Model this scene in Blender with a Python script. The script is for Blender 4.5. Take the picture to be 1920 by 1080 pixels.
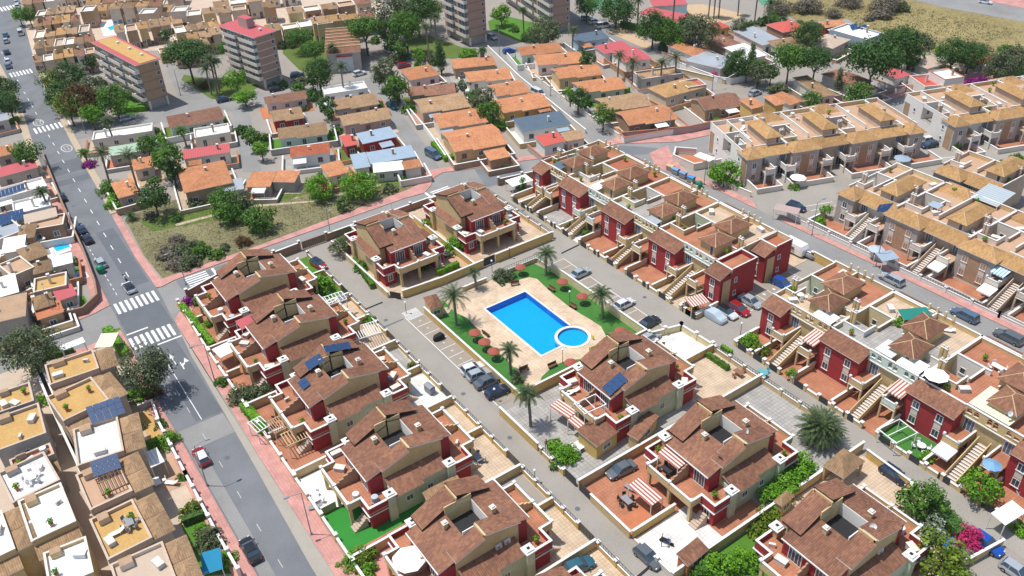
import bpy, math, random
from mathutils import Vector, Matrix
rnd = random.Random(7)
C = bpy.context.scene.collection
for o in list(bpy.data.objects): bpy.data.objects.remove(o)
sc = bpy.context.scene
# ------------------------------------------------------------------ camera
CAMH, PITCH, ROLL, YAW, FPX = 88.0, 0.6009978, -0.0433504, 2.5505695, 1640.0
fw = Vector((math.cos(PITCH)*math.cos(YAW), math.cos(PITCH)*math.sin(YAW), -math.sin(PITCH)))
rt0 = Vector((math.sin(YAW), -math.cos(YAW), 0)); up0 = rt0.cross(fw)
cr, sr = math.cos(ROLL), math.sin(ROLL)
RT = rt0*cr + up0*sr; UP = rt0*(-sr) + up0*cr
cam_d = bpy.data.cameras.new('camera'); cam = bpy.data.objects.new('camera', cam_d); C.objects.link(cam)
cam.matrix_world = Matrix(((RT.x, UP.x, -fw.x, 0), (RT.y, UP.y, -fw.y, 0), (RT.z, UP.z, -fw.z, CAMH), (0, 0, 0, 1)))
cam_d.sensor_width = 36.0; cam_d.lens = 36.0*FPX/1920.0; cam_d.clip_start = 0.5; cam_d.clip_end = 3000
sc.camera = cam
def P(u, v, z=0.0):
    """ground plan point (x, y) at height z for a measured point of the survey photograph"""
    d = RT*(u-960) - UP*(v-540) + fw*FPX
    t = (z-CAMH)/d.z
    return (d.x*t, d.y*t)
# ------------------------------------------------------------------ sky and sun
sc.world = bpy.data.worlds.new('World'); sc.world.use_nodes = True
wn = sc.world.node_tree; bg = wn.nodes['Background']
sky = wn.nodes.new('ShaderNodeTexSky'); sky.sky_type = 'NISHITA'; sky.sun_disc = False
sun_dir = Vector((-0.22, -0.27, 1)).normalized()          # towards the sun
sky.sun_elevation = math.asin(sun_dir.z); sky.sun_rotation = math.atan2(sun_dir.x, sun_dir.y)
sky.air_density = 1.2; sky.dust_density = 1.5
wn.links.new(sky.outputs[0], bg.inputs[0]); bg.inputs[1].default_value = 0.13
sl = bpy.data.lights.new('sun', 'SUN'); sl.energy = 4.2; sl.angle = math.radians(0.55); sl.color = (1.0, 0.965, 0.92)
so = bpy.data.objects.new('sun', sl); C.objects.link(so); so.rotation_euler = sun_dir.to_track_quat('Z', 'Y').to_euler()
sc.view_settings.view_transform = 'Standard'; sc.view_settings.look = 'None'; sc.view_settings.exposure = 0.05; sc.view_settings.gamma = 1
sc.view_settings.use_curve_mapping = False
# ------------------------------------------------------------------ materials
MATS = {}
def nodes_mat(name):
    m = bpy.data.materials.new(name); m.use_nodes = True
    return m, m.node_tree, m.node_tree.nodes['Principled BSDF']
def N(nt, t, **kw):
    n = nt.nodes.new(t)
    for k, v in kw.items():
        if k in n.inputs: n.inputs[k].default_value = v
        else: setattr(n, k, v)
    return n
def ramp(nt, fac, stops):
    r = nt.nodes.new('ShaderNodeValToRGB'); e = r.color_ramp.elements
    e[0].position, e[0].color = stops[0][0], (*stops[0][1], 1); e[1].position, e[1].color = stops[-1][0], (*stops[-1][1], 1)
    for p, c in stops[1:-1]:
        x = e.new(p); x.color = (*c, 1)
    nt.links.new(fac, r.inputs[0]); return r.outputs[0]
def mul(c, k): return tuple(min(1, max(0, x*k)) for x in c)
def plain(name, col, rough=.8, var=.18, scale=.6, fine=6.0, bump=.0, metal=0.0, spec=.3):
    """worn surface: two scales of colour noise in world space"""
    if name in MATS: return MATS[name]
    m, nt, b = nodes_mat(name); g = N(nt, 'ShaderNodeNewGeometry')
    n1 = N(nt, 'ShaderNodeTexNoise', Scale=scale, Detail=5.0, Roughness=.65); n2 = N(nt, 'ShaderNodeTexNoise', Scale=fine, Detail=3.0)
    nt.links.new(g.outputs['Position'], n1.inputs['Vector']); nt.links.new(g.outputs['Position'], n2.inputs['Vector'])
    ad = N(nt, 'ShaderNodeMath', operation='ADD'); nt.links.new(n1.outputs[0], ad.inputs[0]); nt.links.new(n2.outputs[0], ad.inputs[1])
    hf = N(nt, 'ShaderNodeMath', operation='MULTIPLY'); nt.links.new(ad.outputs[0], hf.inputs[0]); hf.inputs[1].default_value = .5
    c = ramp(nt, hf.outputs[0], [(.3, mul(col, 1-var*1.4)), (.5, col), (.7, mul(col, 1+var))])
    nt.links.new(c, b.inputs['Base Color']); b.inputs['Roughness'].default_value = rough; b.inputs['Metallic'].default_value = metal
    b.inputs['Specular IOR Level'].default_value = spec
    if bump:
        bp = N(nt, 'ShaderNodeBump', Strength=bump, Distance=.05); nt.links.new(n2.outputs[0], bp.inputs['Height']); nt.links.new(bp.outputs[0], b.inputs['Normal'])
    MATS[name] = m; return m
def tiles(name, c1, c2, c3, period=.26, rough=.85, patch=.35):
    """rows of curved clay tiles running down the slope; colour differs tile by tile and in weathered patches"""
    if name in MATS: return MATS[name]
    m, nt, b = nodes_mat(name); L = nt.links.new
    tc = N(nt, 'ShaderNodeTexCoord'); so_ = N(nt, 'ShaderNodeSeparateXYZ'); L(tc.outputs['Object'], so_.inputs[0])
    sn = N(nt, 'ShaderNodeSeparateXYZ'); L(tc.outputs['Normal'], sn.inputs[0])
    ax = N(nt, 'ShaderNodeMath', operation='ABSOLUTE'); ay = N(nt, 'ShaderNodeMath', operation='ABSOLUTE'); L(sn.outputs[0], ax.inputs[0]); L(sn.outputs[1], ay.inputs[0])
    gt = N(nt, 'ShaderNodeMath', operation='GREATER_THAN'); L(ax.outputs[0], gt.inputs[0]); L(ay.outputs[0], gt.inputs[1])
    mx = N(nt, 'ShaderNodeMix', data_type='FLOAT'); L(gt.outputs[0], mx.inputs[0]); L(so_.outputs[0], mx.inputs[2]); L(so_.outputs[1], mx.inputs[3])
    my = N(nt, 'ShaderNodeMix', data_type='FLOAT'); L(gt.outputs[0], my.inputs[0]); L(so_.outputs[1], my.inputs[2]); L(so_.outputs[0], my.inputs[3])
    u = N(nt, 'ShaderNodeMath', operation='DIVIDE'); L(mx.outputs[0], u.inputs[0]); u.inputs[1].default_value = period
    v = N(nt, 'ShaderNodeMath', operation='DIVIDE'); L(my.outputs[0], v.inputs[0]); v.inputs[1].default_value = .42
    fu = N(nt, 'ShaderNodeMath', operation='FLOOR'); fv = N(nt, 'ShaderNodeMath', operation='FLOOR'); L(u.outputs[0], fu.inputs[0]); L(v.outputs[0], fv.inputs[0])
    cb = N(nt, 'ShaderNodeCombineXYZ'); L(fu.outputs[0], cb.inputs[0]); L(fv.outputs[0], cb.inputs[1])
    oi = N(nt, 'ShaderNodeObjectInfo'); L(oi.outputs['Random'], cb.inputs[2])
    wn_ = N(nt, 'ShaderNodeTexWhiteNoise', noise_dimensions='3D'); L(cb.outputs[0], wn_.inputs['Vector'])
    g = N(nt, 'ShaderNodeNewGeometry'); n1 = N(nt, 'ShaderNodeTexNoise', Scale=patch, Detail=6.0, Roughness=.7); L(g.outputs['Position'], n1.inputs['Vector'])
    w = N(nt, 'ShaderNodeMath', operation='MULTIPLY_ADD'); L(wn_.outputs[0], w.inputs[0]); w.inputs[1].default_value = .38; L(n1.outputs[0], w.inputs[2])
    s = N(nt, 'ShaderNodeMath', operation='SUBTRACT'); L(w.outputs[0], s.inputs[0]); s.inputs[1].default_value = .19
    c = ramp(nt, s.outputs[0], [(.12, c3), (.5, c1), (.95, c2)]); hs = N(nt, 'ShaderNodeHueSaturation'); mr = N(nt, 'ShaderNodeMapRange'); L(oi.outputs['Random'], mr.inputs[0]); mr.inputs[3].default_value = .86; mr.inputs[4].default_value = 1.12; L(mr.outputs[0], hs.inputs['Value']); L(c, hs.inputs['Color']); L(hs.outputs[0], b.inputs['Base Color'])
    sw = N(nt, 'ShaderNodeMath', operation='MULTIPLY'); L(u.outputs[0], sw.inputs[0]); sw.inputs[1].default_value = math.pi
    si = N(nt, 'ShaderNodeMath', operation='SINE'); L(sw.outputs[0], si.inputs[0]); ab = N(nt, 'ShaderNodeMath', operation='ABSOLUTE'); L(si.outputs[0], ab.inputs[0])
    bp = N(nt, 'ShaderNodeBump', Strength=.8, Distance=.07); L(ab.outputs[0], bp.inputs['Height']); L(bp.outputs[0], b.inputs['Normal'])
    b.inputs['Roughness'].default_value = rough; b.inputs['Specular IOR Level'].default_value = .2
    MATS[name] = m; return m
def grid(name, c1, c2, cj, size=.4, joint=.03, rough=.7):
    """square floor tiles with joints"""
    if name in MATS: return MATS[name]
    m, nt, b = nodes_mat(name); L = nt.links.new
    tc = N(nt, 'ShaderNodeNewGeometry'); br = N(nt, 'ShaderNodeTexBrick', Scale=1.0)
    br.offset = 0; br.inputs['Brick Width'].default_value = size; br.inputs['Row Height'].default_value = size; br.inputs['Mortar Size'].default_value = joint
    br.inputs['Color1'].default_value = (*c1, 1); br.inputs['Color2'].default_value = (*c2, 1); br.inputs['Mortar'].default_value = (*cj, 1)
    L(tc.outputs['Position'], br.inputs['Vector'])
    n1 = N(nt, 'ShaderNodeTexNoise', Scale=.5, Detail=5.0); L(tc.outputs['Position'], n1.inputs['Vector'])
    k = ramp(nt, n1.outputs[0], [(.3, (.78,)*3), (.7, (1.12,)*3)])
    mx = N(nt, 'ShaderNodeMix', data_type='RGBA', blend_type='MULTIPLY'); mx.inputs[0].default_value = 1; L(br.outputs[0], mx.inputs[6]); L(k, mx.inputs[7]); L(mx.outputs[2], b.inputs['Base Color'])
    b.inputs['Roughness'].default_value = rough; b.inputs['Specular IOR Level'].default_value = .25; MATS[name] = m; return m
def stripes(name, c1, c2, period=.5, axis=0, rough=.8):
    if name in MATS: return MATS[name]
    m, nt, b = nodes_mat(name); L = nt.links.new
    tc = N(nt, 'ShaderNodeTexCoord'); s = N(nt, 'ShaderNodeSeparateXYZ'); L(tc.outputs['Object'], s.inputs[0])
    d = N(nt, 'ShaderNodeMath', operation='DIVIDE'); L(s.outputs[axis], d.inputs[0]); d.inputs[1].default_value = period
    f = N(nt, 'ShaderNodeMath', operation='FRACT'); L(d.outputs[0], f.inputs[0])
    r = nt.nodes.new('ShaderNodeValToRGB'); r.color_ramp.interpolation = 'CONSTANT'; e = r.color_ramp.elements
    e[0].color = (*c1, 1); e[1].position = .5; e[1].color = (*c2, 1); L(f.outputs[0], r.inputs[0]); L(r.outputs[0], b.inputs['Base Color'])
    b.inputs['Roughness'].default_value = rough; MATS[name] = m; return m
def leafm(name, c1, c2, c3=None, rough=.6):
    if name in MATS: return MATS[name]
    m, nt, b = nodes_mat(name); L = nt.links.new
    g = N(nt, 'ShaderNodeNewGeometry'); n1 = N(nt, 'ShaderNodeTexNoise', Scale=.9, Detail=3.0); L(g.outputs['Position'], n1.inputs['Vector'])
    a = N(nt, 'ShaderNodeMath', operation='MULTIPLY_ADD'); L(g.outputs['Random Per Island'], a.inputs[0]); a.inputs[1].default_value = .5; L(n1.outputs[0], a.inputs[2])
    s = N(nt, 'ShaderNodeMath', operation='SUBTRACT'); L(a.outputs[0], s.inputs[0]); s.inputs[1].default_value = .25
    c = ramp(nt, s.outputs[0], [(.25, c1), (.6, c2)] + ([(.8, c3)] if c3 else [(.85, mul(c2, 1.25))])); L(c, b.inputs['Base Color'])
    b.inputs['Roughness'].default_value = rough; b.inputs['Specular IOR Level'].default_value = .25
    tr = N(nt, 'ShaderNodeBsdfTranslucent'); L(c, tr.inputs[0]); ms = N(nt, 'ShaderNodeMixShader'); ms.inputs[0].default_value = .25
    L(b.outputs[0], ms.inputs[1]); L(tr.outputs[0], ms.inputs[2]); L(ms.outputs[0], nt.nodes['Material Output'].inputs[0])
    MATS[name] = m; return m
def M(k):
    if not isinstance(k, str): return k
    if k not in MATS: plain(k, PAL[k][0], *PAL[k][1:])
    return MATS[k]
PAL = {  # base colours
 'cream': ((.58, .435, .225),), 'tan': ((.55, .40, .22),), 'ochre_wall': ((.58, .40, .14),), 'sage': ((.50, .55, .40),), 'mint': ((.60, .72, .64),), 'paleyellow': ((.66, .56, .32),),
 'red_wall': ((.34, .038, .042), .8, .16), 'white': ((.72, .71, .68), .7, .06), 'offwhite': ((.68, .62, .54), .8, .1), 'whitewash': ((.76, .74, .70), .8, .08),
 'terra': ((.46, .17, .08), .8, .14, .8, 5), 'terra_dark': ((.36, .13, .07), .8, .15), 'ochre_floor': ((.50, .31, .11), .85, .14, .5, 4), 'peach_floor': ((.48, .31, .20), .8, .12),
 'grey_wall': ((.42, .38, .345),), 'beige_wall': ((.53, .42, .32),), 'brick_tan': ((.40, .265, .165),), 'mauve_wall': ((.42, .31, .29), .85, .1), 'tower_brick': ((.43, .28, .22), .85, .1), 'brown_wall': ((.30, .19, .13),),
 'dark': ((.02, .02, .022), .6), 'frame_dark': ((.03, .04, .05), .5), 'iron': ((.04, .045, .05), .5, .05), 'steel': ((.35, .36, .37), .4, .05, .6, 6, 0, .6),
 'glass': ((.05, .08, .11), .12, .2, .5, 3, 0, 0, .6), 'blueglass': ((.10, .17, .24), .15, .2, .5, 3, 0, 0, .6), 'shutter': ((.55, .58, .60), .6), 'wood': ((.16, .08, .045), .7),
 'asphalt': ((.125, .13, .14), .9, .13, .15, 8, .2), 'asphalt_dark': ((.07, .075, .085), .9, .12, .3, 8, .2), 'asphalt_old': ((.24, .23, .215), .92, .13, .12, 6, .2), 'concrete': ((.30, .27, .235), .92, .12, .12, 5, .2),
 'lane': ((.305, .28, .245), .92, .2, .10, 6, .2), 'gutter': ((.35, .32, .27), .9, .1), 'kerb': ((.36, .33, .29), .9), 'mark': ((.72, .72, .70), .8, .12, 1.5, 8), 'mark_worn': ((.47, .46, .43), .85, .2, 1.5, 8),
 'paving': ((.30, .26, .21), .9, .14), 'turf': ((.05, .17, .028), .9, .2, .4, 12, .3), 'turf_bright': ((.03, .22, .03), .9, .1, .6, 12, .3), 'roof_white': ((.80, .80, .78), .8, .05), 'roof_grey': ((.33, .36, .39), .6, .14, .4),
 'roof_red': ((.50, .10, .075), .7, .12), 'roof_pink': ((.47, .10, .11), .7, .1), 'roof_blue': ((.30, .38, .46), .5, .1), 'roof_green': ((.34, .45, .33), .7, .12), 'roof_slate': ((.09, .13, .17), .7, .15), 'beige_floor': ((.48, .38, .29), .8, .1),
 'metal_white': ((.78, .80, .80), .5, .04), 'tarp_green': ((.015, .19, .15), .7, .1), 'tarp_blue': ((.01, .20, .35), .7, .05), 'cloth_white': ((.85, .85, .84), .8, .03), 'canopy_red': ((.33, .085, .06), .8, .18, 1.5, 9),
 'rubber': ((.02, .02, .02), .8), 'bark': ((.13, .09, .06), .95, .2, 1, 8, .5), 'bark_grey': ((.22, .19, .16), .95, .2, 1, 8, .5), 'stone': ((.45, .36, .26), .9, .25, 2, 6, .4), 'plastic_grey': ((.25, .27, .29), .5), 'blue_paint': ((.02, .15, .45), .5), 'bin_green': ((.01, .22, .11), .5), 'bin_blue': ((.16, .32, .50), .5),
 'yellow': ((.75, .55, .03), .6), 'orange': ((.8, .30, .03), .7), 'pink': ((.7, .12, .25), .8), 'skin': ((.5, .3, .2), .7), 'jeans': ((.05, .08, .16), .9), 'solar': ((.02, .06, .15), .45, .12, 2, 4, 0, 0, .2), 'dish': ((.7, .7, .7), .5),
 'earth': ((.185, .17, .085), .95, .5, .10, 2, .3), 'lawn': ((.10, .15, .03), .95, .25, .25, 7, .3), 'lawn_green': ((.075, .19, .02), .95, .2, .3, 8, .3), 'sand_path': ((.47, .38, .27), .95, .12), 'courtgreen': ((.10, .27, .16), .9, .1), 'clay': ((.5, .36, .22), .9, .15),
}
TILE_V = tiles('tile_villa', (.235, .112, .07), (.36, .18, .105), (.15, .075, .053))
TILE_O = tiles('tile_orange', (.50, .215, .10), (.60, .30, .15), (.32, .14, .08))
TILE_G = tiles('tile_gold', (.41, .24, .10), (.54, .335, .15), (.27, .155, .07))
TILE_T = tiles('tile_tan', (.37, .235, .13), (.49, .33, .19), (.25, .155, .09))
TILE_B = tiles('tile_brown', (.26, .13, .085), (.35, .185, .115), (.17, .085, .06))
TILE_K = tiles('tile_khaki', (.29, .185, .10), (.39, .26, .15), (.20, .125, .07))
TILE_R = tiles('tile_red', (.42, .12, .06), (.52, .18, .09), (.28, .08, .045))
PINKPAVE = grid('pink_paving', (.58, .30, .255), (.52, .26, .22), (.44, .22, .19), .4, .03)
DECK = grid('pool_deck_stone', (.66, .51, .36), (.59, .44, .30), (.48, .36, .25), .6, .03)
TERRAT = grid('terracotta_tiles', (.46, .195, .105), (.41, .17, .095), (.34, .15, .09), .45, .04)
BEIGET = grid('beige_tiles', (.60, .46, .32), (.55, .42, .29), (.42, .33, .24), .5, .04)
WHITET = grid('white_tiles', (.74, .73, .70), (.70, .69, .66), (.55, .54, .52), .5, .035)
GREYT = grid('grey_tiles', (.40, .38, .35), (.36, .34, .31), (.27, .26, .24), .6, .05)
AWN_RW = stripes('awning_red_white', (.38, .09, .06), (.72, .66, .58), .5)
AWN_GW = stripes('awning_grey_white', (.45, .45, .45), (.72, .72, .70), .28)
AWN_BW = stripes('awning_blue_white', (.16, .40, .58), (.70, .78, .80), .5)
CORRW = stripes('corrugated_white', (.82, .82, .80), (.66, .66, .64), .5)  # corrugated sheets: lit and shaded rib sides painted as colour stripes
CORRR = stripes('corrugated_red', (.50, .11, .11), (.42, .08, .08), .5)
CORRY = stripes('corrugated_cream', (.80, .76, .58), (.62, .57, .38), .45)
CORRG = stripes('corrugated_grey', (.42, .47, .50), (.33, .38, .41), .8)
LEAF = leafm('leaf_mid', (.035, .095, .010), (.10, .22, .025)); LEAFD = leafm('leaf_dark', (.025, .07, .014), (.07, .155, .028)); LEAFB = leafm('leaf_bright', (.06, .17, .010), (.16, .36, .02))
LEAFO = leafm('leaf_olive', (.06, .085, .035), (.14, .175, .08)); LEAFG = leafm('leaf_grey', (.07, .085, .06), (.15, .165, .12)); LEAFR = leafm('leaf_russet', (.06, .035, .015), (.16, .09, .03))
LEAFY = leafm('leaf_yellowgreen', (.05, .10, .01), (.17, .24, .02)); LEAFP = leafm('leaf_purple', (.16, .01, .12), (.35, .02, .28)); LEAFM = leafm('leaf_magenta', (.35, .01, .08), (.60, .04, .18)); FROND = leafm('frond', (.03, .055, .018), (.09, .14, .05), (.16, .20, .10))
LEAFW = leafm('leaf_white_flower', (.05, .09, .03), (.20, .27, .15), (.62, .66, .58)); SCRUB = leafm('scrub_grey', (.11, .10, .07), (.24, .21, .15)); DRYG = leafm('dry_grass', (.20, .15, .06), (.38, .30, .13)); LEAFDRY = leafm('frond_dry', (.10, .07, .03), (.2, .14, .07))
# ------------------------------------------------------------------ mesh helper
class MB:
    def __init__(s): s.v = []; s.f = []; s.m = []; s.mt = []
    def mi(s, mat):
        mat = M(mat)
        if mat not in s.mt: s.mt.append(mat)
        return s.mt.index(mat)
    def face(s, pts, mat):
        b = len(s.v); s.v += [tuple(p) for p in pts]; s.f.append(tuple(range(b, b+len(pts)))); s.m.append(s.mi(mat)); return s
    def box(s, x0, x1, y0, y1, z0, z1, mat, top=None, bottom=True):
        if x0 > x1: x0, x1 = x1, x0
        if y0 > y1: y0, y1 = y1, y0
        return s.prism([(x0, y0), (x1, y0), (x1, y1), (x0, y1)], z0, z1, mat, top, bottom)
    def prism(s, poly, z0, z1, mat, top=None, bottom=True):
        n = len(poly); a = sum(poly[i][0]*poly[(i+1) % n][1]-poly[(i+1) % n][0]*poly[i][1] for i in range(n))
        if a < 0: poly = poly[::-1]
        b = len(s.v); s.v += [(p[0], p[1], z0) for p in poly] + [(p[0], p[1], z1) for p in poly]; k = s.mi(mat)
        for i in range(n):
            j = (i+1) % n; s.f.append((b+i, b+j, b+n+j, b+n+i)); s.m.append(k)
        s.f.append(tuple(range(b+n, b+2*n))); s.m.append(s.mi(top) if top else k)
        if bottom: s.f.append(tuple(range(b+n-1, b-1, -1))); s.m.append(k)
        return s
    def slab(s, q, t, mat, side='white'):
        """roof sheet: four 3D corners (counter-clockwise from above), thickness t downwards"""
        n = len(q); b = len(s.v); s.v += [tuple(p) for p in q] + [(p[0], p[1], p[2]-t) for p in q]
        s.f.append(tuple(range(b, b+n))); s.m.append(s.mi(mat)); k = s.mi(side)
        for i in range(n):
            j = (i+1) % n; s.f.append((b+n+i, b+n+j, b+j, b+i)); s.m.append(k)
        s.f.append(tuple(range(b+2*n-1, b+n-1, -1))); s.m.append(k); return s
    def cyl(s, cx, cy, z0, z1, r0, r1, n, mat, cap=True, ox=0, oy=0):
        b = len(s.v); k = s.mi(mat)
        for i in range(n):
            a = 2*math.pi*i/n; s.v.append((cx+r0*math.cos(a), cy+r0*math.sin(a), z0))
        for i in range(n):
            a = 2*math.pi*i/n; s.v.append((cx+ox+r1*math.cos(a), cy+oy+r1*math.sin(a), z1))
        for i in range(n):
            j = (i+1) % n; s.f.append((b+i, b+j, b+n+j, b+n+i)); s.m.append(k)
        if cap: s.f.append(tuple(range(b+n, b+2*n))); s.m.append(k); s.f.append(tuple(range(b+n-1, b-1, -1))); s.m.append(k)
        return s
    def bar(s, a, b_, r, mat, n=6):
        a = Vector(a); b_ = Vector(b_); d = (b_-a).normalized(); q = d.to_track_quat('Z', 'Y'); k = s.mi(mat); b = len(s.v)
        for c in (a, b_):
            for i in range(n):
                t = 2*math.pi*i/n; s.v.append(tuple(c + q @ Vector((r*math.cos(t), r*math.sin(t), 0))))
        for i in range(n):
            j = (i+1) % n; s.f.append((b+i, b+j, b+n+j, b+n+i)); s.m.append(k)
        s.f.append(tuple(range(b+n, b+2*n))); s.m.append(k); s.f.append(tuple(range(b+n-1, b-1, -1))); s.m.append(k); return s
    def hip(s, x0, x1, y0, y1, z, h, mat, over=.25, side='white', rid=None, ridmat='offwhite'):
        x0 -= over; x1 += over; y0 -= over; y1 += over; w, d = x1-x0, y1-y0; r = min(w, d)/2; th = .12
        if w >= d: a, b_ = (x0+r, (y0+y1)/2, z+h), (x1-r, (y0+y1)/2, z+h)
        else: a, b_ = ((x0+x1)/2, y0+r, z+h), ((x0+x1)/2, y1-r, z+h)
        c = [(x0, y0, z), (x1, y0, z), (x1, y1, z), (x0, y1, z)]
        if w >= d: fs = [[c[0], c[1], b_, a], [c[1], c[2], b_], [c[2], c[3], a, b_], [c[3], c[0], a]]
        else: fs = [[c[0], c[1], a], [c[1], c[2], b_, a], [c[2], c[3], b_], [c[3], c[0], a, b_]]
        for f in fs: s.face(f, mat)
        s.box(x0, x1, y0, y1, z-th, z-.002, side)
        if rid is not None:
            ends = [(c[0], a), (c[3], a if w >= d else b_), (c[1], b_ if w >= d else a), (c[2], b_)]
            for p, q in ends: s.bar(p, q, rid, ridmat, 4)
            if (Vector(a)-Vector(b_)).length > .2: s.bar(a, b_, rid, ridmat, 4)
        return s
    def build(s, name, parent=None, loc=None, rz=0.0, smooth=False, **kw):
        me = bpy.data.meshes.new(name); me.from_pydata(s.v, [], s.f); me.polygons.foreach_set('material_index', s.m)
        for m in s.mt: me.materials.append(m)
        if smooth: me.polygons.foreach_set('use_smooth', [True]*len(me.polygons))
        me.update(); o = bpy.data.objects.new(name, me); C.objects.link(o)
        if parent: o.parent = parent
        if loc is not None: o.location = loc if len(loc) == 3 else (*loc, 0)
        if rz: o.rotation_euler = (0, 0, rz)
        for k, v in kw.items(): o[k] = v
        return o
def thing(name, label, cat, loc=(0, 0, 0), rz=0.0, group=None, **kw):
    o = bpy.data.objects.new(name, None); C.objects.link(o); o.empty_display_size = .1
    o.location = loc if len(loc) == 3 else (*loc, 0); o.rotation_euler = (0, 0, rz); o['label'] = label; o['category'] = cat
    if group: o['group'] = group
    return o
def tag(o, label, cat, group=None):
    o['label'] = label; o['category'] = cat
    if group: o['group'] = group
    return o
def copy_tree(o, parent=None):
    c = o.copy(); C.objects.link(c); c.parent = parent
    for ch in o.children: copy_tree(ch, c)
    return c
def struct(name, poly, z, mat, th=.0, kerb=None, label=None):
    b = MB()
    if th: b.prism(poly, z-th, z, kerb or mat, top=mat)
    else:
        n = len(poly); a = sum(poly[i][0]*poly[(i+1) % n][1]-poly[(i+1) % n][0]*poly[i][1] for i in range(n))
        b.face([(p[0], p[1], z) for p in (poly if a > 0 else poly[::-1])], mat)
    o = b.build(name); o['kind'] = 'structure'
    if label: o['label'] = label
    return o
def PP(*pts, z=0.0): return [P(u, v, z) for u, v in pts]
def frame3(pa, pb, pc, z):
    """local frame of a rectangle seen in the survey: near-left, near-right, far-left corners at height z -> (x, y, angle, length, depth)"""
    a, b, c = Vector(P(*pa, z)), Vector(P(*pb, z)), Vector(P(*pc, z)); d = b-a; L_ = d.length; ang = math.atan2(d.y, d.x)
    n = Vector((-d.y, d.x))/L_; W = (c-a).dot(n); return a.x, a.y, ang, L_, W
PAL['field'] = ((.27, .22, .095), .95, .4, .05, 1.2, .4)
PAL['bin_cover'] = ((.42, .50, .56), .5, .06); PAL['navy_paint'] = ((.02, .04, .12), .4)
PAL['asphalt'] = ((.168, .176, .186), .9, .24, .15, 8, .2); PAL['asphalt_dark'] = ((.125, .135, .148), .9, .12, .3, 8, .2); PAL['asphalt_old'] = ((.25, .245, .235), .92, .22, .12, 6, .2)
PAL['roof_pinkpave'] = ((.55, .25, .21), .85, .1); PAL['blue_bright'] = ((.02, .28, .60), .5)
for k_, c_ in {'leaf_mid': 1.5}.items(): pass
def leafquad(b, c, n, s, mat, r):
    n = Vector(n).normalized(); u = n.orthogonal().normalized(); v = n.cross(u); a = r.uniform(0, 6.28); u2 = u*math.cos(a)+v*math.sin(a); v2 = n.cross(u2); c = Vector(c)
    k = r.uniform(.7, 1.3)*s
    b.face([c-u2*k*.5, c+v2*k*.32-u2*k*.05, c+u2*k*.5, c-v2*k*.32+u2*k*.05], mat)
# ================================================================== ground, roads, pavements
from mathutils.geometry import tessellate_polygon
HOLE = [(-104.3, 64.0), (-86.0, 64.0), (-86.0, 73.9), (-104.3, 73.9)]       # where the pool basins sink into the ground
def holed(name, outer, hole, z, mat):
    polys = [[Vector((x, y, 0)) for x, y in outer], [Vector((x, y, 0)) for x, y in hole[::-1]]]; allp = [p for pl in polys for p in pl]; b = MB()
    for t in tessellate_polygon(polys):
        a = [allp[i] for i in t]; n = (a[1]-a[0]).cross(a[2]-a[0])
        if n.z < 0: a = a[::-1]
        b.face([(p.x, p.y, z) for p in a], mat)
    o = b.build(name); o['kind'] = 'structure'; return o
holed('ground', [(-900, -500), (60, -500), (60, 900), (-900, 900)], HOLE, -.03, 'concrete')
holed('estate_ground', [(-142.4, 21), (-10, 21), (-10, 123.6), (-133, 123.6), (-142.4, 104)], HOLE, -.02, 'concrete')
# main road on the left
mainL = [(-10, 11.3), (-77, 11.4), (-103, 11.4), (-116, 11.2), (-130, 11.7), (-137, 11.8), (-147, 12.1), (-181, 12.9), (-205, 13.8), (-222, 14.6), (-264, 18), (-300, 19.1), (-371, 25), (-450, 32)]
mainR = [(-450, 46), (-371, 37.2), (-335, 32.4), (-282, 26.3), (-253, 24.4), (-224, 22.8), (-193, 21.7), (-179, 21), (-160, 20.3), (-147, 20.4), (-144.5, 23.3), (-138.5, 23.3), (-134.9, 19.9), (-123, 19.0), (-107, 18.5), (-95, 18.1), (-73, 17.2), (-10, 16.8)]
struct('main_road', mainL+mainR, .0, 'asphalt')
struct('road_gutter', [(-134, 19.95), (-123, 19.05), (-107, 18.55), (-95, 18.15), (-73, 17.25), (-10, 16.85), (-10, 18.9), (-69, 18.95), (-95, 19.2), (-107, 19.6), (-124, 19.7), (-131.7, 19.75)], .004, 'gutter')
for x0, x1, y0, y1, m_ in [(-106.5, -101.4, 11.6, 18.3, 'asphalt_old'), (-101.4, -60, 11.6, 13.2, 'asphalt_old'), (-215, -207.6, 15.0, 22.3, 'asphalt_dark'), (-204.6, -201.6, 14.0, 22.0, 'asphalt_dark'), (-143, -134, 12.2, 19.6, 'asphalt_dark'),
                           (-60, -30, 11.6, 17, 'asphalt_old'), (-175, -150, 16.5, 20, 'asphalt_dark'), (-132, -107, 14.4, 18.4, 'asphalt_dark')]:
    struct('road_patch', [(x0, y0), (x1, y0), (x1, y1), (x0, y1)], .004, m_)
# side street on the left
struct('left_side_street', [(-136, 11.6), (-147, 12.0), (-145.5, 9), (-144.6, 1.3), (-144.9, -12), (-145, -60), (-137.5, -60), (-137.9, -12), (-137.5, -2.6), (-136.2, 5.9)], .002, 'asphalt_old')
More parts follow.
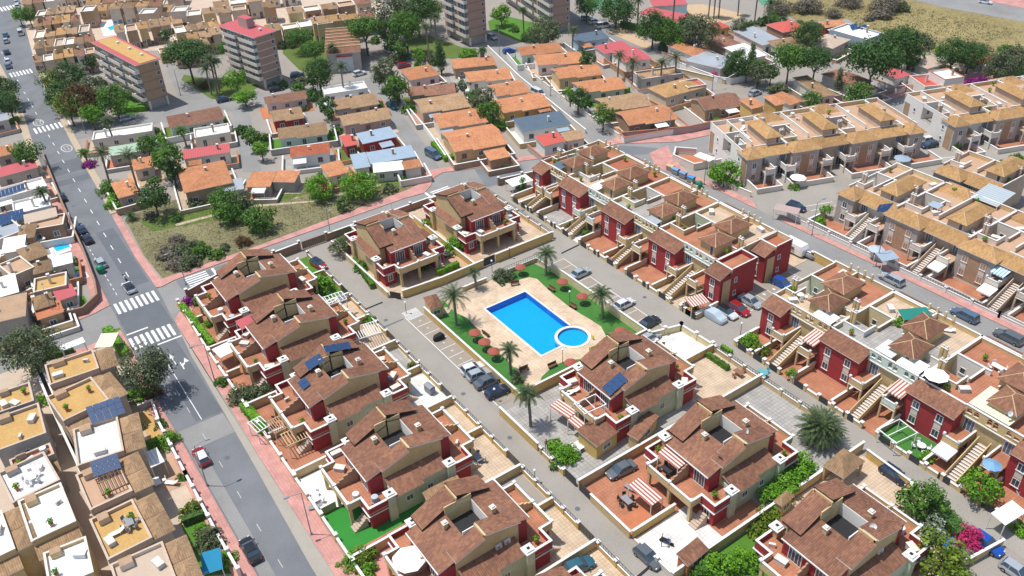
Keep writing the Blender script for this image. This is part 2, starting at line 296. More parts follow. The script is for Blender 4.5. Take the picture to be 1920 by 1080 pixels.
# north road between the plot and the estate, running on to the right
north = [(-146.5, 20.5), (-147.7, 39.9), (-147.8, 73.1), (-147.2, 77.4), (-149.2, 80.2), (-151.9, 82.6), (-152.9, 85.5), (-150.9, 90.1), (-147.3, 100.3), (-141.7, 113), (-139.4, 125), (-131.5, 136), (-125.7, 160.2), (-111.7, 207.6), (-104, 233.5), (-95, 262),
         (-86, 258), (-99, 214), (-113, 168), (-120, 147), (-124.5, 133), (-131.5, 131), (-131.5, 127), (-127, 124.5), (-120, 121.5), (-133.6, 119), (-139.5, 100), (-140, 90), (-142.9, 71), (-142.9, 53), (-142.6, 40), (-141.9, 29.5), (-139.5, 24.5), (-134.5, 19.8)]
struct('north_road', north, .006, 'asphalt_old')
struct('road_patch', [(-147.0, 24), (-146.9, 41), (-143.1, 41), (-142.3, 29.5), (-140.5, 25), (-144, 24)], .01, 'asphalt')
struct('road_patch', [(-150, 92), (-146, 101.6), (-139.9, 99), (-141, 89)], .01, 'asphalt')
struct('road_patch', [(-141, 113.5), (-139, 124.5), (-132, 130.5), (-131, 127), (-134, 122), (-136, 112.4)], .01, 'asphalt')
# right-hand road
struct('right_road', [(-131.2, 127), (-126.9, 124.3), (-123, 123.4), (-118, 124.8), (-113, 125.9), (-95.7, 126.2), (-66.8, 127.2), (-45, 127.8), (-10, 128.5), (-10, 119.6), (-40.7, 120.2), (-61, 120.5), (-86.5, 120.6), (-116, 120.6), (-128, 119.8), (-134, 119)], .009, 'asphalt_old')
# street between the beige blocks, with the parking bay
struct('beige_street', [(-98.5, 126.3), (-104.4, 131.5), (-97.6, 152.7), (-93.1, 162.9), (-88.7, 168.4), (-100, 173), (-104.4, 184), (-98.7, 180.8), (-91, 179), (-84, 194), (-70, 225), (-62, 222), (-76, 183), (-83, 163), (-91, 143), (-94.5, 131), (-93.5, 126.3)], .012, 'lane')
struct('beige_ground', [(-130, 134), (-96, 126.6), (-10, 129.5), (-10, 300), (-80, 300), (-103, 231)], -.015, 'concrete')
# lanes inside the pool estate
struct('west_lane', [(-138, 47.2), (-20, 47.2), (-20, 51.0), (-82, 51.0), (-110.6, 51.6), (-116.6, 50.9), (-142, 51.2), (-142, 47.2)], .004, 'lane')
struct('north_lane', [(-116.2, 50.9), (-110.6, 51.6), (-111.4, 60), (-110.8, 83), (-110.8, 91), (-140, 91.6), (-140, 87.5), (-116.6, 87.5), (-114.6, 70), (-116, 53)], .008, 'lane')
struct('east_lane', [(-110.8, 83.4), (-64, 83.4), (-64, 86.6), (-24, 86.6), (-10, 86), (-10, 90), (-110.8, 90.4)], .006, 'lane')
struct('parking_court', [(-80.8, 89.9), (-71.2, 89.9), (-71.2, 119.5), (-80.4, 119.5)], .01, 'lane')
struct('parking_bays', [(-109.8, 52.0), (-82.5, 52.1), (-82.5, 55.2), (-109.8, 54.9)], .01, 'paving')
struct('parking_bays', [(-108.6, 80.9), (-81, 80.7), (-81, 84.6), (-108.6, 84.8)], .01, 'paving')
struct('parking_bays', [(-80.0, 96), (-76.0, 96), (-76.0, 113.6), (-80.0, 113.6)], .016, 'paving')
struct('drain_channel', PP((1052, 474), (1085, 458), (1086, 460.5), (1053, 476.5)), .014, 'dark')
struct('drain_channel', PP((680, 580.5), (717, 565.5), (718, 568), (681, 583)), .014, 'dark')
struct('drain_channel', PP((716, 614), (756, 597), (757, 599), (717, 616.5)), .014, 'asphalt_dark')
struct('drain_channel', PP((1190, 1083), (1215, 1062), (1221, 1064), (1196, 1086)), .014, 'dark')
# pavements (real kerb step)
KB = 'kerb'
struct('pavement', [(-134.9, 19.95), (-131.7, 19.78), (-124, 19.72), (-107, 19.62), (-95, 19.22), (-69, 18.97), (-10, 18.92), (-10, 21.2), (-70, 21.2), (-89, 21.5), (-112, 21.4), (-131, 21.6), (-134, 22.3), (-137.5, 24.6), (-139.5, 28), (-141, 30), (-141.9, 29.5), (-140.6, 26), (-138, 22.9)], .12, PINKPAVE, .15, KB)
struct('pavement', [(-147, 20.42), (-160, 20.32), (-179, 21.02), (-181, 22.4), (-160, 21.7), (-149.2, 21.9), (-149.1, 40.4), (-149.9, 56.8), (-150.8, 75.5), (-151.6, 79.4), (-156.2, 82.6), (-153.2, 91.4), (-149.2, 101.6), (-143.2, 114), (-142, 127.3), (-134, 138.4), (-127.4, 162.1), (-113.7, 210.8), (-105, 239), (-97, 264), (-95.05, 262),
      (-104.05, 233.5), (-111.75, 207.6), (-125.75, 160.2), (-131.55, 136), (-139.45, 125), (-141.75, 113), (-147.35, 100.3), (-150.95, 90.1), (-152.95, 85.5), (-151.95, 82.6), (-149.25, 80.2), (-147.25, 77.4), (-147.85, 73.1), (-147.75, 39.9), (-147.3, 24), (-146.6, 21.2)], .12, PINKPAVE, .15, KB)
struct('pavement', [(-181, 21.0), (-193, 21.75), (-224, 22.85), (-253, 24.45), (-282, 26.35), (-282, 27.9), (-253, 26.0), (-224, 24.3), (-193, 23.2), (-181, 22.5)], .12, 'stone', .15, KB)
struct('pavement', [(-131.3, 127.1), (-127, 124.45), (-123, 123.55), (-118, 124.95), (-113, 126.0), (-99.0, 126.3), (-101.5, 128.2), (-113, 127.6), (-119, 127), (-126.4, 129.6), (-131.5, 133)], .12, PINKPAVE, .15, KB)
struct('pavement', [(-93, 126.35), (-66.8, 127.3), (-45, 127.9), (-10, 128.6), (-10, 131.2), (-46.5, 129.6), (-68.3, 128.4), (-93, 127.7)], .12, PINKPAVE, .15, KB)
struct('pavement', [(-137.6, 11.55), (-136.3, 6.0), (-136.9, 2), (-135.6, 2), (-134.4, 9.5), (-130.5, 9.9), (-116.5, 9.5), (-76.5, 8.9), (-10, 8.7), (-10, 11.25), (-77, 11.35), (-103, 11.35), (-116, 11.15), (-130, 11.65)], .12, PINKPAVE, .15, KB)
struct('pavement', [(-146.4, 12.05), (-181, 12.85), (-205, 13.75), (-205, 12.4), (-181, 11.3), (-151, 10.2), (-148.6, 8.6), (-147.6, 1.5), (-147.6, -60), (-145.05, -60), (-144.95, -12), (-144.65, 1.3), (-145.5, 9.0)], .12, PINKPAVE, .15, KB)
struct('pavement', [(-205.05, 13.8), (-222, 14.55), (-264, 17.9), (-300, 19), (-371, 24.9), (-371, 23), (-300, 17.2), (-264, 16.2), (-222, 12.8), (-205.05, 12.3)], .12, 'stone', .15, KB)
# ---- painted markings
def stripe_set(name, quads, z, mat='mark'):
    b = MB()
    for q in quads: b.face([(x, y, z) for x, y in q], mat)
    o = b.build(name); o['kind'] = 'structure'; return o
def rect(x0, y0, x1, y1): return [(x0, y0), (x1, y0), (x1, y1), (x0, y1)]
ZM = .02
stripe_set('zebra_crossing', [rect(-134.2, 11.9+i*.93, -130.4, 12.4+i*.93) for i in range(8)], ZM)
stripe_set('road_line', [rect(-135.7, 12, -135.35, 15.6), rect(-129.7, 15.2, -129.35, 19.5), rect(-129.35, 15.2, -107, 15.32)], ZM)
stripe_set('zebra_crossing', [rect(-146.4, 12.6+i*.95, -142.6, 13.1+i*.95) for i in range(8)], ZM)
stripe_set('zebra_crossing', [rect(-240.5, 17+i*1.0, -236.5, 17.5+i*1.0) for i in range(9)], ZM)
stripe_set('zebra_crossing', [rect(-289, 19.6+i*.9, -284.8, 20.05+i*.9) for i in range(7)], ZM)
stripe_set('zebra_crossing', [rect(-366, 26+i*1.1, -360, 26.6+i*1.1) for i in range(9)], ZM)
stripe_set('zebra_crossing', [rect(-146.9+i*.78, 25.5, -146.5+i*.78, 29.6) for i in range(6)], ZM, 'mark')
stripe_set('zebra_crossing', [rect(-146.9+i*.78, 78.6, -146.5+i*.78, 83) for i in range(6)]+[rect(-147.4, 77.4, -142.8, 77.9)], ZM, 'mark')
stripe_set('road_line', [rect(-146.9, 30.6, -142.6, 31.1), rect(-145.2, 33, -145.05, 37), rect(-145.2, 40.5, -145.05, 44)], ZM)
stripe_set('road_line', [[(x, 17.15-(x+150)*.025), (x+2.1, 17.15-(x+150)*.025), (x+2.1, 17.3-(x+150)*.025), (x, 17.3-(x+150)*.025)] for x in [-150-6*i for i in range(36)]], ZM)
stripe_set('road_line', [rect(x, 13.9, x+.9, 14.02) for x in [-150-1.9*i for i in range(28)]], ZM)
stripe_set('road_line', [rect(x, 14.3, x+1.5, 14.4) for x in [-104+7*i for i in range(9)]], ZM, 'mark_worn')
stripe_set('road_line', [rect(x, 14.3, x+1.5, 14.4) for x in [-126+5*i for i in range(4)]], ZM, 'mark_worn')
def arrow(x, y):
    return [[(x, y-.08), (x+2.2, y-.08), (x+2.2, y+.08), (x, y+.08)], [(x-1.3, y), (x, y-.35), (x, y+.35)]]
stripe_set('turn_arrow', arrow(-124.5, 16.3)+[[(-122.5, 16.9), (-120.4, 16.9), (-120.4, 17.08), (-122.5, 17.08)], [(-121.9, 17.08), (-121.2, 17.08), (-122.2, 17.9)], [(-123.3, 17.9), (-122, 17.5), (-122, 18.3)]], ZM)
# speed roundels painted on the road near the far crossings
for px, py in ((125, 278), (72, 230)):
    cx, cy = P(px, py); q = []
    for i in range(20):
        a0, a1 = 2*math.pi*i/20, 2*math.pi*(i+1)/20
        q.append([(cx+2.6*math.cos(a0), cy+1.3*math.sin(a0)), (cx+2.6*math.cos(a1), cy+1.3*math.sin(a1)), (cx+2.1*math.cos(a1), cy+1.0*math.sin(a1)), (cx+2.1*math.cos(a0), cy+1.0*math.sin(a0))])
    q += [rect(cx-1.2, cy-.55, cx+1.2, cy-.4), rect(cx-1.2, cy+.3, cx+1.2, cy+.45), rect(cx-1.2, cy-.4, cx-1.0, cy+.3), rect(cx+1.0, cy-.4, cx+1.2, cy+.3)]
    stripe_set('road_marking', q, ZM, 'mark_worn')
# parking bay lines
stripe_set('bay_line', [rect(-109.5+i*2.55, 52.2, -109.4+i*2.55, 55) for i in range(11)]+[rect(-110.6, 51.9, -82.6, 52.03)], ZM+.006)
stripe_set('zebra_crossing', [rect(-112.0+i*.28, 52.1, -111.86+i*.28, 54.9) for i in range(9)], ZM+.006)
stripe_set('bay_line', [rect(-108.5+i*2.55, 81, -108.4+i*2.55, 84.5) for i in range(11)]+[rect(-108.6, 84.6, -81, 84.72)], ZM+.006)
stripe_set('bay_line', [rect(-80, 96+i*2.5, -76, 96.1+i*2.5) for i in range(8)]+[rect(-76.1, 96, -76.0, 113.5)], ZM+.006)
for i in range(9): stripe_set('bay_mark', [rect(-108.4+i*2.55, 53.4, -108.0+i*2.55, 53.75)], ZM+.006, 'mark_worn')
for i in (0, 1, 2, 3, 4, 6): stripe_set('bay_mark', [rect(-78.2, 97.0+i*2.5, -77.7, 97.4+i*2.5)], ZM+.006)
stripe_set('bay_line', [[P(*a), P(*b), P(b[0]+1.4, b[1]+.6), P(a[0]+1.4, a[1]+.6)] for a, b in [((1742, 283), (1810, 323)), ((1765, 296), (1830, 290)), ((1785, 310), (1850, 304)), ((1510, 387), (1560, 378)), ((1520, 395), (1570, 385))]], ZM+.006)
# vacant plot
struct('vacant_plot', [(-149.4, 22.3), (-160, 21.9), (-177, 22.9), (-180, 30), (-175.8, 44), (-168.5, 57), (-165, 66), (-156.5, 82.3), (-151.9, 79.6), (-151.1, 75.5), (-150.2, 56.8), (-149.4, 40.4)], .02, 'earth')
struct('grass_patch', [(-163, 60), (-158, 80), (-155.9, 81.6), (-161, 66)], .03, 'lawn')
struct('grass_patch', [(-174, 25), (-170, 48), (-163, 58), (-164, 40), (-168, 26)], .028, 'lawn')
struct('footpath', [(-168.2, 30.5), (-166.5, 45), (-159.5, 57), (-157, 72), (-156.3, 72), (-158.8, 57), (-165.6, 44.5), (-167.2, 30.5)], .035, 'sand_path')
# top right: dry field and the far road
struct('dry_field', PP((1440, 8), (1500, 42), (1590, 35), (1640, 70), (1700, 90), (1810, 110), (1925, 120), (2050, 130), (2100, 40), (1700, -8), (1450, -30)), .01, 'field')
struct('far_road', PP((1690, -6), (1760, 12), (1925, 42), (2100, 70), (2100, 20), (1930, 10), (1800, -12)), .03, 'asphalt_old')
struct('pavement', PP((1800, -8), (1930, 18), (2100, 44), (2100, 20), (1930, -2), (1850, -15)), .12, PINKPAVE, .15, KB)
# streets between the northern bungalows
SB = 'lane'
struct('north_street', PP((135, 262), (132, 236), (290, 206), (345, 190), (400, 193), (470, 172), (520, 176), (600, 160), (690, 145), (700, 128), (712, 146), (735, 190), (800, 275), (828, 322), (806, 330), (780, 300), (716, 206), (690, 180), (560, 185), (455, 204), (300, 230), (200, 250)), .004, 'asphalt_old')
struct('north_street', PP((430, 186), (462, 184), (490, 322), (455, 322)), .008, 'asphalt_old')
struct('north_street', PP((915, 90), (940, 70), (960, 78), (985, 128), (1150, 258), (1162, 268), (1120, 275), (1100, 255), (940, 118)), .008, 'asphalt_old')
struct('north_street', PP((310, 120), (320, 118), (380, 122), (400, 190), (340, 196), (316, 140)), .012, 'asphalt_old')
struct('north_street', PP((1070, 20), (1120, 40), (1150, 60), (1230, 90), (1290, 130), (1330, 170), (1400, 185), (1440, 175), (1470, 195), (1440, 215), (1400, 205), (1330, 185), (1240, 105), (1150, 75), (1075, 60)), .008, 'asphalt_old')
struct('plaza', PP((1140, 60), (1165, 52), (1225, 82), (1210, 92)), .02, 'clay')
struct('lawn', PP((215, 175), (222, 162), (236, 168), (275, 205), (250, 215), (215, 212)), .03, 'lawn_green')
struct('lawn', PP((340, 150), (345, 140), (400, 150), (470, 150), (486, 162), (440, 190), (395, 185)), .03, 'lawn')
struct('lawn', PP((750, 80), (800, 65), (870, 90), (900, 100), (850, 110), (780, 105)), .03, 'lawn')
struct('lawn', PP((915, 40), (940, 28), (1010, 45), (1050, 62), (1000, 80), (975, 78), (918, 55)), .03, 'lawn_green')
struct('garden_ground', PP((535, 60), (600, 50), (620, 100), (610, 150), (560, 130), (530, 100)), .03, 'lawn')
# ================================================================== pool garden
Yd = [(-111.2, 60.6), (-110.9, 79.2), (-106.6, 80.2), (-81.6, 80.4), (-81.4, 55.4), (-109.6, 55.3)]
holed('pool_lawn', Yd, HOLE, .03, 'turf')
deck = [(-111, 59.9), (-106.5, 59.5), (-104.0, 60.3), (-100.5, 60.0), (-95, 59.2), (-90.6, 59.2), (-86.8, 58.8), (-83.0, 57.6), (-81.5, 58.5), (-83.8, 61), (-84.9, 64.1), (-84.6, 66.6), (-83.2, 69.2), (-83.2, 71.5), (-84, 73.6), (-85.5, 75.5), (-88.1, 76.6), (-91, 76.4), (-95.5, 75.9), (-101, 76.1), (-106.1, 76.7), (-107.4, 75.9), (-108, 73.4), (-108.6, 70.3), (-110.9, 70.3)]
pool_o = [(-104.1, 64.2), (-88, 64.2), (-88, 67.6), (-88, 72.6), (-104.1, 72.6)]
cc, crr = (-88.75, 71.1), 2.55
# deck with the basin cut out: build as ring strips
def circ(c, r, n=40): return [(c[0]+r*math.cos(2*math.pi*i/n), c[1]+r*math.sin(2*math.pi*i/n)) for i in range(n)]
hole = [(-104.35, 63.95), (-87.9, 63.95), (-87.9, 68.4), (-87.3, 68.4)] + [(cc[0]+2.95*math.cos(t), cc[1]+2.95*math.sin(t)) for t in [math.radians(a) for a in range(-58, 153, 8)]] + [(-91.4, 72.85), (-104.35, 72.85)]
dk = holed('pool_deck', deck, hole, .06, DECK)
poolm, nt_, b_ = nodes_mat('pool_tile'); b_.inputs['Base Color'].default_value = (.015, .33, .72, 1); b_.inputs['Roughness'].default_value = .3
n_ = N(nt_, 'ShaderNodeTexNoise', Scale=1.1, Detail=5.0, Distortion=1.5); g_ = N(nt_, 'ShaderNodeNewGeometry'); nt_.links.new(g_.outputs['Position'], n_.inputs['Vector'])
nt_.links.new(ramp(nt_, n_.outputs[0], [(.3, (.01, .43, .80)), (.72, (.015, .48, .86))]), b_.inputs['Base Color']); MATS['pool_tile'] = poolm
waterm, nt_, b_ = nodes_mat('water'); L_ = nt_.links.new
tr_ = N(nt_, 'ShaderNodeBsdfTransparent'); tr_.inputs[0].default_value = (.62, .86, .97, 1); gl_ = N(nt_, 'ShaderNodeBsdfGlossy'); gl_.inputs['Roughness'].default_value = .06
fr_ = N(nt_, 'ShaderNodeFresnel'); fr_.inputs[0].default_value = 1.33; mx_ = N(nt_, 'ShaderNodeMixShader'); wv = N(nt_, 'ShaderNodeTexNoise', Scale=3.0, Detail=2.0); g2 = N(nt_, 'ShaderNodeNewGeometry'); L_(g2.outputs['Position'], wv.inputs['Vector'])
bp_ = N(nt_, 'ShaderNodeBump', Strength=.25, Distance=.06); L_(wv.outputs[0], bp_.inputs['Height']); L_(bp_.outputs[0], gl_.inputs['Normal'])
L_(fr_.outputs[0], mx_.inputs[0]); L_(tr_.outputs[0], mx_.inputs[1]); L_(gl_.outputs[0], mx_.inputs[2]); L_(mx_.outputs[0], nt_.nodes['Material Output'].inputs[0]); MATS['water'] = waterm
def basin(name, poly, depth, label, wallmat):
    t = thing(name, label, 'swimming pool', (0, 0, 0))
    b = MB(); n = len(poly)
    b.face([(x, y, -depth) for x, y in poly], poolm)
    for i in range(n):
        (x0, y0), (x1, y1) = poly[i], poly[(i+1) % n]; b.face([(x1, y1, -depth), (x0, y0, -depth), (x0, y0, .05), (x1, y1, .05)], wallmat)
    b.build('basin', t)
    w = MB().face([(x, y, -.06) for x, y in poly], waterm).build('water_surface', t)
    return t
big = [(-104.1, 64.2), (-88.0, 64.2), (-88.0, 68.45)] + [(cc[0]+2.95*math.cos(math.radians(a)), cc[1]+2.95*math.sin(math.radians(a))) for a in range(-73, -220, -9)] + [(-91.5, 72.6), (-104.1, 72.6)]
def poly_clean(p): return p
MATS['pool_wall'] = plain('pool_wall', (.01, .21, .52), .4, .08)  # shade on the inner pool walls put in as a darker blue
t1 = basin('swimming_pool', big, 1.1, 'large rectangular pool with bright blue water in the walled garden', 'pool_wall')
cop = MB()
def coping(b, a, c, w=.3, z0=.062, z1=.14):
    A, B_ = Vector(a), Vector(c); d = (B_-A).normalized(); n = Vector((-d.y, d.x))*w/2; e = d*w/2
    b.prism([tuple(A-e-n), tuple(B_+e-n), tuple(B_+e+n), tuple(A-e+n)], z0, z1, 'white')
coping(cop, (-104.2, 64.05), (-87.9, 64.05)); coping(cop, (-104.25, 64.1), (-104.25, 72.7), z1=.135); coping(cop, (-104.2, 72.75), (-91.6, 72.75), z1=.13); coping(cop, (-87.95, 64.1), (-87.95, 68.3), z1=.125)
cop.build('coping', t1)
t2 = basin('paddling_pool', circ(cc, 2.5, 48), .35, 'small round paddling pool ringed by white coping beside the large pool', 'pool_tile')
rg = MB()
for i in range(48):
    a0, a1 = 2*math.pi*i/48, 2*math.pi*(i+1)/48; q = [(cc[0]+r*math.cos(a), cc[1]+r*math.sin(a)) for r, a in ((2.5, a0), (2.97, a0), (2.97, a1), (2.5, a1))]
    rg.prism(q, -.6 if i < 0 else -.55, .15, 'white')
rg.build('coping', t2)
# gravel rockery by the palm, service cover
struct('stone_bed', [(-111.0, 62.5), (-108.6, 63), (-107.6, 66.5), (-108.2, 68.8), (-110.9, 68.6)], .075, 'stone')
struct('service_pad', [(-109.4, 57.9), (-107.6, 57.3), (-107.0, 58.6), (-108.2, 60)], .08, 'beige_floor')
# parasols
def parasol():
    t = thing('parasol', '', 'parasol', (0, 0, 0)); b = MB(); b.cyl(0, 0, .0, 2.0, .035, .03, 8, 'steel'); b.cyl(0, 0, 0, .12, .25, .22, 12, 'concrete'); b.build('pole', t)
    c = MB(); n = 12
    for r0, z0, r1, z1 in ((1.02, 1.62, .55, 1.86), (.55, 1.86, .0, 2.02)):
        for i in range(n):
            a0, a1 = 2*math.pi*i/n, 2*math.pi*(i+1)/n; w = 1+.03*(i % 2)
            p = [(r0*w*math.cos(a0), r0*w*math.sin(a0), z0), (r0*math.cos(a1), r0*math.sin(a1), z0)]
            p += [(r1*math.cos(a1), r1*math.sin(a1), z1), (r1*math.cos(a0), r1*math.sin(a0), z1)] if r1 else [(0, 0, z1)]
            c.face(p, 'canopy_red')
    for i in range(n):
        a0, a1 = 2*math.pi*i/n, 2*math.pi*(i+1)/n; c.face([(1.02*math.cos(a1), 1.02*math.sin(a1), 1.62), (1.02*math.cos(a0), 1.02*math.sin(a0), 1.62), (1.0*math.cos(a0), 1.0*math.sin(a0), 1.48), (1.0*math.cos(a1), 1.0*math.sin(a1), 1.48)], 'canopy_red')
    c.build('canopy', t); return t
pr = parasol()
PL = [((862, 240), 'rust red parasol alone at the far end of the pool lawn'), ((1178, 348), 'rust red parasol on the lawn between the far palm and a globe lamp'), ((1327, 458), 'rust red parasol just left of the palm by the white car'),
      ((520, 730), 'rust red parasol nearest the big palm by the car park wall'), ((593, 800), 'middle rust red parasol of the three along the car park wall'), ((663, 870), 'nearest rust red parasol of the three along the car park wall'),
      ((1240, 955), 'rust red parasol beside the red terrace wall of the nearest villa'), ((1615, 715), 'rust red parasol half hidden by the nearest villa roof')]
for i, ((u, v), lb) in enumerate(PL):
    o = pr if i == 0 else copy_tree(pr); x, y = P(760+u/4, 440+v/4, 1.75); o.location = (x, y, .03); o.rotation_euler.z = i*1.1; tag(o, lb, 'parasol', 'rust red parasols round the pool')
# garden boundary of the pool
def wall_run(name, pts, h, mat, label, cap='white', th=.22, capw=.34, cat='wall', pillars=0, railing=None, piers=None, group=None, z0=0.0):
    """a masonry garden wall along a line, with a capping course, piers and, where asked, a metal railing on top"""
    t = thing(name, label, cat, (0, 0, z0), group=group); b = MB(); c = MB(); pb = MB(); rb = MB(); haspier = False
    for i in range(len(pts)-1):
        A, B_ = Vector(pts[i]), Vector(pts[i+1]); d = B_-A; L_ = d.length; d.normalize(); n = Vector((-d.y, d.x))
        q = lambda s0, s1, w: [tuple(A+d*s0-n*w/2), tuple(A+d*s1-n*w/2), tuple(A+d*s1+n*w/2), tuple(A+d*s0+n*w/2)]
        b.prism(q(-.003*i, L_, th+.002*i), 0, h-.003*i, mat); c.prism(q(-th/2, L_+th/2, capw+.002*i), h, h+.07+.002*i, cap)
        if pillars:
            k = max(1, int(round(L_/pillars)))
            for j in range(k+1):
                p = A+d*(L_*j/k); haspier = True; pb.box(p.x-.2, p.x+.2, p.y-.2, p.y+.2, 0, h+.42, mat, bottom=False); pb.box(p.x-.27, p.x+.27, p.y-.27, p.y+.27, h+.42, h+.52, cap)
        if railing:
            k = int(L_/.5)
            for j in range(k+1):
                p = A+d*(L_*j/max(1, k)); rb.box(p.x-.02, p.x+.02, p.y-.02, p.y+.02, h+.05, h+railing, 'iron')
            rb.prism(q(0, L_, .05), h+railing-.04, h+railing, 'iron'); rb.prism(q(0, L_, .05), h+.2, h+.24, 'iron')
    b.build('wall', t); c.build('capping', t)
    if haspier: pb.build('pier', t)
    if railing: rb.build('railing', t)
    return t
wall_run('garden_wall', [(-109.6, 55.3), (-81.6, 55.4)], 1.3, 'ochre_wall', 'ochre garden wall with white capping between the car park bays and the pool lawn')
wall_run('garden_wall', [(-106.6, 80.3), (-81.4, 80.4)], 1.7, 'paleyellow', 'pale yellow garden wall between the pool lawn and the cars parked on the north lane')
wall_run('garden_wall', [(-111.1, 64.0), (-111.0, 69.0)], .9, 'cream', 'low cream wall behind the stone rockery of the pool garden')
wall_run('garden_wall', [(-111.0, 70.6), (-110.9, 80.2), (-106.6, 80.3)], .8, 'cream', 'low cream wall with a metal railing at the far end of the pool lawn', railing=.8)
wall_run('garden_wall', [(-81.3, 55.4), (-81.3, 80.3)], 1.8, 'ochre_wall', 'ochre wall with white top between the pool garden and the nearest villa')
# ================================================================== duplex villas of the pool estate
def cap_run(b, pts, z, w=.3, h=.08, mat='white'):
    for i in range(len(pts)-1):
        A, B_ = Vector(pts[i]), Vector(pts[i+1]); d = (B_-A).normalized(); n = Vector((-d.y, d.x))*(w/2+.001*i); e = d*(w/2-.001*i)
        b.prism([tuple(A-e-n), tuple(B_+e-n), tuple(B_+e+n), tuple(A-e+n)], z, z+h+.002*i, mat)
def par_run(b, pts, z0, z1, mat, w=.2):
    for i in range(len(pts)-1):
        A, B_ = Vector(pts[i]), Vector(pts[i+1]); d = (B_-A).normalized(); n = Vector((-d.y, d.x))*(w/2+.0015*i); e = d*(w/2-.003*i)
        b.prism([tuple(A-e-n), tuple(B_+e-n), tuple(B_+e+n), tuple(A-e+n)], z0, z1-.002*i, mat)
def window(parent, x, y, z, w, h, face, frame='white', pane='glass', d=.06, sill=True, name='window', bars=1):
    """window or glazed door on a wall; face = outward axis '-y', '+y', '-x', '+x'"""
    b = MB(); g = MB(); s = -1 if face[0] == '-' else 1
    def bx(mb, a0, a1, z0, z1, p, mat):
        if face[1] == 'y': mb.box(a0, a1, y, y+s*p, z0, z1, mat)
        else: mb.box(x, x+s*p, a0, a1, z0, z1, mat)
    c = x if face[1] == 'y' else y
    bx(b, c-w/2, c-w/2+.1, z, z+h, d, frame); bx(b, c+w/2-.1, c+w/2, z, z+h, d, frame); bx(b, c-w/2+.1, c+w/2-.1, z+h-.1, z+h, d, frame); bx(b, c-w/2-.06*sill, c+w/2+.06*sill, z-.1, z, d+.08*sill, frame)
    for k in range(bars): cx = c-w/2+w*(k+1)/(bars+1); bx(b, cx-.03, cx+.03, z, z+h-.1, d-.01, frame)
    o = b.build(name, parent); bx(g, c-w/2+.1, c+w/2-.1, z, z+h-.1, .025, pane); g.build('pane', o); return o
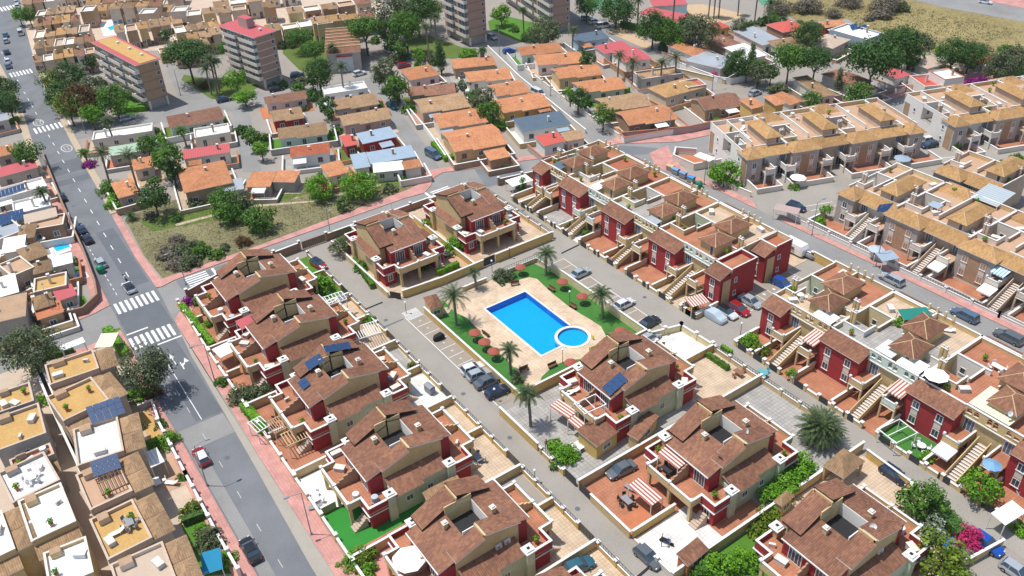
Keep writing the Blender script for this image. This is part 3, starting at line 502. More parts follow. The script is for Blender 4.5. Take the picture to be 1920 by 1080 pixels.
def villa_base():
    t = thing('duplex_villa', '', 'house', (0, 0, 0))
    TV = TILE_V
    # body
    b = MB(); W = 'cream'
    b.prism([(-4.9, -3.9), (3.75, -3.9), (3.75, 4.6), (-4.9, 4.6)], 0, 5.6, W)
    # gable walls (+x and -x), following the two roof heights, as outer leaves
    for x0, x1, dz in ((3.5, 3.752, 0), (-4.902, -4.65, .75)):
        for pts in ([(-4.1, 0), (-4.1, 6.3+dz*.3), (-.1, 7.45+dz), (-.1, 0)], [(-.1, 0), (-.1, 8.05+dz), (4.62, 7.0+dz*.6), (4.62, 0)]):
            n = len(pts)
            for x, fl in ((x0, 1), (x1, 0)):
                q = [(x, y, z) for y, z in pts]; b.face(q if fl else q[::-1], W)
            for i in range(n):
                (ya, za), (yb, zb) = pts[i], pts[(i+1) % n]; b.face([(x0, ya, za), (x0, yb, zb), (x1, yb, zb), (x1, ya, za)], W)
    # ridge step wall and light-well walls
    b.box(-4.9, -2.3, -.1, .1, 5.6, 8.9, W); b.box(1.5, 3.75, -.1, .1, 5.6, 8.05, W)
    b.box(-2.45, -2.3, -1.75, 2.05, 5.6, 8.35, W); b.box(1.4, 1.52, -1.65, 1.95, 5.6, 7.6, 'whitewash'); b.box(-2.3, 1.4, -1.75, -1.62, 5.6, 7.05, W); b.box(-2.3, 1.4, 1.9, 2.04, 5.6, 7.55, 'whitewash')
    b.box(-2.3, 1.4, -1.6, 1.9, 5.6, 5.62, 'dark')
    b.build('wall', t)
    # projecting red fronts under the eaves
    MB().box(-3.75, 3.55, -6.0, -3.905, 0, 5.75, 'red_wall').build('red_front', t); MB().box(-3.75, 3.55, 4.605, 6.0, 0, 6.45, 'red_wall').build('red_front', t)
    # roof
    r = MB()
    def pl(x0, x1, ya, za, yb, zb, t_=.16, side='offwhite'):
        if ya > yb: ya, za, yb, zb = yb, zb, ya, za
        r.slab([(x0, ya, za), (x1, ya, za), (x1, yb, zb), (x0, yb, zb)], t_, TV, side)
    fm = lambda y: 7.55+(7.55-5.85)/6.35*y          # front slope height
    bk = lambda y: 8.1-(8.1-6.55)/6.3*y
    pl(-3.85, -2.3, -6.35, fm(-6.35), -.1, fm(-.1)); pl(-2.3, 1.4, -6.35, fm(-6.35), -1.65, fm(-1.65)); pl(1.4, 3.6, -6.35, fm(-6.35), -.1, fm(-.1))
    pl(-3.85, -2.3, 6.3, bk(6.3), .1, bk(.1)); pl(-2.3, 1.4, 6.3, bk(6.3), 1.95, bk(1.95)); pl(1.4, 3.6, 6.3, bk(6.3), .1, bk(.1))
    r.build('roof', t)
    r = MB(); pl(-5.15, -2.45, -4.9, 6.55, -.1, 8.6, .3, 'dark'); pl(-5.15, -2.45, 4.8, 7.45, .1, 9.1, .3, 'dark'); r.build('raised_roof', t)  # dark slab edges paint the overhang shadow of the raised strips
    r = MB(); pl(1.9, 3.95, -4.2, fm(-4.2)+.14, -.1, fm(-.1)+.14, .2, 'white'); pl(1.9, 3.95, 4.9, bk(4.9)+.14, .1, bk(.1)+.14, .2, 'white'); r.build('verge_roof', t)
    for y, z in ((-6.42, fm(-6.35)-.02), (6.37, bk(6.3)-.02)): MB().box(-3.85, 3.6, y-.05, y+.06, z-.14, z+.01, 'white').build('gutter', t)
    # side wings: lean-to roofs
    for s in (1, -1):
        w = MB(); x0, x1 = (3.76, 6.0) if s > 0 else (-6.0, -4.91)
        w.prism([(x0, -3.9), (x1, -3.9), (x1, 3.9), (x0, 3.9)], 0, 3.9, 'sage' if s > 0 else 'cream'); w.build('side_wall', t)
        l = MB(); xa, xb = (3.76, 6.35) if s > 0 else (-6.35, -4.91)
        for (y0, y1, ex) in ((-4.0, .2, .25), (.2, 4.0, -.25)):
            q = [(xa, y0, 5.05), (xb+ex, y0, 4.05-.09*ex*4), (xb+ex, y1, 4.05-.09*ex*4), (xa, y1, 5.05)] if s > 0 else [(xa-ex, y0, 4.25), (xb, y0, 4.9), (xb, y1, 4.9), (xa-ex, y1, 4.25)]
            l.slab(q, .14, TV, 'offwhite')
        l.build('lean_to_roof', t)
        for y in (-4.45, 4.45):
            c = MB(); x = 5.95*s; c.box(x-.55, x+.55, y-.55, y+.55, 0, 4.35, 'sage' if s > 0 else 'cream'); c.box(x-.72, x+.72, y-.72, y+.72, 4.352, 4.5, 'white'); c.box(x-.5, x+.5, y-.5, y+.5, 4.502, 4.7, 'white'); c.box(x-.2, x+.2, y-.2, y+.2, 4.702, 4.712, 'dark')
            c.build('corner_pillar', t)
    # terraces front and back
    for s in (-1, 1):
        Y = lambda v: s*v
        fl = MB(); pg = [(-6.3, Y(4.95)), (-6.3, Y(7.7)), (-3.9, Y(7.7)), (-3.9, Y(9.5)), (3.9, Y(9.5)), (3.9, Y(7.7)), (6.3, Y(7.7)), (6.3, Y(4.95)), (5.4, Y(4.95)), (5.4, Y(3.92)), (3.76, Y(3.92)), (3.76, Y(6.02)), (-3.76, Y(6.02)), (-3.76, Y(4.95))]
        fl.prism(pg, 2.85, 3.1, 'cream', top=TERRAT); fl.build('terrace_floor', t)
        p = MB()
        for a in (-1, 1): par_run(p, [(a*6.2, Y(5.0)), (a*6.2, Y(7.6)), (a*3.95, Y(7.6))], 2.6, 3.95, 'red_wall')
        par_run(p, [(-3.9, Y(7.7)), (-3.9, Y(9.4)), (3.9, Y(9.4)), (3.9, Y(7.7))], 2.75, 3.9, 'cream'); p.build('parapet', t)
        c = MB(); cap_run(c, [(-6.2, Y(5.0)), (-6.2, Y(7.6)), (-3.95, Y(7.6)), (-3.95, Y(9.4)), (3.95, Y(9.4)), (3.95, Y(7.6)), (6.2, Y(7.6)), (6.2, Y(5.0))], 3.955)
        for a in (-1, 1): cap_run(c, [(a*6.32, Y(5.0)), (a*6.32, Y(7.75)), (a*3.95, Y(7.75))], 2.55, .22, .1)
        for a in (-3.95, 0, 3.95): c.box(a-.22, a+.22, Y(9.4)-.22, Y(9.4)+.22, 4.0, 4.25, 'white')
        c.build('capping', t)
        pw = MB()
        for k in range(5):                               # stepped wall between the two terraces
            y0, y1 = 6.02+k*.66, 6.02+(k+1)*.66; pw.box(-.1, .1, Y(y0), Y(y1), 3.1, 5.3-.26*k-(.1 if k > 2 else 0), 'brick_tan' if s < 0 else 'cream')
        pw.build('party_wall', t)
        for a in (-1, 1): MB().box(a*3.96, a*6.1, Y(4.99), Y(7.5), 0, 2.84, 'red_wall').build('side_room', t)
        for a in (-3.7, 0, 3.7): MB().box(a-.2, a+.2, Y(9.2)-.2, Y(9.2)+.2, 0, 2.84, 'cream').build('porch_pillar', t)
        f_ = '-y' if s < 0 else '+y'
        for a in (-1.9, 1.9):
            window(t, a, Y(6.0), 3.15, 1.9, 2.1, f_, sill=False, bars=3, name='terrace_door'); window(t, a, Y(6.0), .1, 2.0, 2.2, f_, pane='glass', sill=False, bars=2, name='porch_door')
        for a in (-5.0, 5.0): window(t, a, Y(7.5), 1.0, 1.0, 1.2, f_)
        st = MB()
        for k in range(6): st.box(4.15, 5.35, Y(7.72+.33*k), Y(8.05+.33*k), 0, 1.5-.25*k, 'beige_floor')
        st.build('steps', t)
    window(t, 6.0, 1.3, 1.7, .9, 1.0, '+x'); window(t, 6.0, -1.8, 1.7, 1.1, .9, '+x')
    for x, y, z in ((-.9, -2.6, 6.8), (.9, 3.0, 7.3)):
        c = MB(); c.box(x-.28, x+.28, y-.28, y+.28, z-.2, z+.85, 'tan'); c.box(x-.36, x+.36, y-.36, y+.36, z+.85, z+.95, 'offwhite'); c.box(x-.22, x+.22, y-.22, y+.22, z+.95, z+1.12, 'offwhite'); c.build('chimney', t)
    return t
vb = villa_base()
VL = [((-129.4, 33.6), 0, 'brown roofed duplex villa at the corner of the main road and the north road'), ((-113.2, 33.6), 0, 'brown roofed duplex villa with a pink canopy on its street terrace'),
      ((-96.5, 33.6), 0, 'brown roofed duplex villa carrying three groups of solar panels'), ((-79.2, 33.6), 0, 'brown roofed duplex villa above the garden with a bright green artificial lawn'),
      ((-61.6, 33.6), 0, 'brown roofed duplex villa with a white sunshade on its terrace, nearest of its row'), ((-44.4, 33.6), 0, 'duplex villa cut by the lower frame edge behind the white sunshade villa'),
      ((-72.2, 68.2), 0, 'brown roofed duplex villa beside the round pool with a single block of solar panels'), ((-53.7, 68.2), 0, 'brown roofed duplex villa with red and white awnings behind the terracotta yard'),
      ((-34.6, 68.2), 0, 'brown roofed duplex villa in the lower right corner with a large white light well'), ((-128.4, 60.0), math.pi/2, 'duplex villa with red front beside the gated drive, left of two facing the pool'),
      ((-128.6, 77.4), math.pi/2, 'duplex villa with red front, right of the two facing the pool by the lane')]
for i, (l, rz, lb) in enumerate(VL):
    o = vb if i == 0 else copy_tree(vb); o.location = (*l, 0); o.rotation_euler.z = rz; tag(o, lb, 'house', 'brown roofed duplex villas of the pool estate')
# ================================================================== terraced rows
SCH = {
 'red': dict(wall='cream', front='red_wall', side='red_wall', arc=['mint', 'paleyellow', 'cream'], tile=TILE_V, floor=TERRAT, trim='white', tower='cream', garden='cream'),
 'beige': dict(wall='beige_wall', front='brick_tan', side='grey_wall', arc=['beige_wall'], tile=TILE_G, floor='peach_floor', trim='white', tower='beige_wall', garden='offwhite'),
}
def arc_wall(parent, x0, x1, y, z0, z1, mat, openings, th=.22, name='arcade_wall'):
    """wall with arched openings (xa, xb, sill, top)"""
    b = MB(); xs = x0
    for xa, xb, za, zb in openings:
        b.box(xs, xa, y, y+th, z0, z1, mat); b.box(xa, xb, y, y+th, z0, za, mat); b.box(xa, xb, y, y+th, zb, z1, mat)
        w = (xb-xa)/2; k = min(w, .45)
        for s, xc in ((1, xa), (-1, xb)):
            for i in range(3):
                a0, a1 = i*math.pi/6, (i+1)*math.pi/6
                p0 = (xc+s*k*(1-math.cos(a0)), zb-k+k*math.sin(a0)); p1 = (xc+s*k*(1-math.cos(a1)), zb-k+k*math.sin(a1))
                for yy in (y, y+th): b.face([(xc, yy, zb), (p0[0], yy, p0[1]), (p1[0], yy, p1[1])], mat)
        b.box(xa-.05, xb+.05, y-.06, y-.002, za-.08, za, 'white'); xs = xb
    b.box(xs, x1, y, y+th, z0, z1, mat); return b.build(name, parent)
def steps(parent, x0, x1, ya, za, yb, zb, n, mat, side):
    b = MB()
    for i in range(n):
        y0 = ya+(yb-ya)*i/n; y1 = ya+(yb-ya)*(i+1)/n; z = za+(zb-za)*(i+1)/n; b.box(x0, x1, y0, y1, 0, z, 'brown_wall', top=mat); b.box(x0, x1, y0-.02, y0+.16, z+.002, z+.03, 'white')
    b.build('stairs', parent)
    for x in (x0-.14, x1+.02):
        w = MB(); w.slab([(x, ya, za+1.0), (x+.12, ya, za+1.0), (x+.12, yb, zb+1.0), (x, yb, zb+1.0)], .9, side, side); w.build('stair_parapet', parent)
def awning(parent, x0, x1, y, z, reach, mat, drop=.55, name='awning'):
    b = MB(); b.slab([(x0, y-reach, z-drop), (x1, y-reach, z-drop), (x1, y, z), (x0, y, z)], .04, mat, mat); b.box(x0, x1, y-reach-.03, y-reach, z-drop-.25, z-drop, mat)
    return b.build(name, parent)
def row_house(loc, ang, W, red, sch, label, group, front=True, arc=0, half=None, canopy=None, awn=None, doorawn=None, pit=True, cat='house', seed=0, depth=17.8, stairs=True, backtow=True, wallmat=None, endface=0):
    """one pair of terraced houses: projecting block (width red) then a recessed bay up to W; local -y is the street front"""
    S = SCH[sch]; beige = sch == 'beige'; r = random.Random(seed); tile = S['tile']
    t = thing('terraced_house', label, cat, loc, ang, group); D = depth
    b = MB(); w = S['wall']; px1 = 4.4 if pit and W > 6 else 0
    if wallmat: w = wallmat
    F_ = S['floor'] if beige else [TERRAT, BEIGET, TERRAT, 'terra_dark', GREYT][(seed*3) % 5]; F2 = S['floor'] if beige else [BEIGET, TERRAT, 'terra_dark', TERRAT][seed % 4]; b.box(0, W, 2.16, min(7.6, D), 0, 5.9, w, top=F_, bottom=False)
    if px1: b.box(px1, W, 7.601, 11.4, 0, 5.898, w, top=F_, bottom=False); b.box(0, px1, 7.602, 11.39, 0, 3, w, top='concrete', bottom=False)
    elif D > 7.6: b.box(0, W, 7.601, min(11.4, D), 0, 5.898, w, top=S['floor'], bottom=False)
    if D > 11.5: b.box(0, W, 11.402, D, 0, 5.9, w, top=F2, bottom=False)
    b.build('wall', t)
    if endface:
        e_ = MB(); k = W if endface > 0 else 0; s_ = endface; m1 = 'tan' if not beige else 'brick_tan'
        e_.box(k+.002*s_, k+.05*s_, .5, 2.4, .0, 4.9, m1)
        if D > 12: e_.box(k+.002*s_, k+.05*s_, D-2.2, D-.3, 0, 4.9, m1)
        e_.build('end_panel', t)
        for yy in (3.6,)+((D-4,) if D > 12 else ()):
            for zz in (1.2, 3.8): window(t, k, yy, zz, .7, .9, '+x' if s_ > 0 else '-x', bars=0)
    if px1:
        pm = ['whitewash', 'sage', 'paleyellow'][seed % 3] if not beige else 'offwhite'
        l = MB(); l.box(-.02, px1+.9, 11.15, 11.399, 3, 6.75, pm); l.box(-.02, px1+.9, 11.1, 11.45, 6.752, 6.83, 'white'); l.build('court_wall', t)
        l = MB(); l.box(px1-.2, px1, 7.61, 11.14, 5.9, 6.6, 'brick_tan'); l.box(px1-.25, px1+.05, 7.61, 11.14, 6.602, 6.68, 'white'); l.build('court_parapet', t)
        window(t, 1.6, 11.15, 4.0, .9, 1.0, '-y', bars=0)
    # projecting block
    def block(y0, y1, s):
        f = MB(); x0, x1 = 0, red
        zt = 5.6 if not beige else 5.75
        f.box(x0, x1, y0, y1, 0, zt, S['front'] if not beige else S['side'])
        if beige and s < 0 and red > 4: f.box(1.1, red-1.1, y0-.03, y0-.002, .3, 4.6, 'brick_tan'); f.prism([(1.1, y0-.031), (red-1.1, y0-.031), (red-1.1, y0-.003), (1.1, y0-.003)], 4.6, 5.0, 'brick_tan')
        f.build('front_block', t)
        r_ = MB()
        if beige:
            r_.hip(x0, x1, y0, y0+max(4.2, y1-y0) if s < 0 else y1, zt+.12, 1.35, tile, .35, 'offwhite', .09, 'peach_floor') if s < 0 else r_.hip(x0, x1, y1-4.2, y1, zt+.12, 1.35, tile, .35, 'offwhite', .09, 'peach_floor')
        else:
            if s < 0: r_.slab([(x0-.15, y0-.35, zt), (x1+.15, y0-.35, zt), (x1+.15, y1+.2, zt+.95), (x0-.15, y1+.2, zt+.95)], .12, tile, 'offwhite')
            else: r_.slab([(x0-.15, y0-.2, zt+.95), (x1+.15, y0-.2, zt+.95), (x1+.15, y1+.35, zt), (x0-.15, y1+.35, zt)], .12, tile, 'offwhite')
        r_.build('roof', t)
        if not beige:
            p = MB(); yy = y1+.2 if s < 0 else y0-.4; p.box(x0-.1, x1+.1, yy, yy+.2, 5.9, zt+1.0, 'cream'); p.box(x0-.15, x1+.15, yy-.05, yy+.25, zt+1.002, zt+1.09, 'white'); p.build('parapet', t)
        xs = [red*.24, red*.74] if red > 4 else [red*.5]
        for x in xs:
            for z in (.9, 3.55): window(t, x, y0 if s < 0 else y1, z, 1.05, 1.25, '-y' if s < 0 else '+y')
            sp = MB(); yy = (y0-.05, y0-.002) if s < 0 else (y1+.002, y1+.05); sp.box(x-.5, x+.5, yy[0], yy[1], 2.3, 3.4, 'offwhite'); sp.build('window_panel', t)
    if red > 1:
        block(0, 2.16, -1)
        if half is None: block(D+.01, D+1.9, 1)
    # recessed bay
    if W > red+3:
        a0 = red+.02; am = S['arc'][arc % len(S['arc'])]
        if beige:
            l = MB(); l.slab([(a0-.2, .75, 5.45), (W+.1, .75, 5.45), (W+.1, 3.8, 6.45), (a0-.2, 3.8, 6.45)], .13, tile, 'offwhite'); l.build('band_roof', t)
            l = MB(); l.box(a0, W, 3.85, 4.05, 5.9, 6.6, 'white'); l.build('parapet', t)
        else:
            m_ = (a0+W)/2; ops = [(a0+.35, a0+1.05, 5.95, 6.75), (a0+1.35, a0+2.05, 5.95, 6.75), (m_-.75, m_-.08, 5.75, 6.85), (m_+.08, m_+.75, 5.75, 6.85), (W-2.05, W-1.35, 5.95, 6.75), (W-1.05, W-.35, 5.95, 6.75)]
            arc_wall(t, a0, W-.02, 1.95, 5.35, 7.05, am, ops)
            c = MB(); c.box(a0, W-.02, 1.9, 2.22, 7.052, 7.12, 'white'); c.box(a0, W-.02, 1.82, 1.948, 5.22, 5.36, 'white'); c.build('cornice', t)
        for s, xa, xb in ((1, a0, a0+2.3), (-1, W-2.3, W-.02)):
            f = MB(); f.box(xa, xb, -1.9, 2.1, 2.75, 2.98, w, top=S['floor']); f.build('balcony_floor', t)
            p = MB(); xi = xb-.09 if s > 0 else xa+.09; xo = xa+.09 if s > 0 else xb-.09
            par_run(p, [(xo, -1.8), (xi, -1.8), (xi, 2.1)], 2.6, 3.75, [am, 'cream'][r.random() < .5] if not beige else 'offwhite', .16); p.build('balcony_parapet', t)
            c = MB(); cap_run(c, [(xo, -1.8), (xi, -1.8), (xi, 2.1)], 3.755, .24); cap_run(c, [(xo, -1.86), (xi, -1.86)], 2.58, .2, .09)
            for q in (xi, xo): c.box(q-.16, q+.16, -1.96, -1.64, 3.85, 4.2, 'white')
            c.build('capping', t)
            for q in (xi, xo): MB().box(q-.14, q+.14, -1.9, -1.62, 0, 2.74, w).build('pillar', t)
            window(t, (xa+xb)/2, 2.16, 3.0, 1.5, 2.0, '-y', sill=False, bars=2, pane='blueglass', name='balcony_door'); window(t, (xa+xb)/2, 2.16, .1, 1.5, 2.1, '-y', sill=False, bars=1, name='door')
        if stairs: m2 = (a0+W)/2; steps(t, m2-.75, m2+.75, -5.3, .15, 1.4, 2.95, 15, 'beige_floor', w)
        if awn is not None: awning(t, W-2.4 if awn[0] > 0 else a0, W if awn[0] > 0 else a0+2.4, 2.1, 5.2, 3.2, awn[1])
        if doorawn is not None: awning(t, a0+.1 if doorawn[0] < 0 else W-2.4, a0+2.5 if doorawn[0] < 0 else W-.1, -1.95, 2.7, 2.2, doorawn[1], .4)
    # stair towers with hipped roofs
    if W > red+3:
        tx0, tx1 = (red+2.0, red+5.4) if not beige else (red+2.7, red+5.9)
        def tower(x0, x1, y0, y1):
            q = MB(); q.box(x0, x1, y0, y1, 5.9, 8.0, S['tower'], bottom=False); o = q.build('stair_tower', t)
            h = MB(); h.hip(x0, x1, y0, y1, 8.05, 1.15, tile, .4, 'brown_wall', .07, 'tan'); h.build('roof', o); window(t, x1-.7, y0, 5.95, .8, 1.9, '-y', name='door', frame='offwhite', bars=0, sill=False)
        if beige: tower(tx0, tx1, 3.9, 12.3)
        else:
            tower(tx0, tx1, 3.9, 8.1)
            if backtow: tower(tx0-1.7, tx1-1.5, 9.3, 14.1)
        for cx, cy in ((W-.9, 9.3), (.6, 6.6)):
            c = MB()
            for dx in (-.28, .28): c.box(cx+dx-.22, cx+dx+.22, cy-.22, cy+.22, 5.9, 8.0, S['tower']); c.box(cx+dx-.26, cx+dx+.26, cy-.26, cy+.26, 8.0, 8.1, 'white'); c.box(cx+dx-.14, cx+dx+.14, cy-.14, cy+.14, 8.1, 8.4, 'offwhite')
            c.build('chimney', t)
    # low walls that divide the roof terraces
    if W > red+3:
        c = MB(); ys = 8.15 if not beige else 12.4
        for pts in ([(tx1, ys-.6), (W-.3, ys-.6)], [(red+.6, 8.9), (red+.6, D-.3)] if not beige else [(red+.2, 5.4), (red+.2, D-.3)], [(.2, 4.9), (red*.55, 4.9), (red*.55, 7.5)]):
            q = MB(); par_run(q, pts, 5.9, 6.85, ['paleyellow', 'cream', 'whitewash'][seed % 3] if not beige else 'offwhite', .16); q.build('terrace_divider', t); cap_run(c, pts, 6.855, .25)
        c.build('divider_capping', t)
    # terrace parapets
    p = MB()
    for k, x in enumerate((0.1, W-.1)): par_run(p, [(x, 2.9), (x, D-.2)], 5.9, 6.65, w, .16)
    par_run(p, [(0, D-.1), (W, D-.1)], 5.9, 6.75, ['paleyellow', 'cream', w][seed % 3], .18)
    p.build('terrace_parapet', t); c = MB()
    for x in (0.1, W-.1): cap_run(c, [(x, 2.9), (x, D-.2)], 6.655, .2)
    cap_run(c, [(0, D-.1), (W, D-.1)], 6.76, .26); c.build('terrace_capping', t)
    if not beige and W > 8:
        for q in range(4):
            MB().box(red-1+q*1.35, red-.7+q*1.35, D-.35, D-.05, 6.85, 7.8, 'paleyellow').build('roof_post', t)
    if canopy:
        for (x0, x1, y0, y1, m_) in canopy:
            c = MB(); c.slab([(x0, y0, 7.15), (x1, y0, 7.15), (x1, y1, 7.4), (x0, y1, 7.4)], .08, m_, 'white')
            for x in (x0+.1, x1-.1):
                for y in (y0+.1, y1-.1): c.box(x-.05, x+.05, y-.05, y+.05, 5.9, 7.1, 'white')
            c.build('terrace_canopy', t)
    return t
def clutter(t, pos, z, short, seed):
    r = random.Random(seed*3+1); A = t.rotation_euler.z; tw = lambda x, y: along((t.location.x, t.location.y), A, x, y)
    for n_, x, y in pos:
        if r.random() < .15: continue
        kd = r.choice(['planter', 'air_conditioner', 'storage_box', 'planter', 'deck_chair', 'water_tank', 'planter', 'air_conditioner', 'storage_box', 'storage_box']); lb = {'planter': 'potted plant', 'air_conditioner': 'air conditioner', 'storage_box': 'storage box', 'sunshade': 'open parasol', 'deck_chair': 'deck chair', 'water_tank': 'round water tank'}[kd]+f' on the {n_} terrace of the {short}'
        o = thing(kd, lb, kd.replace('_', ' '), (*tw(x, y), z+.01), r.uniform(0, 6)); b = MB()
        if kd == 'planter':
            b.cyl(0, 0, 0, .45, .2, .28, 10, 'terra').build('pot', o); f = MB()
            for i in range(70): d = Vector((r.gauss(0, 1), r.gauss(0, 1), r.gauss(.3, .8))).normalized(); leafquad(f, Vector((0, 0, .8))+d*r.uniform(.2, .5), d, .28, LEAFB, r)
            f.build('leaves', o)
        elif kd == 'air_conditioner': b.box(-.4, .4, -.16, .16, 0, .6, 'offwhite').build('case', o); MB().bar((-.08, -.165, .3), (-.08, -.19, .3), .22, 'plastic_grey', 12).build('fan', o)
        elif kd == 'storage_box': b.box(-.7, .7, -.4, .4, 0, .62, 'shutter').build('case', o); MB().box(-.75, .75, -.45, .45, .622, .7, 'offwhite').build('lid', o)
        elif kd == 'water_tank': b.cyl(0, 0, .15, .95, .45, .45, 14, r.choice(['bin_cover', 'white'])).build('tank', o); MB().box(-.5, .5, -.5, .5, 0, .15, 'concrete').build('stand', o)
        elif kd == 'deck_chair': b.slab([(-.9, -.3, .32), (.3, -.3, .32), (.3, .3, .32), (-.9, .3, .32)], .07, 'cloth_white', 'cloth_white').build('bed', o); MB().slab([(.3, -.3, .32), (.85, -.3, .7), (.85, .3, .7), (.3, .3, .32)], .07, 'cloth_white', 'cloth_white').build('backrest', o)
        else:
            b.cyl(0, 0, 0, 2.1, .03, .03, 6, 'steel').build('pole', o); f = MB(); m_ = r.choice(['cloth_white', 'beige_floor', 'cloth_white', 'bin_blue'])
            for i in range(8): a0, a1 = math.pi*i/4, math.pi*(i+1)/4; f.face([(1.2*math.cos(a0), 1.2*math.sin(a0), 1.9), (1.2*math.cos(a1), 1.2*math.sin(a1), 1.9), (0, 0, 2.25)], m_)
            f.build('cover', o)
GR = 'red fronted terraced houses between the lane and the right-hand road'
Y0 = 95.7
CN = lambda *a: list(a)
row_house((-133.0, Y0), 0, 8.8, 3.4, 'red', 'terraced house with a dark flat canopy at the north road end of its row', GR, arc=1, half=True, seed=1, canopy=CN((3.6, 6.4, 2.4, 4.4, 'roof_slate')))
row_house((-124.2, Y0), 0, 13.3, 6.9, 'red', 'terraced house with pale mint arcade and a solid white terrace canopy beside its stair tower', GR, arc=0, seed=2, canopy=CN((6.9, 9.2, 2.4, 5.6, 'roof_white')))
row_house((-110.9, Y0), 0, 13.2, 6.9, 'red', 'terraced house with pale yellow arcade and open beams over its terrace', GR, arc=1, seed=3, canopy=CN((9.8, 12.6, 2.3, 3.6, 'roof_grey')))
row_house((-97.7, Y0), 0, 14.0, 6.8, 'red', 'terraced house with mint arcade next to the hipped red end house', GR, arc=0, seed=4)
row_house((-83.7, Y0), 0, 3.6, 3.5, 'red', 'red end house with brown roof above the court of parked cars', GR, half=True, seed=5, pit=False, doorawn=None, depth=8.5, wallmat='red_wall', endface=1)
row_house((-84.2, 106.9), 0, 3.8, 3.7, 'red', 'tall red end house with two small windows above the blue parked car', GR, half=True, seed=6, pit=False, depth=6.7, stairs=False, wallmat='red_wall', endface=1)
row_house((-71.2, Y0), 0, 11.2, 3.8, 'red', 'terraced house with cream arcade and white canopy beside the parking court', GR, arc=2, half=True, seed=7, canopy=CN((7.6, 11.0, 2.3, 4.5, 'roof_white')), awn=(1, AWN_RW))
row_house((-60.0, Y0), 0, 14.8, 7.0, 'red', 'terraced house with mint arcade under a grey striped and a white terrace canopy', GR, arc=0, seed=8, canopy=CN((7.4, 10.2, 2.4, 5.6, AWN_GW), (11, 14.6, 2.3, 4.9, 'roof_white')), awn=(1, AWN_RW))
row_house((-45.2, Y0), 0, 15.0, 7.1, 'red', 'terraced house with cream arcade and a big cream corrugated canopy', GR, arc=2, seed=9, canopy=CN((7.2, 12.8, 2.4, 7.5, CORRY)), doorawn=(-1, AWN_GW))
row_house((-30.2, Y0), 0, 14.8, 7.0, 'red', 'terraced house cut by the right frame edge, red block over the white gazebo garden', GR, arc=1, seed=10, awn=(-1, AWN_GW))
GB = 'beige terraced houses with golden tile roofs'
A1 = math.atan2(13.0, 4.9)
def along(o, ang, s, d=0): return (o[0]+math.cos(ang)*s-math.sin(ang)*d, o[1]+math.sin(ang)*s+math.cos(ang)*d)
X0 = (-107.6, 132.3)
row_house(along(X0, A1, 0), A1, 10.4, 3.4, 'beige', 'beige terraced house with white gable end beside the leafy tree and hedge', GB, seed=11, half=True, wallmat='whitewash', endface=-1, stairs=False)
row_house(along(X0, A1, 10.4), A1, 13.9, 6.2, 'beige', 'beige terraced house with a round white parasol in its front garden', GB, seed=12, stairs=False)
row_house(along(X0, A1, 24.3), A1, 14.0, 6.2, 'beige', 'beige terraced house between the round parasol garden and the blue-white parasol garden', GB, seed=13, stairs=False)
row_house(along(X0, A1, 38.3), A1, 3.4, 3.3, 'beige', 'beige end house above the dark car in the parking bay', GB, seed=14, half=True, pit=False, stairs=False)
W0 = (-90.3, 178.6)
row_house(along(W0, A1, 0), A1, 10.6, 3.4, 'beige', 'beige terraced house with tall white gable end facing the dark parked car', GB, seed=15, half=True, wallmat='whitewash', endface=-1, stairs=False)
row_house(along(W0, A1, 10.6), A1, 14.0, 6.2, 'beige', 'beige terraced house next to the white gable, under a blue-grey terrace', GB, seed=16, stairs=False)
row_house(along(W0, A1, 24.6), A1, 14.0, 6.2, 'beige', 'beige terraced house at the upper right frame edge', GB, seed=17, stairs=False)
row_house((-86.8, 134.6), 0, 10.6, 3.5, 'beige', 'beige terraced house with tall front and solar panels on its roof band', GB, seed=18, half=True, wallmat='offwhite', endface=-1)
row_house((-76.2, 134.6), 0, 14.2, 6.6, 'beige', 'beige terraced house behind the round table garden on the right-hand road', GB, seed=19, canopy=CN((3.5, 5.6, 6.8, 8.4, 'roof_blue')), doorawn=(1, 'cloth_white'))
row_house((-62.0, 134.7), 0, 14.3, 6.6, 'beige', 'beige terraced house with a blue and white striped balcony awning', GB, seed=20, awn=(-1, AWN_BW), canopy=CN((8.6, 11, 10, 12, 'roof_white')), doorawn=(-1, 'cloth_white'))
row_house((-47.7, 134.7), 0, 14.3, 6.6, 'beige', 'beige terraced house at the right frame edge above the two moving cars', GB, seed=21)
row_house((-81, 156.5), 0, 12.5, 5.5, 'beige', 'beige back house beside the green shade sails', GB, seed=22, half=True, depth=11.6, pit=False, stairs=False)
row_house((-60, 152.9), 0, 13.5, 6, 'beige', 'beige back house with a large ribbed grey roof terrace', GB, seed=23, depth=12, pit=False, stairs=False)

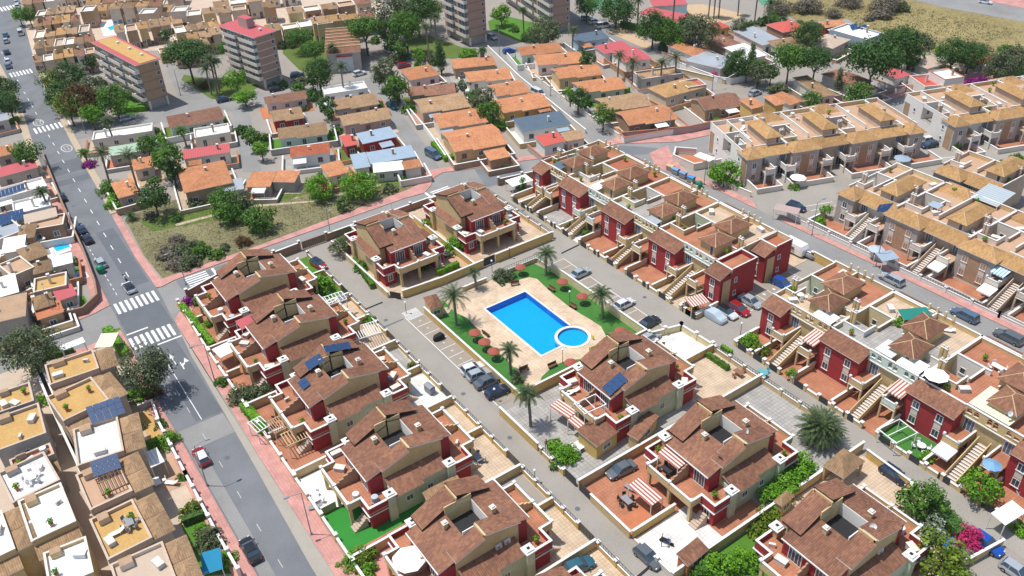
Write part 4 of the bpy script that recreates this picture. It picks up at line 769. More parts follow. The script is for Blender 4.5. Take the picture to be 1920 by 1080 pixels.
SHORT = ['dark canopy house', 'mint arcade house', 'yellow arcade house', 'second mint house', 'hipped end house', 'tall end house', 'cream arcade house', 'striped canopy house', 'corrugated canopy house', 'right edge house', 'first beige house', 'round parasol house', 'middle beige house', 'beige end house', 'upper gable house', 'upper second house', 'upper third house', 'lower gable house', 'round table house', 'striped awning house', 'lower last house', 'shade sail house', 'ribbed roof house']
for i, o in enumerate([o for o in list(C.objects) if o.name.startswith('terraced_house') and o.type == 'EMPTY']):
    bb = [c for c in o.children if c.name.startswith('wall')][0].bound_box; W = max(v[0] for v in bb); D = max(v[1] for v in bb); red = 6 if W > 12 else 3.4; r = random.Random(i+40)
    if W > 8: clutter(o, [p for p in [('front left roof', r.uniform(.8, red-.5), r.uniform(3.4, 4.5)), ('back left roof', r.uniform(.8, 3.8), r.uniform(12.4, D-1)), ('back right roof', r.uniform(red+1.5, W-1), r.uniform(D-2.6, D-.8)), ('right roof', W-.9, r.uniform(5, 7)), ('inner back roof', r.uniform(red+.9, W-2), r.uniform(12.6, 14)), ('middle left roof', r.uniform(.8, red-.5), r.uniform(5.3, 7))] if p[2] < D-.5], 5.9, SHORT[i], i+50)
# ================================================================== other houses
GO = 'orange and brown roofed bungalows north of the estate'
def plain_house(pa, pb, pc, z, roof, wall, label, cat='house', kind='gable', h=.9, over=.35, group=None, z0=0, chim=1, win=True, name='bungalow', solar=None, floor=None, side=None, trim='offwhite', seed=None, wins=None, storeys=1, cl=None):
    """detached or terraced small house from three eave corners measured in the survey (near-left, near-right, far-left) at height z"""
    x, y, a, L_, W = frame3(pa, pb, pc, z)
    if name == 'terrace_house': x, y = x+math.sin(a)*.14*W-math.cos(a)*.4, y-math.cos(a)*.14*W-math.sin(a)*.4; L_ += .7; W *= 1.24
    W = max(W, 2.0)*(1.18 if kind in ('gable', 'hip') and group == GO else 1); r = random.Random(int(pa[0]*7+pa[1])); 
    if cl: W = min(W, cl)
    t = thing(name, label, cat, (x, y), a, group); o = over
    if kind == 'flat':
        b = MB(); b.box(0, L_, 0, W, z0, z-.5, wall, top=roof, bottom=False); b.build('wall', t); p = MB()
        par_run(p, [(.1, 0), (.1, W-.1), (L_-.1, W-.1), (L_-.1, .1), (.2, .1)], z-.5, z-.07, wall, .2); p.build('parapet', t); c = MB(); cap_run(c, [(.1, 0), (.1, W-.1), (L_-.1, W-.1), (L_-.1, .1), (.1, .1)], z-.068, .28, .07, trim); c.build('capping', t); zz = z-.5
        o = 0
    elif kind == 'sheet':
        b = MB(); b.box(o, L_-o, o, W-o, z0, z-.05, wall, bottom=False); b.build('wall', t); zz = z-.1
        s = MB(); s.slab([(0, 0, z), (L_, 0, z), (L_, W, z+h*.5), (0, W, z+h*.5)], .12, roof, trim); s.build('roof', t)
        b = MB(); b.prism([(o, o), (L_-o, o), (L_-o, W-o), (o, W-o)], z-.06, z-.01, wall); 
    else:
        b = MB(); b.box(o, L_-o, o, W-o, z0, z-.02, wall, bottom=False)
        if kind == 'gable':
            for xx in (o, L_-o): b.face([(xx, o, z-.02), (xx, W-o, z-.02), (xx, W/2, z+h-.08)], wall)
        b.build('wall', t); s = MB(); zz = z
        if kind == 'gable':
            st = L_*r.uniform(.3, .45)                    # the eave steps forward part way along, as on the real ones
            f = .55
            s.slab([(0, 0, z), (st, 0, z), (st, W/2, z+h), (0, W/2, z+h)], .13, roof, trim); s.slab([(st, -f, z-h*f/(W/2)), (L_, -f, z-h*f/(W/2)), (L_, W/2, z+h), (st, W/2, z+h)], .13, roof, trim)
            s.slab([(0, W/2, z+h), (L_, W/2, z+h), (L_, W, z), (0, W, z)], .13, roof, trim)
        else: s.hip(0, L_, 0, W, z, h, roof, 0, trim)
        ro = s.build('roof', t)
    for k in range(chim):
        cx, cy = L_*r.uniform(.2, .8), W*r.uniform(.3, .6); c = MB(); zc = z-.5 if kind in ('flat',) else z
        c.box(cx-.22, cx+.22, cy-.22, cy+.22, zc, z+h+.55, trim if r.random() < .5 else 'brick_tan'); c.box(cx-.28, cx+.28, cy-.28, cy+.28, z+h+.55, z+h+.63, 'white'); c.build('chimney', t)
    if win:
        n = wins or max(1, int(L_/3.2))
        for sN in range(storeys):
            for k in range(n):
                cx = o+(L_-2*o)*(k+.5)/n; dr = r.random() < .3 and sN == 0
                window(t, cx, o, z0+.1 if dr else z0+.95+sN*2.8, 1.0 if dr else 1.15, 2.0 if dr else 1.05, '-y', frame='white' if r.random() < .6 else 'brown_wall', sill=not dr, name='door' if dr else 'window')
        if W > 4: window(t, L_-o if a > 0.2 else o, W*.5, z0+1, .9, 1.0, '+x' if a > .2 else '-x')
    if solar: pass
    return t
# ---- low bungalows to the north
GO = 'orange and brown roofed bungalows north of the estate'
def bg(NL, NR, FL, roof, wall, label, z=3.0, **k): return plain_house(NL, NR, FL, z, roof, wall, label, group=GO, **k)
O, T_, B_, K_, R_, G_ = TILE_O, TILE_T, TILE_B, TILE_K, TILE_R, TILE_G
bg((977.5, 104.5), (1056, 94), (961, 92), O, 'whitewash', 'orange roofed bungalow at the top of the lane, farthest of its column below the tower')
bg((1007.5, 123), (1096, 115), (990, 107.5), O, 'whitewash', 'orange roofed bungalow with a dark back ledge, second down from the tower lane')
bg((1047.5, 148), (1130.5, 137), (1029, 132.5), O, 'cream', 'orange roofed bungalow with yellow side wall, third down the lane')
bg((1090, 175), (1174.5, 163), (1066, 159), O, 'offwhite', 'orange roofed bungalow with a long hedge along its front')
bg((1136, 208), (1222.5, 195), (1107.5, 190), T_, 'ochre_wall', 'tan roofed bungalow just behind the corner bungalow with the tiled wall')
bg((1179, 235.5), (1270, 220), (1149, 215.5), O, 'brown_wall', 'orange roofed corner bungalow inside a tile-topped boundary wall')
bg((932, 181), (992.5, 170), (900, 166), O, 'whitewash', 'orange roofed bungalow with a leafy tree at its left corner')
bg((944, 212), (1032.5, 196), (921, 192.5), O, 'ochre_wall', 'orange roofed bungalow just above the slate roofed house')
bg((769, 151), (826, 140), (740, 136), O, 'whitewash', 'orange hipped bungalow right of the red parked car', kind='hip')
bg((851, 129), (931, 121), (839, 115), O, 'brick_tan', 'orange roofed bungalow behind a dark cypress, nearest the towers', kind='hip')
bg((877.5, 154), (960, 145), (862.5, 139), O, 'offwhite', 'orange roofed bungalow with a grey shrub against its right front')
bg((766, 180), (855, 172), (761, 166), B_, 'brick_tan', 'brown roofed bungalow with two chimneys and a round bush', chim=2)
bg((791, 212.5), (882.5, 197.5), (777.5, 191), T_, 'beige_wall', 'tan roofed bungalow with a round gazebo beside it')
bg((824, 241), (915, 226), (805, 220), O, 'offwhite', 'orange roofed bungalow with white garden in front')
bg((852, 285), (951, 267), (835, 253), O, 'cream', 'orange roofed bungalow behind the long L-shaped hedge')
bg((497.5, 194.5), (576, 181), (494, 184), B_, 'offwhite', 'grey-brown roofed bungalow opposite the pink roofed tower')
bg((512, 228), (570, 218), (505, 212), K_, 'red_wall', 'khaki roofed bungalow with dark red walls')
bg((522.5, 261), (615, 248), (510, 245), K_, 'whitewash', 'long khaki roofed bungalow with pale blue wall')
bg((609, 177), (689, 164.5), (606, 163), 'roof_white', 'whitewash', 'long white flat roofed house beside the palms', kind='flat')
bg((631, 206), (711, 192), (622, 190), T_, 'grey_wall', 'tan roofed bungalow above the magenta flowering bush')
bg((644, 236), (734, 219), (637, 220), T_, 'mauve_wall', 'tan roofed bungalow with mauve wall and arched windows')
bg((680, 270), (745, 256), (665, 254), 'roof_blue', 'red_wall', 'blue-grey roofed house with dark red walls', kind='sheet')
bg((647, 275), (672, 270), (640, 258), 'roof_red', 'red_wall', 'small red roofed annex joined to the dark red house', kind='sheet')
bg((317.5, 240), (420, 220), (310, 222), B_, 'whitewash', 'brown tiled house with white terrace edge behind the long white house')
bg((172.5, 262), (285, 245), (171, 247), 'roof_white', 'offwhite', 'long white flat roofed house with a palm in front, nearest the main road', kind='flat')
bg((365, 258), (431, 247), (345, 244), 'roof_white', 'offwhite', 'white flat roofed house beside the small side street', kind='flat')
bg((203, 293), (297, 278), (205, 279), 'roof_green', 'grey_wall', 'long house with a faded green sheet roof', kind='sheet')
bg((342.5, 299), (432, 285), (341, 285), CORRR, 'whitewash', 'house with a bright red ribbed roof', kind='sheet')
bg((345, 362), (437, 342), (345, 322), O, 'brick_tan', 'orange roofed brick house with white framed gable and a green mat in its yard', kind='hip', z=3.6)
bg((415, 362), (458, 354), (412, 344), 'roof_grey', 'grey_wall', 'small grey sheet roofed shed beside the brick house', kind='sheet', z=2.6, chim=0)
bg((459, 351), (506, 350), (457, 326), O, 'grey_wall', 'orange tiled shed with grey wall facing the vacant plot', kind='sheet', z=2.6, win=False, chim=0)
bg((507, 341), (552, 342), (504, 322), O, 'grey_wall', 'orange tiled shed right of its twin at the edge of the vacant plot', kind='sheet', z=2.6, win=False, chim=0)
bg((222, 372), (262, 361), (219, 344), O, 'mauve_wall', 'low orange tiled house under the tall palm beside the main road', kind='sheet', z=2.8)
bg((250, 320), (290, 312), (246, 303), O, 'offwhite', 'orange tiled outbuilding behind the tall palm', kind='sheet', z=2.8)
bg((544, 295), (619, 286), (534, 277.5), R_, 'whitewash', 'white walled house with a flat terracotta roof and white yard', kind='sheet', h=.3)
bg((616, 332.5), (655, 322.5), (606, 311), O, 'whitewash', 'small orange tiled porch building beside the white walled house', kind='sheet', z=2.6, chim=0)
bg((695, 308), (781, 293), (682.5, 290), 'roof_blue', 'offwhite', 'long pale blue sheet roofed house next to the lane mouth', kind='sheet')
bg((665, 317), (695, 312), (658, 293), 'roof_blue', 'offwhite', 'pale blue sheet roofed wing left of the long blue roof', kind='sheet', z=2.8, chim=0)
bg((700, 324), (757, 318), (697, 310), 'roof_white', 'offwhite', 'pale flat roofed garage range facing the vacant plot', kind='sheet', z=2.6, chim=0)
bg((758, 318), (792, 312), (755, 306), O, 'offwhite', 'orange tiled corner store at the lane mouth', kind='sheet', z=2.6, chim=0, win=False)
bg((918, 301), (958, 293), (914, 285), O, 'brick_tan', 'little orange roofed brick hut on the pavement by the hedge', kind='sheet', z=2.4, chim=0, win=False)
bg((980, 248), (1071, 232), (961, 226), 'roof_slate', 'whitewash', 'low slate grey roofed house with white walls beside the lane', kind='sheet')
bg((1020, 274), (1062, 264), (1008, 257), 'roof_red', 'whitewash', 'red sheet roofed white house at the junction', kind='sheet')
bg((1063, 265), (1099, 258), (1052, 252), T_, 'offwhite', 'tan roofed wing right of the red sheet roof at the junction', kind='sheet', chim=0)
bg((1134, 101), (1187, 90), (1104, 91), 'roof_pink', 'whitewash', 'crimson roofed house with white front near the plaza', kind='sheet')
bg((1174, 118), (1222, 109), (1137, 100), 'roof_pink', 'whitewash', 'crimson roofed house with white annex, nearer of the two', kind='sheet')
bg((1203, 148), (1282, 137), (1197, 133), T_, 'grey_wall', 'tan flat roofed house behind the row of palms', kind='flat')
bg((1085, 80), (1143, 70), (1075, 68), 'roof_slate', 'roof_blue', 'dark flat roofed building at the foot of the tower car park', kind='sheet')
bg((1249, 183), (1323, 163), (1224, 166), G_, 'beige_wall', 'beige house with gold tiled left end and terrace', kind='hip')
bg((1290, 164), (1325, 158), (1272, 152), 'roof_pink', 'beige_wall', 'crimson flat roofed wing of the beige corner house', kind='flat', z=3.6, chim=0)
bg((1322, 207), (1394, 194), (1290, 190), B_, 'brick_tan', 'brown tiled house with white pergola beside the ochre walled block', h=1.2)
bg((1410, 204), (1435, 198), (1395, 188), O, 'ochre_wall', 'tall ochre walled house with an orange roof on the corner', kind='sheet', z=5, storeys=1)
bg((1455, 198), (1473, 194), (1440, 182), O, 'ochre_wall', 'narrow ochre walled house right of the grey gap', kind='sheet', z=5, chim=0)
bg((1302, 106), (1334, 97), (1264, 86), O, 'whitewash', 'orange roofed white house beside the plaza steps', kind='hip')
bg((1352, 129), (1384, 110), (1307, 108), 'roof_grey', 'whitewash', 'grey hipped house next to the dark trees', kind='hip')
bg((1360, 91), (1395, 83), (1337, 72), B_, 'brick_tan', 'brown roofed house above the grey hipped one', kind='hip')
bg((1345, 55), (1370, 50), (1332, 45), 'roof_red', 'ochre_wall', 'small red roofed house by the sports club', kind='hip')
bg((1400, 112), (1439, 103), (1375, 88), 'roof_white', 'whitewash', 'house under a white tent roof', kind='sheet', chim=0)
bg((1430, 85), (1470, 76), (1393, 56), 'roof_grey', 'whitewash', 'grey roofed house with white front near the dry field', kind='sheet')
bg((1469, 61), (1516, 52), (1446, 47), 'roof_red', 'brown_wall', 'crimson roofed house closest to the dry field', kind='hip')
bg((1472, 98), (1527, 89), (1451, 78), K_, 'whitewash', 'ochre roofed house behind the pines', kind='hip')
bg((1562, 91), (1596, 74), (1540, 73), 'beige_floor', 'grey_wall', 'beige roofed house left of the pale blue house', kind='hip')
bg((1548, 52), (1590, 46), (1540, 44), O, 'red_wall', 'small orange roofed house behind the pale blue one', kind='sheet')
bg((1624, 74), (1657, 62), (1572, 49), 'roof_white', 'roof_blue', 'pale blue flat roofed house carrying dark panels', kind='flat', z=4)
bg((1740, 129), (1779, 117), (1709, 115), 'beige_floor', 'offwhite', 'cream roofed house among the trees below the dry field', kind='hip')
bg((1832, 121), (1876, 110), (1830, 93), R_, 'offwhite', 'bright terracotta roofed house by the green fence', kind='hip')
bg((1600, 163), (1637, 152), (1552, 141), B_, 'offwhite', 'dark brown hipped house beside the street trees', kind='hip', z=3.4)
bg((1626, 172), (1648, 166), (1612, 160), B_, 'offwhite', 'small dark brown annex of the hipped house', kind='hip', z=2.8, chim=0)
bg((1540, 182), (1569, 177), (1470, 151), K_, 'offwhite', 'khaki flat roofed house behind the street wall', kind='sheet')
bg((1483, 197), (1505, 189), (1447, 181), O, 'offwhite', 'orange low roof range behind the grey street wall', kind='sheet', z=2.8, chim=0)
bg((1680, 148), (1708, 140), (1668, 130), 'roof_pink', 'whitewash', 'pink roofed little white house', kind='sheet', chim=0)
bg((1734, 162), (1767, 159), (1692, 143), 'roof_red', 'whitewash', 'red and orange flat roofed white house on the street', kind='flat')
bg((1772, 149), (1809, 144), (1735, 133), 'roof_white', 'whitewash', 'two storey house with red parapets and a dark garage door', kind='flat', z=4.6, trim='terra')
bg((1075, 140), (1090, 136), (1070, 130), O, 'offwhite', 'tiny orange shed between two bungalow gardens', kind='sheet', z=2.3, chim=0, win=False)
# ---- houses along the left side of the main road
GLH = 'terraced roof-terrace houses west of the main road'
def rt(NL, NR, FL, floor, wall, label, z=5.8, tile=TILE_T, strip=True, z0=0, **k):
    """two-storey house with a parapeted roof terrace and a tiled end towards the road"""
    t = plain_house(NL, NR, FL, z+.5, floor, wall, label, kind='flat', group=GLH, trim=k.pop('trim', 'beige_wall' if wall != 'cream' else 'offwhite'), name='terrace_house', chim=0, storeys=2, **k)
    x, y, a, L_, W = frame3(NL, NR, FL, z+.5); L_ += .7; W *= 1.24
    if strip:
        for (y0, y1) in ((.1, W*.48), (W*.52, W-.1)):
            MB().box(L_+.01, L_+2.3, y0, y1, 0, z-.15, wall, bottom=False).build('end_wall', t)
            r = MB(); r.hip(L_, L_+2.6, y0, y1, z-.1, .8, tile, .1, 'offwhite'); r.build('end_roof', t)
    if strip or NL[0] > 20:
        MB().box(.1, L_-.1, -1.9, -.02, 0, z-1.2, wall, bottom=False).build('lower_wall', t); r = MB(); r.slab([(0, -2.0, z-1.1), (L_, -2.0, z-1.1), (L_, -.02, z-.5), (0, -.02, z-.5)], .13, tile, 'offwhite'); r.build('lower_roof', t)
    b = MB(); b.box(L_*.15, L_*.4, W*.8, W-.25, z, z+.9, wall, top='brick_tan'); b.build('roof_box', t)
    return t
rt((97.5, 715), (180, 687), (87.5, 686), 'ochre_floor', 'beige_wall', 'house with an ochre roof terrace beside the big grey-green street tree')
rt((120, 781), (196, 745), (106, 740), 'ochre_floor', 'beige_wall', 'house with an ochre roof terrace directly behind the upper block of solar panels')
rt((150, 863), (226, 838), (131, 812), WHITET, 'beige_wall', 'house with a white tiled roof terrace between two solar racks')
rt((172, 945), (240, 914), (160, 888), 'peach_floor', 'beige_wall', 'house with a peach terrace, a dark pergola and the lower solar rack')
rt((204, 1037), (276, 1001), (190, 970), 'ochre_floor', 'beige_wall', 'house with an ochre terrace holding a lounger, a bench and a grey table')
rt((236, 1130), (326, 1088), (214, 1062), 'beige_floor', 'offwhite', 'house with a pale terrace beside the teal shade sail')
rt((0, 768), (58, 748), (-14, 742), 'ochre_floor', 'grey_wall', 'house with ochre roof at the left frame edge below the street tree', strip=False)
rt((-2, 836), (80, 806), (-20, 792), 'ochre_floor', 'grey_wall', 'house with ochre roof at the left frame edge, second of its column', strip=False)
rt((26, 933), (104, 895), (8, 886), WHITET, 'grey_wall', 'house with white terrace cluttered with furniture, with tile roof on its road side', strip=False)
rt((62, 1003), (134, 970), (24, 950), 'roof_white', 'cream', 'house with a plain white terrace and small windows in its cream wall', strip=False)
rt((98, 1095), (168, 1066), (62, 1050), 'roof_white', 'cream', 'house with a white terrace in the bottom left corner', strip=False)
rt((-60, 1060), (20, 1022), (-80, 1000), 'roof_white', 'cream', 'house with tiled roof cut by the left frame edge near the bottom', strip=True)
rt((30, 878), (96, 850), (26, 860), 'terra', 'grey_wall', 'narrow house with a terracotta ledge between the ochre and white terraces', strip=False, z=5.0)
ML = lambda NL, NR, FL, roof, wall, label, z=3.2, **k: plain_house(NL, NR, FL, z, roof, wall, label, group=GLH, **k)
ML((-8, 296), (30, 286), (-8, 280), O, 'grey_wall', 'orange tiled house under a round tree at the left frame edge', kind='sheet')
ML((-8, 334), (71, 313), (-6, 319), 'roof_pink', 'grey_wall', 'crimson roofed house with dark solar strips beside the main road', kind='sheet')
ML((-20, 378), (88, 348), (-20, 358), 'roof_white', 'whitewash', 'long white flat roofed house with a row of solar panels', kind='flat')
ML((26, 402), (95, 385), (22, 378), 'roof_white', 'whitewash', 'white walled house with a palm at its corner', kind='flat')
ML((46, 420), (108, 405), (42, 404), 'beige_floor', 'whitewash', 'pale pergola roofed house end beside the main road', kind='sheet', h=.2, chim=0)
ML((-10, 452), (46, 430), (-12, 418), 'roof_grey', 'whitewash', 'grey terraced house with a rack of small solar panels', kind='flat')
ML((30, 450), (64, 444), (34, 424), K_, 'brick_tan', 'khaki hipped house left of the blue garden pool', kind='hip')
ML((50, 432), (118, 420), (48, 412), 'peach_floor', 'brown_wall', 'house with a peach roof deck and dark yard', kind='flat', chim=0)
ML((2, 476), (45, 468), (0, 452), 'roof_white', 'offwhite', 'white awning roofed house with furniture beneath', kind='sheet', chim=0)
ML((22, 518), (64, 500), (18, 487), 'peach_floor', 'beige_wall', 'house with a peach coloured terrace and dark parapet', kind='flat', z=4)
ML((48, 492), (92, 476), (46, 462), K_, 'brick_tan', 'khaki tiled house just above the peach terrace', kind='hip', z=3.6)
ML((62, 515), (98, 506), (60, 494), K_, 'brick_tan', 'khaki tiled house between the peach terrace and the white awning', kind='hip', z=3.6)
ML((96, 502), (137, 492), (92, 487), 'roof_white', 'offwhite', 'small white roofed house with plants by the road wall', kind='sheet', chim=0)
ML((62, 548), (124, 534), (56, 524), 'ochre_floor', 'beige_wall', 'house with a bright ochre roof and white table', kind='flat', z=4)
ML((-30, 566), (36, 547), (-30, 532), 'roof_white', 'grey_wall', 'house with a pale sheet roof at the left frame edge', kind='sheet', z=4)
ML((64, 582), (103, 570), (58, 558), K_, 'brick_tan', 'khaki tiled house in front of the corner wall', kind='hip', z=3.6)
ML((108, 565), (145, 552), (104, 546), 'roof_pink', 'beige_wall', 'mauve canopy roofed house at the street corner', kind='sheet', z=3, chim=0)
ML((70, 600), (120, 584), (60, 578), 'terra', 'brick_tan', 'low terracotta flat roofed building at the street corner', kind='sheet', z=3, h=.2, chim=0)
ML((-40, 612), (48, 592), (-40, 572), 'brick_tan', 'grey_wall', 'grey-brown walled house with one small window at the left edge', kind='sheet', z=5)
ML((-20, 232), (18, 223), (-22, 208), 'roof_grey', 'grey_wall', 'grey roofed house behind a trimmed hedge at the upper left edge', kind='sheet')
# ---- blocks of flats
def tower(pa, pb, pc, H, storeys, roofm, label, brick='brick_tan', balc='-x', rim=None, lift=False, zr=None, name='apartment_tower', nb=2):
    x, y, a, L_, W = frame3(pa, pb, pc, zr if zr is not None else H); t = thing(name, label, 'apartment block', (x, y), a, 'blocks of flats')
    b = MB(); b.box(.3, L_-.3, .3, W-.3, 2.6, H-.25, brick); b.box(.8, L_-.8, 1.0, W-1, 0, 2.59, 'grey_wall'); b.build('wall', t); fh = (H-2.8)/storeys
    for k in range(4): MB().box([.35, L_-.85][k % 2], [.85, L_-.35][k % 2], [.35, W-.85][k//2], [.85, W-.35][k//2], 0, 2.59, 'offwhite').build('column', t)
    r = MB(); r.box(-.5, L_+.3, -.1, W+.5, H-.24, H, 'offwhite', top=rim or roofm); r.build('roof', t)
    if rim: MB().box(.9, L_-.5, .3, W-.3, H+.002, H+.12, roofm).build('roof_deck', t)
    if lift: MB().box(L_*.45, L_*.8, W*.45, W*.7, H+.002, H+2.6, 'mauve_wall', top=rim or roofm).build('lift_house', t)
    for k in range(3): MB().box(L_*.6, L_*.6+.7, W*(.2+.27*k), W*(.2+.27*k)+.7, H+.13, H+.6, 'white').build('roof_vent', t)
    for k in range(storeys):
        z = 2.7+fh*k
        s = MB(); s.box(.27, L_-.27, .26, .298, z-.1, z+.12, 'offwhite' if lift else 'brown_wall'); s.build('floor_band', t)
        if W > 20 and k % 1 == 0:
            pass
        segs = [(W*(i/nb)+.4, W*((i+1)/nb)-1.2) for i in range(nb)]
        for y0, y1 in segs:
            q = MB(); q.box(-.95, .298, y0, y1, z, z+.15, 'offwhite'); q.box(-.95, -.87, y0, y1, z+.152, z+.95, 'offwhite'); q.box(-.86, .29, y0, y0+.08, z+.152, z+.95, 'offwhite'); q.build('balcony', t)
            g = MB(); g.box(.22, .298, y0+.3, y1-.3, z+.16, z+fh-.35, 'blueglass')
            n = max(2, int((y1-y0)/1.6))
            for i in range(n): g.box(.19, .218, y0+.3+(y1-y0-.6)*i/n, y0+.4+(y1-y0-.6)*i/n, z+.16, z+fh-.35, 'offwhite')
            g.build('balcony_window', t)
        window(t, L_*.82, .3, z+1.0, .9, 1.0, '-y', bars=0, sill=False, frame='shutter')
    return t
tower((257, 122), (299, 110), (190, 75), 12.5, 4, 'ochre_floor', 'long block of flats with an ochre roof edged in pink', rim='roof_pink', nb=3)
tower((478, 70), (516, 58), (420, 45), 14.6, 6, 'roof_pink', 'seven storey block of flats with a crimson roof and lift house', brick='tower_brick', lift=True)
tower((881, 88), (916, 79), (818, 69), 30, 11, 'roof_pink', 'tall tower of flats cut by the top frame edge, left of two', brick='tower_brick', zr=0)
tower((1037, 64), (1071, 58), (958, 0), 27, 9, 'roof_pink', 'tower of flats at the top frame edge, right of two', brick='tower_brick', zr=0, nb=3)
# sawtooth-roofed hall
x, y, a, L_, W = frame3((609, 100), (676, 94), (592, 60), 6)
sh = thing('hall', 'hall with a ribbed brown and cream sawtooth roof', 'hall', (x, y), a)
b = MB(); b.box(.3, L_-.3, .3, W-.3, 0, 5.4, 'grey_wall'); b.build('wall', sh)
for k in range(7):
    y0 = W*k/7; s = MB(); s.slab([(0, y0, 5.6), (L_, y0, 5.6), (L_, y0+W/7-.1, 6.6), (0, y0+W/7-.1, 6.6)], .15, TILE_B, 'offwhite'); s.box(0, L_, y0+W/7-.35, y0+W/7-.02, 6.45, 6.75, 'cream'); s.build('roof_ridge', sh)
MB().box(L_*.3, L_*.75, .18, .29, .1, 4.4, 'shutter').build('shutter_door', sh); MB().box(L_*.3, L_*.75, -.3, .29, 4.6, 4.9, 'red_wall').build('door_canopy', sh)
# ---- close-set houses in the distance, top left
GD = 'small close-set houses behind the blocks of flats'
ordn = ['first', 'second', 'third', 'fourth', 'fifth', 'sixth', 'seventh', 'eighth', 'ninth', 'tenth', 'eleventh', 'twelfth', 'thirteenth']
ordn2 = ordn+['fourteen', 'fifteen', 'sixteen', 'seventeen', 'eighteen', 'nineteen']
rr = random.Random(5)
rows = [((40, 8), (165, -6), 6), ((150, -4), (340, -20), 7), ((62, 118), (180, 98), 6), ((62, 92), (178, 76), 6), ((62, 72), (168, 58), 5), ((62, 50), (150, 38), 5), ((66, 30), (140, 22), 4),
        ((215, 62), (345, 42), 6), ((150, 22), (330, 6), 7), ((300, 100), (420, 78), 5), ((330, 62), (415, 48), 4), ((350, 30), (520, 10), 6), ((500, 60), (690, 32), 6), ((540, 26), (700, 4), 5), ((585, 45), (705, 30), 4),
        ((330, 78), (420, 62), 4), ((230, 28), (350, 20), 4), ((160, 8), (340, -8), 6), ((400, 12), (560, -8), 5)]
for ri, (a0, a1, n) in enumerate(rows):
    for k in range(n):
        f0, f1 = k/n, (k+.93)/n; A = (a0[0]+(a1[0]-a0[0])*f0, a0[1]+(a1[1]-a0[1])*f0); B2 = (a0[0]+(a1[0]-a0[0])*f1, a0[1]+(a1[1]-a0[1])*f1)
        dh = rr.uniform(9, 13)*(.75 if A[1] < 40 else 1); Fl = (A[0]-dh*.35, A[1]-dh)
        kd = rr.choice(['flat', 'flat', 'sheet', 'sheet', 'hip', 'gable']); tl = rr.choice([T_, B_, K_, G_, T_]) if kd != 'flat' else rr.choice(['offwhite', 'beige_floor', 'roof_white', 'peach_floor'])
        nm = {T_: 'tan tiled', B_: 'brown tiled', K_: 'khaki tiled', G_: 'golden tiled'}.get(tl) or {'offwhite': 'off-white', 'beige_floor': 'beige', 'roof_white': 'white', 'peach_floor': 'peach'}[tl]+' flat roofed'
        plain_house(A, B2, Fl, rr.choice([3.2, 5.6, 5.8]), tl, rr.choice(['beige_wall', 'offwhite', 'brick_tan', 'beige_wall', 'cream']), f'{nm} house, {ordn[k]} from the left in far row {ordn2[ri]}', kind=kd, group=GD, chim=1 if kd != 'flat' else 0, wins=2, name='small_house')
# ================================================================== vegetation builders
def crown_mesh(kind, seed, mat, nclump=34, nleaf=30, leaf=.2):
    r = random.Random(seed); b = MB(); C_ = []
    for i in range(nclump):
        while True:
            p = Vector((r.uniform(-1, 1), r.uniform(-1, 1), r.uniform(-1, 1)))
            if .25 < p.length < 1: break
        p = p.normalized()*(.45+.5*r.random())
        if kind == 'pine': p = Vector((p.x*1.0, p.y*1.0, p.z*.28 + .12*(1-(p.x**2+p.y**2))))
        elif kind == 'cypress': t_ = (p.z+1)/2; p = Vector((p.x*.34*(1.05-t_*.8), p.y*.34*(1.05-t_*.8), p.z*1.0))
        elif kind == 'shrub': p = Vector((p.x, p.y, abs(p.z)*.8-.25))
        else: p = Vector((p.x, p.y, p.z*.78))
        C_.append((p, r.uniform(.2, .38)*(.5 if kind == 'cypress' else 1)))
    for p, cr_ in C_:
        for j in range(nleaf):
            d = Vector((r.gauss(0, 1), r.gauss(0, 1), r.gauss(.25, 1))).normalized(); q = p + d*cr_*r.uniform(.75, 1.05)*Vector((1, 1, .8)).length/1.6
            leafquad(b, q, d+Vector((r.uniform(-.5, .5), r.uniform(-.5, .5), r.uniform(0, .6))), leaf*(.6 if kind == 'cypress' else 1), mat, r)
    return b
def trunk_mesh(h, r0, limbs, spread, top, mat, seed):
    """trunk of height h with limbs reaching to `top` (crown centre height)"""
    r = random.Random(seed); b = MB(); b.cyl(0, 0, 0, h, r0, r0*.7, 8, mat, ox=r0*.4)
    for i in range(limbs):
        a = 6.28*i/limbs+r.uniform(-.3, .3); p0 = Vector((r0*.4, 0, h*.92)); p1 = Vector((math.cos(a)*spread*.5, math.sin(a)*spread*.5, h+(top-h)*.55)); p2 = Vector((math.cos(a)*spread, math.sin(a)*spread, top))
        b.bar(p0, p1, r0*.42, mat, 6); b.bar(p1, p2, r0*.26, mat, 5)
    return b
_cm = {}
def crown_data(kind, mat, v, big):
    k = (kind, mat.name, v, big)
    if k not in _cm:
        o = crown_mesh(kind, 100+v*7+len(kind), mat, *((26, 24, .24), (44, 38, .15), (78, 56, .095))[big]).build('crown'); _cm[k] = o.data; bpy.data.objects.remove(o)
    return _cm[k]
TREEN = {'round': 'tree', 'pine': 'pine_tree', 'cypress': 'cypress', 'shrub': 'shrub'}
tcount = [0]
